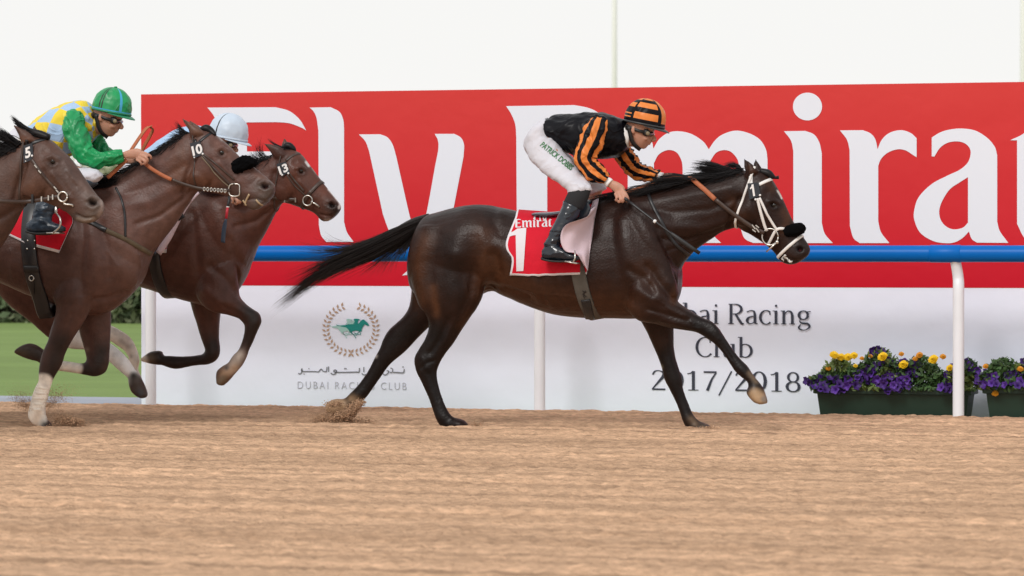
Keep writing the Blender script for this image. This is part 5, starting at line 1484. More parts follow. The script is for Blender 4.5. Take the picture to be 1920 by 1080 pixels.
    # ---- boots
    for sd in ('near', 'far'):
        if sd + '_shaft' in d:
            mb = MB(); mb.loft(st_rings(d[sd + '_shaft'], Y0, n=22)); mb.loft(st_rings(d[sd + '_foot'], Y0, n=20, e=.8))
            V, F, E = remesh(mb, .006, 3)
            P = proj(V); N = vnormals(V, F); fx, fy = d[sd + '_ankle']
            w = np.exp(-((P[:, 0] - fx) ** 2 + (P[:, 1] - fy) ** 2) / 20 ** 2)
            V = V + N * ((.002 + .006 * w) * fbm(P[:, 0] * .05, P[:, 1] * .14, V[:, 1] * 10, 3))[:, None]
            bt = mkobj('boot', taubin(V, E, 1), F, d.get('boot_mat', M_BOOT), root)
            if sd + '_sole' in d:
                mb = MB(); mb.loft(st_rings(d[sd + '_sole'], Y0, n=16, e=.7)); mb.build('sole', M_RIMBLK, bt)
        if sd + '_sock' in d:
            mb = MB(); mb.loft(st_rings(d[sd + '_sock'], Y0, n=22)); mb.build('stocking', M_SOCK, root)
    return J

# ------------------------------------------------------------------ the leading rider, black and orange
def pat1(la, lo):
    l = abs(lo)
    if la < -2: return 0
    if 28 < l < 37 or 112 < l < 121: return 0
    if l < 28: return 1 if l < 26 else 0
    if l >= 121:
        return 1 if (0 < la < 4 or 9 < la < 14 or 30 < la < 47 or la > 62) else 0
    return 1 if (2 < la < 19 or 33 < la < 52 or la > 67) else 0
j1 = dict(Y=Y1, foot=(U(1060, 490, Y1)[0], Y1, U(1060, 490, Y1)[2]), label='leading rider in black jacket with orange striped sleeves and white breeches',
    head=head_T(0, 0), neck=(1166, 250), pattern=pat1, hmats=[M_BLACKSILK, M_ORANGESILK], peak=M_PEAK, seed=1.7,
    jacket=[(1025, 221, 1035, 262, .06), (1027, 221, 1036, 268, .135), (1050, 215.5, 1066, 287, .155), (1080, 211.5, 1095, 297, .175), (1110, 209, 1125, 299, .185), (1135, 212, 1148, 298, .18), (1156, 218, 1166, 290, .15), (1170, 225, 1178, 277, .10), (1178, 232, 1181, 268, .06)],
    jacket_mats=[M_BLACKSILK],
    near_arm=[(1124, 227, 17, -.145), (1118, 243, 22, -.185), (1110, 262, 23.5, -.20), (1101, 281, 22, -.215), (1097, 298, 20, -.22), (1106, 315, 19, -.215), (1122, 328, 16.5, -.205), (1136, 338, 10.5, -.19)], near_arm_hand=(1144, 344, 0),
    far_arm=[(1166, 280, 17, .15), (1172, 292, 19, .17), (1182, 308, 18, .19), (1194, 320, 17, .185), (1212, 326, 15, .15), (1235, 331, 11, .10)], far_arm_hand=(1243, 333, -25),
    sleeve_mats=[M_BLACKSILK, M_ORANGESILK], sleeve_fun=lambda i, j: 1 if (i > .06 and int((j + .03) * 12) % 2) else 0,
    collar=[(1186, 258, 20, 0), (1178, 255, 22, 0), (1172, 253, 23, 0)], collar_mat=M_CUFF,
    pelvis=[(1036, 226, 1022, 224, .10), (1040, 240, 1003, 238, .145), (1046, 258, 988, 256, .165), (1050, 274, 984, 274, .16), (1045, 290, 993, 294, .12), (1030, 300, 1006, 300, .06)],
    near_thigh=[(1042, 258, 985, 262, .085, -.08), (1056, 284, 990, 293, .09, -.115), (1070, 300, 1008, 314, .088, -.155), (1083, 318, 1027, 331, .08, -.195), (1097, 334, 1047, 343, .072, -.235), (1108, 347, 1062, 356, .066, -.265), (1111, 357, 1066, 364, .055, -.275)],
    far_thigh=[(1042, 258, 990, 266, .085, .08), (1075, 296, 1030, 318, .088, .16), (1110, 328, 1075, 345, .08, .23), (1132, 342, 1098, 360, .068, .265), (1138, 354, 1108, 366, .05, .275)],
    knee=(1088, 350), near_leg=[(1015, 260, 24, -.09), (1050, 310, 22, -.17), (1085, 352, 18, -.26), (1065, 400, 14, -.32), (1038, 455, 11, -.35), (1040, 475, 9, -.36)], far_leg=[(1015, 260, 24, .09), (1070, 320, 22, .17), (1120, 352, 18, .26), (1090, 400, 14, .32), (1060, 455, 11, .35)],
    near_sock=[(1108, 354, 1068, 356, .052, -.275), (1103, 372, 1062, 368, .055, -.29), (1092, 394, 1057, 380, .052, -.30)],
    near_shaft=[(1092, 391, 1057, 375, .058, -.298), (1086, 404, 1052, 392, .057, -.31), (1075, 422, 1042, 412, .053, -.325), (1062, 441, 1031, 434, .048, -.34), (1051, 458, 1022, 454, .045, -.35), (1050, 470, 1018, 474, .044, -.355), (1046, 480, 1020, 484, .04, -.355)],
    near_foot=[(1016, 468, 1018, 484, .025, -.355), (1024, 461, 1025, 487, .040, -.357), (1038, 459, 1038, 488, .044, -.36), (1052, 464, 1052, 489, .044, -.362), (1066, 471, 1066, 489, .043, -.365), (1078, 476, 1078, 487, .036, -.368), (1086, 480, 1086, 485, .015, -.37)],
    near_ankle=(1036, 458), near_sole=[(1016, 482, 1017, 488, .03, -.357), (1030, 486, 1030, 491, .043, -.36), (1050, 488, 1050, 492.5, .043, -.362), (1072, 487, 1072, 491.5, .042, -.366), (1086, 483, 1086, 487, .02, -.37)],
    far_shaft=[(1112, 391, 1080, 378, .055, .31), (1085, 430, 1055, 420, .05, .335), (1065, 462, 1036, 458, .045, .35), (1060, 480, 1034, 480, .04, .355)], far_foot=[(1030, 468, 1030, 486, .025, .355), (1050, 462, 1050, 489, .042, .36), (1080, 472, 1080, 489, .04, .365), (1098, 480, 1098, 486, .015, .37)], far_ankle=(1050, 460))
J1 = make_rider(j1)
# the rider's name along the thigh
M_GREENINK = mat('green_lettering', (.015, .16, .035), rough=.6)
V2, F = affine_text('PATRICK DOBBS', (1012, 274), (1069.5, 320.5), (7.2, -8.3), .012, .98)
patch_of(J1.SB, dense(V2, F, 1), M_GREENINK, 'lettering', J1.breeches, off=.0035, Y=Y1 - .2)
# stirrup
mb = MB(); Ys = Y1 - .362
for s in (-1, 1): mb.tube([U(1075, 491, Ys + s * .052), U(1078, 484, Ys + s * .055), U(1078, 474, Ys + s * .04), U(1076, 466, Ys + .02)], .005, 8, sub=3)
mb.box(U(1074, 492, Ys), (.075, .11, .008), rot=np.array([[.98, 0, .17], [0, 1, 0], [-.17, 0, .98]])); mb.build('stirrup', M_BIT, H1)
free_strap([(1076, 466, Ys + .03), (1078, 440, Y1 - .325), (1084, 408, Y1 - .29)], .022, M_BLEATH, 'stirrup_leather', H1, ref=(0, -1, 0))
# whip in his right hand
wh = empty('whip', tuple(U(1170, 370, Y1 - .23)), 'long black whip with white bead held across the leading horse\'s shoulder', 'whip')
yw = lambda px, py: S1.hit(px, py, Y1)[0][1]
Pw = [U(1150, 356, Y1 - .17), U(1163, 366, Y1 - .20), U(1177, 376, Y1 - .235), U(1228, 415, Y1 - .27), U(1275, 450, Y1 - .28), U(1312, 475, Y1 - .27)]
mb = MB(); mb.tube(Pw[:3], [.011, .011, .010], 10, sub=3); mb.build('handle', M_RIMBLK, wh)
mb = MB(); mb.tube(Pw[2:5], [.0085, .007, .006], 10, sub=4); mb.build('shaft', M_BLEATH, wh)
mb = MB(); mb.tube([Pw[4] * .6 + Pw[3] * .4, Pw[4], Pw[5]], [.010, .015, .011], 10, sub=3, flat=.5); mb.build('padded_flap', M_RIMBLK, wh)
mb = MB(); mb.ell(Pw[3], (.012, .012, .012), n=10); mb.build('bead', M_CUFF, wh)
# ================================================================== THE CHASING HORSES
def shift(st, dx, dy=0): return [(r[0] + dx, r[1] + dy, r[2] + dx, r[3] + dy, *r[4:]) for r in st]
def shp(paint, dx, dy=0):
    return [([(q[0] + dx, q[1] + dy) for q in p[0]], *p[1:]) for p in paint]
def sho(st, yo): return [(*r[:5], yo, *r[6:]) for r in st]
Y10, Y13, Y5 = 20.3, 21.28, 19.3
# ---------------------------------------------------------------- number 10
h10_rear = [(-243, 391, -258, 437, .06, 0), (-230, 372, -260, 487, .17, 0), (-210, 365, -245, 523, .225, 0), (-185, 358, -192, 530, .26, 0), (-155, 353, -145, 520, .275, 0, .05), (-120, 351, -112, 503, .26, 0, .05), (-85, 357, -80, 507, .255, 0), (-45, 365, -40, 515, .268, 0, -.05), (0, 369, 8, 532, .28, 0, -.08), (45, 363, 55, 553, .275, 0, -.1)]
h10_front = [(85, 352, 98, 568, .258, 0, -.1), (125, 342, 135, 583, .25, 0, -.1), (165, 345, 168, 591, .25, 0, -.05), (205, 370, 204, 585, .24, 0), (240, 410, 234, 562, .205, 0), (262, 452, 259, 534, .14, 0), (274, 482, 271, 508, .06, 0)]
h10_neck = [(125, 346, 225, 568, .205, 0, -.2), (165, 340, 267, 515, .205, 0, -.2), (205, 332, 284, 478, .165, 0, -.15), (245, 315, 305, 450, .13, 0, -.1), (285, 293, 328, 421, .108, 0), (320, 270, 348, 391, .094, 0), (348, 252, 366, 364, .084, 0), (366, 245, 380, 350, .07, 0)]
h10_head = [(358, 250, 352, 328, .055, 0), (374, 243, 360, 346, .078, 0), (390, 245, 369, 355, .092, 0), (406, 254, 382, 359, .10, 0, .1), (422, 267, 398, 361, .096, 0, .1), (438, 282, 413, 364, .084, 0), (455, 299, 428, 367, .069, 0), (474, 312, 444, 372, .06, 0), (492, 326, 456, 380, .057, 0), (506, 338, 464, 389, .06, 0), (515, 348, 475, 394, .058, 0), (514, 362, 486, 391, .048, 0), (506, 373, 494, 385, .025, 0)]
h10_ears = ([(358, 258, 384, 250, .028, -.045), (354, 247, 379, 243, .026, -.05), (347, 236, 364, 234, .017, -.05), (342, 227, 352, 227, .010, -.05), (339.5, 221, 341, 221, .004, -.05)], [(368, 250, 388, 248, .022, .045), (360, 237, 374, 237, .016, .05), (352, 224, 354, 224, .004, .05)])
h10_nf = [(190, 470, 105, 500, .085, -.13), (183, 540, 103, 552, .10, -.14), (173, 568, 107, 576, .088, -.14), (163, 592, 103, 598, .074, -.14), (148, 617, 97, 616, .062, -.14), (133, 641, 90, 640, .052, -.14), (122, 663, 80, 662, .046, -.14), (117, 680, 75, 682, .045, -.14), (109, 695, 73, 700, .040, -.14), (99, 712, 73, 714, .034, -.14), (94, 728, 67, 726, .0355, -.14), (90, 744, 61, 742, .0355, -.14), (86, 760, 56, 762, .037, -.14), (85, 774, 53, 779, .04, -.14), (88, 784, 60, 793, .04, -.14), (92, 790, 70, 799, .046, -.14), (96, 797, 78, 804, .05, -.14), (98, 804, 85, 808, .04, -.14)]
h10_ff = [(205, 545, 150, 560, .085, .12), (207, 588, 147, 598, .08, .13), (207, 614, 149, 620, .066, .13), (206, 640, 156, 645, .054, .13), (205, 662, 161, 664, .047, .13), (203, 684, 163, 672, .047, .13), (196, 699, 162, 676, .046, .13), (180, 706, 160, 680, .044, .13), (164, 704, 156, 681, .040, .13), (150, 701, 149, 681, .033, .13), (130, 698, 131, 678, .032, .13), (110, 695, 110, 675, .032, .13), (95, 691, 96, 668, .034, .13), (80, 684, 82, 656, .036, .13), (70, 678, 74, 650, .036, .13), (58, 675, 64, 645, .046, .13), (44, 670, 52, 644, .05, .13), (32, 664, 38, 650, .045, .13), (28, 661, 30, 657, .03, .13)]
h10_nh, h10_fh = shift(h1_nh, -1030, -26), shift(h1_fh, -1030, -26)
BAY, BAYD, BAYL, BAYB = (.096, .047, .038), (.044, .021, .0165), (.155, .085, .068), (.014, .010, .009)
h10_strokes = [([(215, 385), (232, 430), (250, 480), (255, 520)], 22, .018), ([(150, 400), (158, 450), (150, 510), (155, 550)], 9, -.012), ([(190, 420), (200, 470), (205, 520)], 8, -.008), ([(172, 440), (178, 500), (170, 545)], 16, .014), ([(225, 500), (240, 530), (225, 560)], 16, .012),
    ([(178, 560), (200, 560), (235, 545)], 5, -.010), ([(150, 575), (140, 600), (120, 640)], 10, .006), ([(135, 590), (118, 640)], 4, -.004),
    ([(230, 385), (280, 380), (330, 350), (360, 330)], 10, .008), ([(255, 420), (300, 405), (345, 372), (362, 356)], 5, -.008), ([(215, 352), (270, 325), (330, 290)], 9, .006), ([(235, 365), (290, 345), (345, 310)], 7, -.006), ([(345, 360), (352, 330), (362, 300)], 6, -.012),
    ([(374, 330)], 16, .012), ([(395, 300), (400, 335), (388, 356)], 4, -.006), ([(412, 305), (432, 325), (448, 342)], 3.5, .006), ([(424, 312), (442, 336)], 3, -.004), ([(407, 281), (416, 277), (424, 283)], 4, .009), ([(416, 287)], 4.5, -.010), ([(405, 288), (414, 294), (424, 292)], 2.5, .004), ([(402, 268)], 7, -.006),
    ([(497, 349)], 4.5, -.024), ([(486, 344), (494, 340), (505, 344)], 3, .008), ([(488, 354), (497, 358), (505, 354)], 2.5, .006), ([(462, 373), (480, 373), (498, 378)], 2, -.008), ([(470, 345), (482, 335)], 4, -.003), ([(352, 244), (348, 234), (344, 227)], 3, -.008), ([(455, 360), (475, 362)], 5, .003), ([(430, 296), (446, 316), (442, 335)], 1.6, .0028), ([(405, 275), (415, 271), (425, 276)], 1.6, -.003), ([(385, 354), (410, 360), (430, 366)], 3, .004), ([(200, 470), (222, 500), (215, 530)], 1.8, .003), ([(150, 520), (140, 560), (120, 600)], 1.8, .003), ([(60, 520), (95, 545)], 2, .003), ([(255, 470), (262, 500), (250, 530)], 2.2, .003), ([(210, 440), (240, 455), (258, 470)], 5, -.004),
    ([(30, 500), (60, 540), (95, 560)], 14, .006), ([(20, 470), (25, 520)], 5, .003), ([(38, 470), (44, 525)], 5, -.003)]
def bay_points(dx=0): return []
h10_paint = [([(0, 480), (60, 520), (100, 540)], 40, BAYD, .7), ([(110, 500), (120, 560)], 30, BAYD, .6), ([(230, 440), (250, 500)], 34, BAYL, .55), ([(290, 440), (320, 400)], 26, BAYL, .4), ([(340, 330), (380, 340), (400, 350)], 22, (.12, .045, .022), .7), ([(345, 280), (330, 330)], 20, (.10, .042, .024), .6), ([(400, 268), (430, 290)], 10, (.15, .07, .05), .5), ([(480, 325), (495, 335)], 10, (.15, .07, .05), .6), ([(356, 235), (372, 250)], 9, (.13, .06, .035), .8),
    ([(490, 350), (505, 360), (480, 385)], 16, (.10, .078, .068), .85), ([(493, 348), (502, 349)], 4.5, (.010, .004, .004), 1), ([(498, 351)], 2.5, (.10, .02, .018), .7), ([(415, 288)], 8, BAYB, .55), ([(430, 345), (455, 372)], 12, (.075, .052, .045), .5), ([(408, 252), (416, 262)], 2.5, (.45, .40, .38), .6),
    ([(115, 640), (100, 690), (85, 720)], 26, BAYB, .9, 'n'), ([(110, 600)], 20, BAYD, .6, 'n'), ([(80, 722), (74, 750), (70, 778)], 22, (.93, .86, .76), 1, 'n', 12), ([(80, 722), (88, 723)], 4, (.6, .55, .5), .6, 'n'), ([(72, 775), (70, 790)], 10, (.52, .33, .20), .6, 'n'), ([(82, 797), (92, 800)], 10, (.03, .025, .022), .95, 'n'),
    ([(190, 660), (180, 695), (165, 695)], 22, BAYB, .9, 'f'), ([(138, 690), (118, 686)], 17, (.90, .82, .73), 1, 'f', 10), ([(90, 678), (70, 665), (40, 658)], 17, (.030, .022, .018), .95, 'f'), ([(45, 662), (34, 660)], 8, (.09, .065, .045), .7, 'f'), ([(163, 655)], 4, (.25, .18, .14), .6, 'f')]
M_COAT10 = coat_mat('brown_bay_coat', .45, .30)
H10, S10, B10 = make_horse('race_horse', Y10, [dict(st=h10_rear + h10_front, n=36), dict(st=h10_neck, n=30), dict(st=h10_head, n=28), dict(st=h10_nf), dict(st=h10_ff), dict(st=h10_nh), dict(st=h10_fh), dict(st=h10_ears[0], n=14), dict(st=h10_ears[1], n=14)],
    h10_strokes, BAY, h10_paint, 'brown horse with number 10 plate, black fleece noseband and bandaged forelegs', (U(75, 800, Y10)[0], Y10, 0), mat_=M_COAT10,
    ells=((374, 330, -.055, (.085, .035, .085), 0), (374, 330, .055, (.085, .035, .085), 0)))
eyeball(S10, 415.5, 287, Y10, .023, H10)
# white of the leg wraps: a few raised turns
M_WRAP = mat('leg_wrap', (.93, .86, .76), rough=.9, var=.2, vscale=25)
for k in range(5):
    t = k / 4
    loop(S10, (95 - 9 * t, 728 + 38 * t), (67 - 12 * t, 726 + 42 * t), Y10 - .14, .018, M_WRAP, 'bandage_turn', H10, th=.002, off=.0005, n=24, R=.09)
# ---------------------------------------------------------------- number 13
h13_torso = [(-20, 382, -35, 428, .06, 0), (-7, 363, -37, 478, .17, 0), (13, 356, -22, 514, .225, 0), (38, 349, 31, 524, .26, 0), (68, 344, 78, 518, .275, 0, .05), (103, 343, 111, 503, .26, 0, .05), (138, 348, 143, 510, .255, 0), (178, 356, 183, 518, .268, 0, -.05), (223, 360, 233, 530, .28, 0, -.08),
    (270, 352, 280, 543, .275, 0, -.1), (310, 337, 320, 556, .255, 0, -.15), (350, 332, 362, 568, .235, 0, -.15), (390, 345, 405, 576, .235, 0, -.05), (425, 385, 434, 556, .205, 0), (455, 430, 454, 528, .15, 0), (471, 468, 467, 495, .06, 0)]
h13_neck = [(325, 338, 430, 556, .20, 0, -.2), (362, 333, 466, 500, .205, 0, -.2), (402, 328, 481, 465, .165, 0, -.15), (438, 322, 495, 440, .13, 0, -.1), (468, 314, 507, 418, .108, 0), (495, 301, 518, 396, .094, 0), (514, 291, 530, 380, .084, 0), (526, 284, 538, 372, .07, 0)]
h13_head = [(515, 294, 512, 358, .055, 0), (530, 281, 517, 371, .075, 0), (545, 279.5, 527, 378, .088, 0), (557, 284, 540, 382, .095, 0, .1), (568, 293, 553, 386, .092, 0, .1), (578, 307, 564, 390, .082, 0), (590, 322, 576, 394, .07, 0), (602, 338, 586, 398, .058, 0), (614, 353, 594, 404, .053, 0), (626, 368, 600, 411, .054, 0), (636, 380, 606, 415, .054, 0), (639, 389, 614, 415, .045, 0), (635, 398, 622, 411, .025, 0)]
h13_ears = ([(516, 298, 540, 290, .028, -.045), (508, 287, 528, 277, .024, -.05), (500, 276, 512, 271, .014, -.055), (494, 269, 496, 268, .004, -.055)], [(526, 278, 545, 277, .022, .045), (530, 266, 539, 267, .014, .05), (532, 258, 533, 258, .004, .05)])
h13_nf = [(440, 490, 365, 520, .09, -.13), (446, 535, 372, 560, .10, -.14), (449, 556, 395, 583, .085, -.15), (463, 572, 425, 590, .07, -.15), (476, 581, 445, 596, .055, -.15), (486, 588, 453, 602, .048, -.15), (490, 602, 459, 610, .046, -.15), (486, 613, 459, 620, .042, -.15), (480, 627, 457, 630, .034, -.15), (474, 642, 453, 643, .03, -.15), (467, 656, 447, 657, .03, -.15), (462, 670, 437, 667, .036, -.15), (455, 684, 428, 680, .034, -.15), (447, 694, 418, 686, .035, -.15), (438, 704, 407, 696, .046, -.15), (428, 715, 406, 709, .05, -.15), (417, 724, 408, 719, .042, -.15)]
h13_ff = [(415, 550, 355, 555, .085, .12), (413, 584, 362, 582, .08, .13), (411, 608, 369, 605, .062, .13), (410, 632, 377, 632, .05, .13), (412, 650, 384, 652, .045, .13), (411, 666, 385, 657, .045, .13), (402, 678, 383, 661, .042, .13), (388, 684, 379, 664, .036, .13), (370, 685, 369, 666, .03, .13), (348, 689, 350, 668, .028, .13), (333, 692, 335, 668, .032, .13), (318, 690, 319, 667, .036, .13), (304, 685, 306, 666, .034, .13), (292, 684, 302, 658, .046, .13), (278, 681, 284, 659, .05, .13), (265, 677, 270, 669, .042, .13)]
h13_nh = [(85, 385, -15, 390, .07, -.14), (103, 450, -33, 440, .11, -.14), (112, 515, -28, 510, .11, -.145), (122, 552, 10, 565, .09, -.15), (133, 582, 58, 604, .07, -.15), (146, 602, 92, 634, .05, -.15), (163, 616, 125, 652, .043, -.15), (184, 628, 160, 656, .037, -.15), (205, 642, 185, 661, .036, -.15), (222, 655, 203, 676, .037, -.15), (240, 673, 221, 692, .038, -.15), (250, 689, 235, 704, .04, -.15), (258, 699, 241, 709, .036, -.15), (266, 712, 242, 719, .046, -.15), (273, 728, 247, 734, .052, -.15), (276, 740, 257, 743, .046, -.15), (272, 746, 265, 747, .03, -.15)]
h13_fh = [(85, 450, -20, 450, .10, .12), (105, 530, 0, 525, .09, .13), (125, 565, 55, 585, .07, .14), (145, 585, 95, 615, .05, .14), (175, 597, 150, 622, .04, .14), (203, 608, 190, 628, .035, .14), (222, 617, 208, 640, .034, .14), (244, 633, 229, 654, .034, .14), (256, 655, 238, 663, .036, .14), (261, 677, 243, 675, .036, .14), (258, 692, 247, 694, .032, .14), (263, 705, 248, 707, .04, .14), (268, 718, 252, 721, .045, .14)]
RB, RBD = (.084, .033, .0235), (.040, .0155, .0115)
h13_strokes = [([(405, 385), (425, 430), (445, 480), (450, 510)], 20, .018), ([(360, 400), (365, 450), (372, 510)], 9, -.010), ([(395, 500), (420, 520), (440, 545)], 7, -.010), ([(430, 450), (446, 490)], 7, -.008), ([(385, 545), (415, 565), (440, 565)], 9, .010), ([(420, 575), (450, 590)], 4, -.004),
    ([(420, 390), (460, 400), (500, 385)], 9, .007), ([(440, 425), (480, 415), (510, 390)], 5, -.007), ([(400, 360), (450, 350), (500, 325)], 8, -.005), ([(505, 378), (508, 350), (514, 325)], 6, -.010),
    ([(532, 355)], 14, .010), ([(548, 335), (552, 362), (544, 380)], 4, -.006), ([(563, 340), (578, 356), (592, 372)], 3.5, .005), ([(557, 316), (564, 313), (571, 318)], 3.5, .008), ([(565, 322.5)], 4, -.010), ([(556, 324), (564, 328), (571, 326)], 2.2, .004), ([(553, 304)], 6, -.005),
    ([(623, 384)], 4, -.020), ([(616, 379), (622, 376), (630, 381)], 2.4, .006), ([(617, 389), (623, 392), (629, 389)], 2.2, .005), ([(600, 402), (612, 405), (626, 404)], 1.8, -.006)]
h13_paint = [([(390, 470), (430, 540)], 30, RBD, .35), ([(260, 500), (340, 540)], 36, RBD, .6), ([(430, 420), (480, 400)], 30, RB, .5), ([(520, 330), (530, 310)], 14, RBD, .4), ([(555, 300), (548, 350)], 14, (.10, .032, .018), .6), ([(595, 345), (605, 360)], 10, (.11, .034, .02), .7), ([(515, 275), (530, 290)], 10, RBD, .8), ([(565, 322)], 8, BAYB, .7), ([(620, 388), (630, 395)], 12, (.020, .013, .012), .9), ([(620, 383), (627, 385)], 3.6, (.006, .003, .003), 1),
    ([(574, 304), (579, 311)], 2.4, (.65, .62, .6), .95, 'a', 4), ([(586, 316), (592, 324)], 1.5, (.4, .3, .26), .6, 'a', 4), ([(617, 355), (630, 370), (638, 382), (636, 390)], 2.6, (.68, .62, .6), .95, 'a', 4), ([(618, 412), (610, 413)], 3, (.5, .42, .4), .7),
    ([(470, 585), (475, 610), (468, 640)], 26, BAYB, .92, 'n'), ([(448, 668), (436, 690)], 12, (.55, .48, .42), .8, 'n'), ([(420, 700), (440, 690)], 9, (.42, .26, .15), .7, 'n'), ([(418, 712), (412, 716)], 9, (.20, .15, .10), .9, 'n'), ([(425, 690)], 4, (.05, .05, .055), .8, 'n'),
    ([(400, 650), (385, 675), (340, 680), (300, 672)], 26, BAYB, .92, 'f'), ([(282, 671), (272, 674)], 10, (.13, .10, .07), .85, 'f'), ([(375, 640)], 4, (.2, .17, .13), .6, 'f'),
    ([(120, 630), (170, 635), (205, 655), (230, 680), (243, 697)], 24, (.92, .91, .90), .98, 'n', 8), ([(255, 715), (265, 735)], 17, (.075, .052, .042), .96, 'n', 5), ([(262, 738)], 9, (.07, .07, .075), .8, 'n'), ([(250, 704)], 6, BAYB, .9, 'n'),
    ([(150, 610), (205, 620), (240, 645), (252, 675), (254, 690)], 24, (.80, .73, .65), .96, 'f', 8), ([(228, 640), (240, 650)], 5, (.2, .16, .14), .5, 'f'), ([(246, 668)], 4, (.2, .16, .14), .5, 'f'), ([(258, 712)], 10, (.07, .05, .04), .9, 'f')]
M_COAT13 = coat_mat('red_bay_coat', .42, .28)
H13, S13, B13 = make_horse('race_horse', Y13, [dict(st=h13_torso, n=36), dict(st=h13_neck, n=30), dict(st=h13_head, n=28), dict(st=h13_nf), dict(st=h13_ff), dict(st=h13_nh), dict(st=h13_fh), dict(st=h13_ears[0], n=14), dict(st=h13_ears[1], n=14)],
    h13_strokes, RB, h13_paint, 'reddish bay horse with number 13 plate and white star, nearest the rail', (U(230, 800, Y13)[0], Y13, 0), mat_=M_COAT13,
    ells=((532, 355, -.05, (.075, .035, .08), 0), (532, 355, .05, (.075, .035, .08), 0)))
eyeball(S13, 564.5, 322, Y13, .022, H13)
# ---------------------------------------------------------------- number 5
dx5 = -304
h5_neck = [(-174, 348, -78, 568, .205, 0, -.2), (-132, 340, -36, 515, .205, 0, -.2), (-92, 330, -12, 480, .165, 0, -.15), (-52, 316, 6, 455, .13, 0, -.1), (-16, 300, 24, 427, .115, 0), (15, 285, 39, 397, .10, 0), (40, 270, 52, 376, .088, 0), (58, 260, 66, 368, .07, 0)]
h5_head = [(52, 264, 40, 338, .055, 0), (68, 256, 44, 361, .08, 0), (82, 257, 55, 371, .095, 0), (96, 263, 70, 375, .103, 0, .1), (112, 277, 86, 379, .10, 0, .1), (127, 291, 102, 385, .09, 0), (142, 309, 117, 392, .075, 0), (157, 331, 129, 401, .063, 0), (170, 350, 137, 409, .058, 0), (182, 366, 146, 416, .06, 0), (193, 379, 158, 419, .058, 0), (194, 393, 170, 418, .05, 0), (188, 403, 180, 413, .025, 0)]
h5_ears = ([(42, 271, 68, 262, .03, -.045), (36, 257, 57, 250, .026, -.05), (29, 244, 43, 242, .016, -.05), (23, 233, 25, 233, .004, -.05)], [(60, 264, 82, 258, .024, .045), (61, 247, 73, 248, .016, .05), (62.5, 234, 64, 234, .004, .05)])
h5_strokes = [([(-40, 380), (0, 385), (35, 365)], 12, .008), ([(-20, 420), (10, 405), (40, 385)], 6, -.008), ([(28, 372), (36, 340), (46, 310)], 6, -.012), ([(62, 345)], 17, .012), ([(82, 320), (88, 352), (76, 376)], 4, -.007), ([(98, 325), (118, 350), (134, 372)], 4, .007), ([(108, 332), (128, 360)], 3, -.005), ([(89, 297), (98, 292), (108, 299)], 4.5, .010), ([(99, 305)], 5, -.011), ([(88, 306), (98, 312), (108, 309)], 2.6, .005), ([(84, 282)], 8, -.007),
    ([(174, 379)], 5.5, -.026), ([(163, 374), (171, 369), (184, 374)], 3, .008), ([(164, 386), (174, 392), (184, 386)], 3, .007), ([(143, 402), (158, 409), (176, 408)], 2, -.008), ([(140, 345), (155, 360)], 5, -.004), ([(120, 305), (145, 345)], 3, .003), ([(33, 252), (28, 243)], 3, -.008), ([(125, 320), (150, 352)], 2, .003), ([(118, 296), (132, 318), (126, 340), (138, 362)], 1.6, .0028), ([(145, 352), (160, 368)], 1.6, .0025), ([(88, 292), (98, 287), (108, 292)], 1.6, -.003), ([(60, 372), (90, 378), (120, 394)], 3, .004)]
GB, GBD = (.078, .040, .030), (.050, .024, .018)
h5_paint = [([(40, 340), (60, 350), (85, 360)], 22, (.11, .052, .033), .6), ([(0, 400), (-30, 440)], 50, GBD, .4), ([(110, 300), (130, 330), (155, 360)], 16, (.10, .068, .06), .6), ([(150, 345), (175, 370)], 8, (.15, .10, .085), .5), ([(174, 380), (185, 395), (165, 410)], 16, (.12, .095, .082), .8), ([(170, 378), (179, 379)], 5, (.010, .005, .004), 1), ([(174, 383)], 2.5, (.10, .04, .035), .7), ([(98, 306)], 9, (.022, .016, .014), .6), ([(140, 405), (150, 412)], 9, (.05, .038, .034), .7), ([(40, 262), (55, 262)], 9, (.12, .055, .035), .7), ([(189, 376), (192, 388), (186, 402)], 4.5, (.36, .28, .25), .7), ([(146, 410), (160, 414), (176, 410)], 3.5, (.32, .26, .22), .6), ([(95, 270)], 12, (.10, .05, .036), .5)] + shp([p for p in h10_paint if len(p) > 4], dx5, 6)
M_COAT5 = coat_mat('greyish_bay_coat', .46, .28)
H5, S5, B5 = make_horse('race_horse', Y5, [dict(st=shift(h10_rear + h10_front, dx5, 4), n=36), dict(st=h5_neck, n=30), dict(st=h5_head, n=28), dict(st=shift(h10_nf, dx5, 6)), dict(st=shift(h10_ff, dx5, 6)), dict(st=shift(h10_nh, dx5, 6)), dict(st=shift(h10_fh, dx5, 6)), dict(st=h5_ears[0], n=14), dict(st=h5_ears[1], n=14)],
    h5_strokes, GB, h5_paint, 'horse with number 5 plate, only its head and neck inside the left picture edge', (U(-230, 805, Y5)[0], Y5, 0), mat_=M_COAT5,
    ells=((62, 345, -.055, (.085, .035, .085), 0), (62, 345, .055, (.085, .035, .085), 0)))
eyeball(S5, 99, 304.5, Y5, .0235, H5)

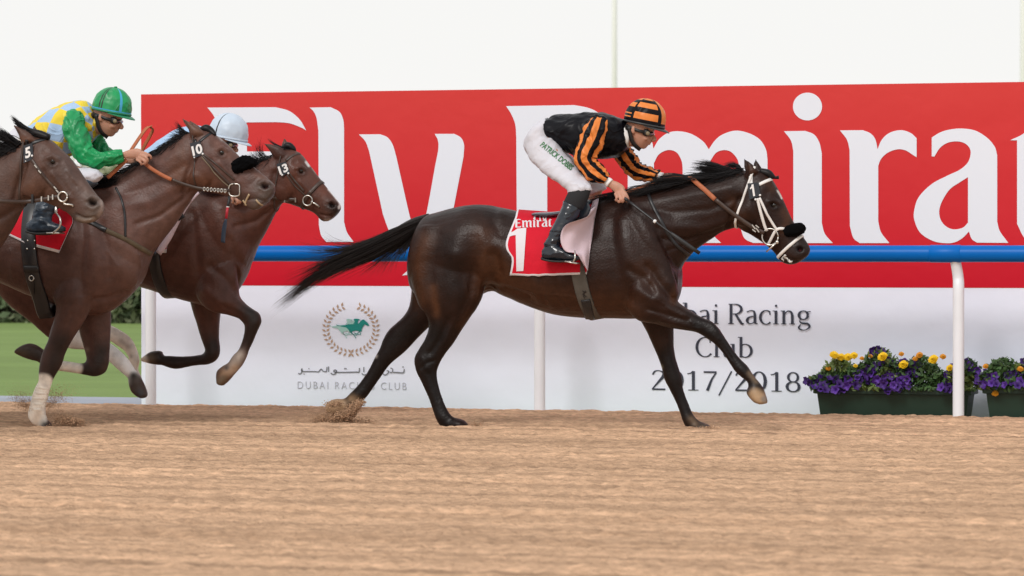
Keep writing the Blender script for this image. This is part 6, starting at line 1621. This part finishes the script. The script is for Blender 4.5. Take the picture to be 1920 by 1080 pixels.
# ---------------------------------------------------------------- manes
def crest_of(pts): return catmull(np.array(pts, float), 8)
mb = MB(); rg = np.random.default_rng(15)
c10 = crest_of([(130, 346), (165, 339), (205, 331), (245, 314), (285, 291), (320, 268), (352, 249)])
mane(mb, c10, 1300, Y10, 16, 40, 9, 6, .0026, rg, drop=(-1, 8), jit=2.5)
strands(mb, [[(357, 250), (345, 246), (332, 242)], [(350, 252), (338, 240), (330, 228)], [(340, 257), (325, 262), (305, 270)]], 160, Y10, .0018, 3, .02)
strands(mb, [[(160, 338), (190, 334), (215, 330)], [(165, 346), (195, 345), (225, 334)], [(170, 354), (200, 352), (228, 340)]], 300, Y10 - .09, .0026, 2.5, .02)
mb.build('mane', M_HAIR, H10)['kind'] = 'stuff'
mb = MB(); mb.tube([U(376, 246, Y10), U(386, 241, Y10), U(396, 246, Y10), U(404, 253, Y10 - .02)], [.02, .026, .022, .008], 10, sub=4); mb.build('forelock', M_HAIR, H10)
mb = MB()
c13 = crest_of([(330, 340), (368, 333), (402, 328), (438, 322), (468, 314), (495, 301), (516, 290)])
mane(mb, c13, 800, Y13, 14, 34, 7, 6, .0026, rg, drop=(-1, 8), jit=2.5)
strands(mb, [[(505, 297), (493, 285), (488, 268), (490, 258)], [(495, 302), (480, 293), (474, 280)], [(485, 308), (472, 300), (462, 296)]], 130, Y13, .0014, 5, .02)
strands(mb, [[(545, 281), (530, 276), (512, 268), (500, 258)], [(543, 282), (528, 278), (514, 271), (505, 264)]], 60, Y13, .0014, 1.2, .02)
mb.build('mane', M_HAIR, H13)['kind'] = 'stuff'
mb = MB(); mb.tube([U(530, 280, Y13), U(540, 273, Y13), U(550, 279, Y13), U(554, 284, Y13)], [.018, .024, .018, .006], 10, sub=4); mb.build('forelock', M_HAIR, H13)
mb = MB()
c5 = crest_of([(-170, 348), (-132, 340), (-92, 330), (-52, 316), (-16, 300), (15, 285), (46, 268)])
mane(mb, c5, 1500, Y5, 22, 55, 26, 4, .0027, rg, drop=(-2, 12), jit=3)
strands(mb, [[(40, 268), (22, 256), (6, 246), (-10, 238)], [(30, 276), (8, 262), (-15, 250)], [(30, 285), (5, 285), (-20, 290)]], 420, Y5 - .01, .0024, 4, .04)
mb.build('mane', M_HAIR, H5)['kind'] = 'stuff'
mb = MB()
strands(mb, [[(92, 258), (70, 248), (45, 236), (19, 216)], [(90, 257), (68, 252), (45, 241), (24, 224)], [(84, 257), (62, 254), (44, 246), (30, 236)]], 420, Y5 - .02, .0024, 1.6, .015, lenvar=.3)
mb.tube([U(92, 258, Y5 - .02), U(76, 252, Y5 - .02), U(58, 246, Y5 - .02), U(42, 236, Y5 - .02)], [.020, .024, .018, .004], 10, sub=4)
mb.build('forelock', M_HAIR, H5)['kind'] = 'stuff'
# tails, mostly out of the picture
for H, Y0, ox, oy in ((H10, Y10, -1030, -26), (H13, Y13, -807, -42), (H5, Y5, -1334, -22)):
    mb = MB(); strands(mb, [[(x + ox, y + oy) for x, y in g] for g in g_tail[2:]], 350, Y0, .004, 3, .05, seg=9); mb.build('tail', M_HAIR, H)['kind'] = 'stuff'

# ---------------------------------------------------------------- tack of number 10
def sub_root(name, H):
    b = bpy.data.objects.new(name, None); COL.objects.link(b); b.parent = H; return b
b10 = sub_root('bridle', H10)
strap(S10, [(374, 266), (385, 257), (398, 249)], .020, M_BLEATH, 'browband', b10)
strap(S10, [(366, 262), (367, 275), (369, 290)], .020, M_BLEATH, 'headpiece', b10)
strap(S10, [(378, 290), (396, 310), (415, 330), (431, 346)], .015, M_BRLEATH, 'cheek_strap', b10)
strap(S10, [(381, 289), (402, 305), (424, 324), (439, 337)], .012, M_BRLEATH, 'noseband_strap', b10)
M_DUSTLEATH = mat('dusty_leather', (.17, .13, .085), rough=.7, var=.25, vscale=50)
strap(S10, [(379, 294), (398, 318), (418, 340), (430, 349)], .007, M_DUSTLEATH, 'cheek_strap', b10, off=.005)
loop(S10, (372, 292), (377, 350), Y10, .010, M_BRLEATH, 'throat_lash', b10, a0=10, a1=200, off=.003)
fuzzy_pad([(437, 304, 443, 326), (446, 297, 450, 326), (456, 292, 461, 320), (467, 293, 470, 316), (475, 298, 477, 312), (478, 304, 479, 308)], Y10, .052, 'fleece_noseband', M_FLEECE, b10, amp=.006, yo=-.042)
bit_ring(S10, 441, 355, 12, Y10, b10, dee=True)
number_plate(S10, [(357, 269), (374, 264.5), (381, 289), (363, 297)], '10', (363, 293), (380, 286), (-3.5, -18), Y10, b10, studs=((364, 295), (380, 288.5)))
M_TIE = mat('tan_tie', (.42, .31, .19), rough=.8)
strap(S10, [(468, 364), (463, 374), (460, 384)], .012, M_TIE, 'tongue_tie', b10, th=.007); strap(S10, [(456, 375), (462, 382), (463, 389)], .010, M_TIE, 'tongue_tie', b10, th=.007); strap(S10, [(480, 375), (486, 381), (492, 384)], .012, M_TIE, 'tongue_tie', b10, th=.007)
r10 = sub_root('reins', H10)
y1_, y2_ = S10.hit(330, 345)[0][1], S10.hit(400, 350)[0][1]
free_strap([(262, 297, Y10 - .14), (280, 313, Y10 - .15), (300, 326, y1_ - .04), (322, 337, y1_ - .03)], .024, M_RUBBER, 'rein_grip', r10, .007)
free_strap([(321, 336.5, y1_ - .03), (350, 347, (y1_ + y2_) / 2 - .03), (380, 354, y2_ - .03), (432, 357, y2_ - .016)], .020, M_BRLEATH, 'rein', r10)
free_strap([(262, 297, Y10 + .10), (300, 326, Y10 + .13), (350, 347, Y10 + .12), (432, 357, Y10 + .09)], .020, M_BRLEATH, 'rein', r10)
free_strap([(246, 282, Y10 - .13), (262, 258, Y10 - .11), (274, 242, Y10 - .08), (283, 238, Y10 - .04), (287, 243, Y10 - .01), (280, 258, Y10 + .02), (270, 276, Y10 + .04), (263, 296, Y10 + .06)], .026, M_RUBBER, 'rein_loop', r10, .006, ref=(-.35, -1, .2))
free_strap([(202, 333, Y10 - .12), (218, 318, Y10 - .13), (238, 299, Y10 - .14)], .028, M_RUBBER, 'rein_grip', r10, .007)
for k in range(7):
    c = U(383 + 6.5 * k, 354.5 + .6 * k, y2_ - .035); mb = MB(); a = np.linspace(0, 2 * math.pi, 13)
    mb.tube(np.array([c + .011 * np.array([math.cos(t) * .6, 0, math.sin(t)]) for t in a]), .0028, 6); mb.build('curb_link', M_BIT, r10)
strap(S10, [(217, 352), (228, 375), (234, 405), (235, 445)], .014, M_BLEATH, 'neck_strap', H10, off=.003)
M_WEB = mat('olive_webbing', (.10, .075, .045), rough=.8, var=.2, vscale=30)
strap(S10, [(165, 415), (200, 432), (235, 448), (262, 464), (283, 476)], .030, M_WEB, 'breast_girth', H10, off=.003)
strap(S10, [(165, 414), (183, 424), (200, 432)], .032, M_BLEATH, 'breast_girth_billet', H10, off=.008)
loop(S10, (80, 362), (96, 562), Y10, .104, M_BLEATH, 'girth', H10, th=.008, off=.014, n=60, R=.7)
for (x, y) in ((54, 452), (67, 452), (53, 466.5), (67, 466.5)):
    h = S10.hit(x, y, Y10); mb = MB(); mb.ell(h[0] + h[1] * .022, (.006, .004, .006), n=8); mb.build('girth_stud', M_BIT, H10)
strap(S10, [(47, 503), (75, 503)], .045, M_RIMBLK, 'girth_buckle', H10, off=.021, th=.006)
strap(S10, [(62, 516), (63, 535), (66, 556)], .026, M_RIMBLK, 'girth_billet', H10, off=.022)
bit_ring(S10, 61, 520, 5, Y10, H10, off=.032, tube=.003)
G10 = cloth_grid(S10, lerpf([(0, 62), (.5, 40), (1, 16)]), lerpf([(0, 128), (.4, 136), (.55, 137), (1, 111)]), lerpf([(0, 441.5), (.4, 459), (1, 474)]), lerpf([(0, 366), (1, 352)]), Y10, 30, 26, off=.014)
cloth_obj(G10, [M_CLOTH, M_CLOTHW], 'number_cloth', H10, lambda i, j, nv, nx: i >= nv - 2)
mb = MB(); mb.loft(st_rings([(20, 363, 20, 374, .07, 0), (50, 360, 50, 374, .15, 0, .3), (90, 352, 92, 372, .14, 0, .3), (118, 338, 122, 360, .11, 0, .3), (128, 340, 129, 350, .05, 0)], Y10, n=24)); mb.build('saddle_seat', M_SADDLE, H10)
# tack of number 13
b13 = sub_root('bridle', H13)
strap(S13, [(536, 302), (548, 292), (565, 287)], .020, M_BRLEATH, 'browband', b13)
strap(S13, [(541, 324), (555, 342), (570, 359)], .016, M_BRLEATH, 'cheek_strap', b13); strap(S13, [(538, 328), (551, 347), (572, 366)], .010, M_BRLEATH, 'noseband_strap', b13)
loop(S13, (605, 340), (566, 391), Y13, .026, M_BRLEATH, 'noseband', b13, a0=-15, a1=195, off=.003)
loop(S13, (528, 328), (521, 374), Y13, .010, M_BRLEATH, 'throat_lash', b13, a0=10, a1=200, off=.003)
bit_ring(S13, 577.5, 375, 9.5, Y13, b13)
mb = MB(); h = S13.hit(590, 382, Y13); mb.tube([U(583, 378, h[0][1] - .012), U(591, 382, h[0][1] - .010), U(599, 388, h[0][1] - .004)], .006, 8); mb.build('bit_mouthpiece', M_BIT, b13)
number_plate(S13, [(519, 308), (535, 303), (542, 322), (528, 331)], '13', (526, 328), (541, 320), (-4.5, -15), Y13, b13, studs=((529, 328), (540.5, 325)))
r13 = sub_root('reins', H13); y3 = S13.hit(545, 376)[0][1]
free_strap([(440, 355, Y13 - .16), (480, 364, Y13 - .15), (515, 371, y3 - .03), (545, 374, y3 - .02), (569, 374, y3 - .014)], .022, M_BRLEATH, 'rein', r13)
free_strap([(440, 355, Y13 + .16), (500, 366, Y13 + .14), (569, 376, Y13 + .09)], .022, M_BRLEATH, 'rein', r13)
for px in (534, 554): 
    mb = MB(); mb.box(U(px, 375, y3 - .028), (.008, .006, .03)); mb.build('rein_keeper', M_BIT, r13, smooth=False)
loop(S13, (310, 350), (322, 556), Y13, .082, M_BLEATH, 'girth', H13, th=.008, off=.008, n=60, R=.7)
free_strap([(373, 361, Y13 - .30), (354, 381, Y13 - .31), (336, 408, Y13 - .32), (316, 444, Y13 - .32), (297, 475, Y13 - .31)], np.interp(np.linspace(0, 1, 21), [0, .4, .75, 1], [.014, .03, .05, .045]), M_LINING, 'blown_back_cloth', H13, .006)
free_strap([(337, 404, Y13 - .335), (341, 411, Y13 - .335)], .05, M_BLEATH, 'breast_strap', H13, ref=(0, -1, 0)); free_strap([(358, 372, Y13 - .325), (344, 388, Y13 - .33), (335, 405, Y13 - .325)], .018, M_BLEATH, 'breast_strap', H13)
G13 = cloth_grid(S13, lerpf([(0, 215), (1, 205)]), lerpf([(0, 325), (1, 312)]), lerpf([(0, 470), (1, 474)]), lerpf([(0, 360), (1, 342)]), Y13, 24, 20, off=.012)
cloth_obj(G13, [M_CLOTH, M_CLOTHW], 'number_cloth', H13, lambda i, j, nv, nx: i >= nv - 2)
# tack of number 5
b5 = sub_root('bridle', H5)
strap(S5, [(58, 270), (72, 264), (97, 259)], .026, M_BLEATH, 'browband', b5)
strap(S5, [(50, 262), (51, 275), (53, 295)], .022, M_BLEATH, 'headpiece', b5)
strap(S5, [(59, 299), (75, 322), (92, 342), (111, 362)], .022, M_BRLEATH, 'cheek_strap', b5)
loop(S5, (50, 300), (45, 368), Y5, .016, M_BRLEATH, 'throat_lash', b5, a0=10, a1=200, off=.003)
for (x, y) in ((68, 312), (75, 322), (104, 352), (108, 358)):
    h = S5.hit(x, y, Y5); mb = MB(); mb.box(h[0] + h[1] * .006, (.024, .005, .007), rot=np.array([[.7, 0, .7], [0, 1, 0], [-.7, 0, .7]])); mb.build('buckle', M_BIT, b5, smooth=False)
bit_ring(S5, 119, 368, 9.5, Y5, b5, tube=.006)
mb = MB(); h = S5.hit(125, 380, Y5); mb.tube([U(124, 374, h[0][1] - .016), U(120, 382, h[0][1] - .018), U(134, 384, h[0][1] - .008), U(137, 387, h[0][1])], .006, 8, sub=3); mb.build('bit_mouthpiece', M_BIT, b5)
number_plate(S5, [(45, 273), (59.5, 268), (62, 298), (45, 306)], '5', (48.5, 298), (57.5, 294), (-1, -20), Y5, b5, studs=((47.5, 302), (60, 292)))
r5 = sub_root('reins', H5); y4 = S5.hit(85, 368)[0][1]
free_strap([(-120, 360, Y5 - .2), (-60, 370, Y5 - .19), (0, 377, Y5 - .18), (50, 378, y4 - .02), (85, 373, y4 - .02), (111, 368, y4 - .016)], .024, M_BRLEATH, 'rein', r5)
for px, py in ((78, 373), (91, 371), (99, 369.5)):
    mb = MB(); mb.box(U(px, py, y4 - .028), (.008, .006, .03)); mb.build('rein_keeper', M_BIT, r5, smooth=False)
mb = MB(); mb.box(U(61, 373, y4 - .025), (.014, .01, .06)); mb.build('rein_stop', M_BLEATH, r5, smooth=False)

# ================================================================== THE CHASING RIDERS
def pat10(la, lo):
    l = abs(lo)
    if la < -4: return 1
    if 38 < l < 46 and la < 78: return 1
    if (100 < l < 104 or 109 < l < 113) and la < 80: return 2
    return 0
def check(i, j):
    a, b = i * 7.0, ((j + .75) % 1) * 10
    return (int(math.floor(a + b)) + int(math.floor(a - b + 40))) % 2
def mat_check(name, c1, c2, ka, kb):
    m = mat(name, c1, rough=.42, spec=.3, crease=.018)
    N, L = m.node_tree.nodes, m.node_tree.links
    at = N.new('ShaderNodeAttribute'); at.attribute_name = 'Col'
    sp = N.new('ShaderNodeSeparateColor'); L.new(at.outputs['Color'], sp.inputs[0])
    def mth(op, a, b=None):
        n = N.new('ShaderNodeMath'); n.operation = op
        for k, v in enumerate((a, b)):
            if v is None: continue
            if isinstance(v, (int, float)): n.inputs[k].default_value = v
            else: L.new(v, n.inputs[k])
        return n.outputs[0]
    a, b = mth('MULTIPLY', sp.outputs[0], ka), mth('MULTIPLY', sp.outputs[1], kb)
    s, d = mth('FLOOR', mth('ADD', a, b)), mth('FLOOR', mth('ADD', mth('SUBTRACT', a, b), 40.0))
    q = mth('FLOORED_MODULO', mth('ADD', s, d), 2.0)
    mx = N.new('ShaderNodeMixRGB'); L.new(q, mx.inputs[0]); mx.inputs[1].default_value = (*c1, 1); mx.inputs[2].default_value = (*c2, 1)
    L.new(mx.outputs[0], N['Principled BSDF'].inputs['Base Color'])
    return m
M_CHECK = mat_check('checked_silk', (.78, .60, .045), (.36, .52, .74), 4.6, 3.4)
j10 = dict(Y=Y10, foot=(U(85, 436, Y10)[0], Y10, U(85, 436, Y10)[2]), label='rider in green sleeves, green cap and blue and yellow checked jacket',
    head=head_T(-999, -23), neck=(166, 228), pattern=pat10, hmats=[M_GREENSILK, mat('bright_blue_band', (.05, .36, .62), rough=.4), M_RIMBLK], peak=mat('green_peak', (.01, .20, .09), rough=.4), tuft=True, seed=4.1,
    jacket=[(35, 252, 75, 300, .06), (40, 246, 85, 305, .135), (62, 229, 110, 302, .155), (85, 212, 135, 291, .175), (112, 197, 155, 277, .185), (138, 190, 170, 264, .18), (158, 190, 181, 253, .15), (170, 197, 186, 246, .11), (177, 205, 188, 240, .065)],
    jacket_mats=[M_CHECK],
    near_arm=[(137, 215, 16, -.145), (138, 228, 21, -.185), (142, 248, 22.5, -.20), (150, 270, 21.5, -.21), (159, 291, 20, -.215), (179, 300, 17, -.20), (206, 296, 14, -.18), (231, 291, 9.5, -.15)], near_arm_hand=(237, 290, -38),
    far_arm=[(174, 248, 15, .15), (184, 272, 16, .17), (200, 292, 14, .15), (228, 298, 10, .10)], far_arm_hand=(236, 300, -35), cuff=False,
    sleeve_mats=[M_GREENSILK], collar=[(187, 236, 19, 0), (178, 233, 22, 0), (170, 231, 23, 0)], collar_mat=M_YELLOWSILK,
    pelvis=[(55, 250, 32, 240, .10), (65, 265, 15, 258, .15), (70, 285, 3, 280, .16), (65, 305, 5, 305, .13), (50, 320, 20, 318, .06)],
    near_thigh=[(65, 275, 5, 285, .085, -.08), (95, 300, 30, 325, .088, -.13), (130, 312, 78, 346, .08, -.19), (162, 315, 125, 350, .074, -.24), (184, 320, 160, 346, .06, -.265), (191, 330, 178, 342, .04, -.27)],
    far_thigh=[(65, 275, 5, 285, .085, .08), (100, 300, 40, 325, .088, .14), (150, 312, 105, 346, .08, .21), (185, 320, 155, 350, .068, .25), (196, 332, 180, 344, .04, .26)],
    knee=(170, 328), near_leg=[(35, 275, 24, -.09), (95, 315, 22, -.17), (165, 332, 16, -.26), (110, 372, 14, -.32), (82, 405, 11, -.35), (82, 425, 9, -.36)], far_leg=[(35, 275, 24, .09), (110, 315, 22, .17), (175, 335, 16, .26), (120, 380, 14, .32), (95, 420, 11, .35)],
    near_shaft=[(184, 345, 158, 330, .05, -.27), (142, 372, 118, 346, .055, -.30), (108, 392, 76, 370, .053, -.33), (98, 404, 64, 396, .05, -.345), (97, 416, 58, 419, .045, -.355), (90, 425, 60, 430, .04, -.355)],
    near_foot=[(51, 418, 52, 434, .025, -.355), (62, 410, 62, 437, .040, -.357), (80, 408, 80, 437, .044, -.36), (97, 415, 97, 436, .043, -.362), (112, 421, 112, 434, .036, -.366), (122, 426, 122, 431, .015, -.37)],
    near_ankle=(80, 402), near_sole=[(51, 431, 52, 437, .03, -.357), (70, 435, 70, 441, .043, -.36), (97, 434, 97, 440, .043, -.364), (121, 429, 121, 434, .02, -.37)],
    far_shaft=[(190, 350, 165, 335, .05, .27), (140, 385, 112, 368, .052, .31), (112, 420, 80, 420, .045, .35)], far_foot=[(70, 415, 70, 436, .025, .355), (95, 408, 95, 437, .042, .36), (130, 425, 130, 433, .015, .37)], far_ankle=(95, 405), boot_mat=mat('dusty_boot', (.028, .042, .062), rough=.3, spec=.4, var=.6, vscale=26, crease=.012))
J10 = make_rider(j10)
mb = MB(); Ys = Y10 - .365
for s in (-1, 1): mb.tube([U(100, 436, Ys + s * .052), U(112, 425, Ys + s * .055), U(113, 410, Ys + s * .045), U(106, 400, Ys)], .006, 8, sub=3)
mb.box(U(104, 437, Ys), (.075, .11, .009)); mb.build('stirrup', M_BIT, H10)
free_strap([(105, 400, Ys), (104, 388, Ys + .01), (100, 370, Y10 - .30)], .020, M_BIT, 'stirrup_leather', H10)
def moved(d, dx, dy, Y0, over):
    out = dict(d)
    for k in ('jacket', 'pelvis', 'near_thigh', 'far_thigh', 'near_shaft', 'near_foot', 'near_sole', 'far_shaft', 'far_foot'):
        out[k] = [(r[0] + dx, r[1] + dy, r[2] + dx, r[3] + dy, *r[4:]) for r in d[k]]
    for k in ('near_arm', 'far_arm', 'near_leg', 'far_leg', 'collar', 'near_arm_hand', 'far_arm_hand', 'near_ankle', 'far_ankle', 'knee', 'neck'):
        out[k] = [(r[0] + dx, r[1] + dy, *r[2:]) for r in d[k]] if isinstance(d[k][0], tuple) else (d[k][0] + dx, d[k][1] + dy, *d[k][2:])
    out['Y'] = Y0; out.update(over); return out
M_PALE = mat('pale_blue_cap', (.52, .61, .72), rough=.4, spec=.4)
def pat13(la, lo): return 1 if 106 < abs(lo) < 113 else 0
j13 = moved(j10, 219, 46, Y13, dict(foot=(U(304, 482, Y13)[0], Y13, U(304, 482, Y13)[2]), label='rider in pale blue cap and jacket half hidden behind the number 10 horse',
    head=head_T(-781, 26, .86), pattern=pat13, hmats=[M_PALE, M_RIMBLK], peak=M_PALE, tuft=False, seed=6.2, jacket_mats=[M_BLUESILK], sleeve_mats=[M_BLUESILK], collar_mat=M_BLUESILK,
    near_arm=[(356, 262, 16, -.145), (360, 285, 20, -.185), (368, 310, 20, -.2), (380, 335, 18, -.2), (400, 345, 14, -.18), (415, 350, 10, -.17)], near_arm_hand=(420, 351, -10),
    near_thigh=[(284, 321, 224, 331, .085, -.08), (300, 335, 240, 355, .088, -.13), (318, 350, 262, 378, .08, -.19), (326, 362, 285, 390, .072, -.25), (326, 374, 296, 392, .05, -.28)],
    knee=(305, 375), near_leg=[(254, 321, 24, -.09), (285, 350, 22, -.17), (305, 378, 16, -.26), (275, 420, 14, -.32), (255, 455, 11, -.35), (258, 470, 9, -.36)],
    near_shaft=[(322, 385, 290, 380, .05, -.28), (298, 420, 265, 408, .053, -.32), (272, 452, 240, 446, .048, -.345), (268, 468, 238, 470, .045, -.355)], near_foot=[(236, 462, 237, 478, .025, -.355), (250, 455, 250, 481, .042, -.36), (275, 465, 275, 480, .040, -.365), (292, 472, 292, 477, .015, -.37)], near_sole=[(237, 475, 238, 481, .03, -.357), (260, 479, 260, 484, .043, -.36), (290, 474, 290, 479, .02, -.37)], near_ankle=(254, 455),
    far_arm=[(385, 295, 15, .15), (390, 315, 16, .17), (405, 335, 14, .15), (420, 345, 10, .13)], far_arm_hand=(427, 347, -20)))
J13 = make_rider(j13)
wh = empty('whip', tuple(U(431, 365, Y13 - .2)), 'short whip with red shaft and navy flap hanging before the number 13 horse\'s neck', 'whip')
M_NAVY = mat('navy_flap', (.03, .05, .085), rough=.5); M_REDS = mat('red_shaft', (.5, .02, .04), rough=.5)
Yw = Y13 - .30
mb = MB(); mb.tube([U(432, 350, Y13 - .19), U(430, 372, Yw), U(427, 388, Yw - .02)], .009, 10, sub=3); mb.build('handle', M_RIMBLK, wh)
mb = MB(); mb.tube([U(427, 388, Yw - .02), U(424, 410, Yw - .03)], .009, 10); mb.build('shaft', M_REDS, wh)
mb = MB(); mb.ell(U(427, 388, Yw - .02), (.011, .011, .007), n=10); mb.build('ferrule', M_CUFF, wh)
mb = MB(); mb.loft(st_rings([(426, 410, 422, 410, .006, 0), (425, 425, 417, 424, .006, 0), (423, 440, 415, 440, .006, 0), (422, 456, 414, 454, .006, 0)], Yw - .03, n=12)); mb.build('padded_flap', M_NAVY, wh)

# ================================================================== SAND THROWN UP BY THE HOOVES
def spray(name, label, blobs, Y0, seed):
    rg = np.random.default_rng(seed); mb = MB()
    ico = np.array([(1, 0, 0), (-1, 0, 0), (0, 1, 0), (0, -1, 0), (0, 0, 1), (0, 0, -1)], float)
    FF = [(0, 2, 4), (2, 1, 4), (1, 3, 4), (3, 0, 4), (2, 0, 5), (1, 2, 5), (3, 1, 5), (0, 3, 5)]
    for (x0, y0, x1, y1, w, n, r0, r1) in blobs:
        t = rg.random(n) ** .8
        x = x0 + (x1 - x0) * t + rg.normal(0, 1, n) * w * (.4 + .6 * t); y = y0 + (y1 - y0) * t + rg.normal(0, 1, n) * w * .6 * (.4 + .6 * t)
        P = np.array([U(a, b, Y0 + q) for a, b, q in zip(x, y, rg.normal(0, .06, n))])
        P[:, 2] = np.where(P[:, 2] < 0, np.abs(P[:, 2]) * .3, P[:, 2])
        r = rg.uniform(r0, r1, n) * np.where(rg.random(n) < .95, 1, 1.4)
        V = ico[None] * r[:, None, None] * rg.uniform(.6, 1.3, (n, 6, 3)) * np.array([1.5, 1, 1]) + P[:, None, :]
        mb.add(V.reshape(-1, 3), (np.array(FF)[None] + 6 * np.arange(n)[:, None, None]).reshape(-1, 3))
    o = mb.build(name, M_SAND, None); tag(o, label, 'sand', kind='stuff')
spray('sand_spray', 'burst of sand thrown up by the leader\'s trailing hind hoof', [(678, 752, 640, 785, 9, 2600, .0015, .005), (660, 768, 595, 790, 9, 1800, .0012, .004), (640, 755, 615, 760, 6, 500, .0015, .004), (650, 785, 700, 792, 6, 300, .001, .004), (660, 765, 560, 788, 14, 5000, .0005, .0013)], Y1 + .1, 3)
spray('sand_spray', 'dark sand flying behind the bandaged foreleg at the left', [(60, 770, 30, 745, 12, 900, .0008, .0026), (85, 765, 110, 740, 14, 700, .0008, .0026), (155, 790, 110, 785, 8, 1500, .0012, .0045), (80, 797, 160, 797, 6, 300, .001, .004), (70, 775, 40, 735, 20, 3000, .0005, .0012), (90, 775, 120, 730, 20, 3000, .0005, .0012), (150, 790, 90, 780, 13, 3500, .0005, .0012)], Y10 - .1, 5)
spray('sand_spray', 'low scatter of sand by the leader\'s planted hooves', [(830, 797, 905, 795, 5, 260, .001, .0045), (1290, 804, 1345, 803, 5, 260, .001, .0045)], Y1, 8)
settle()
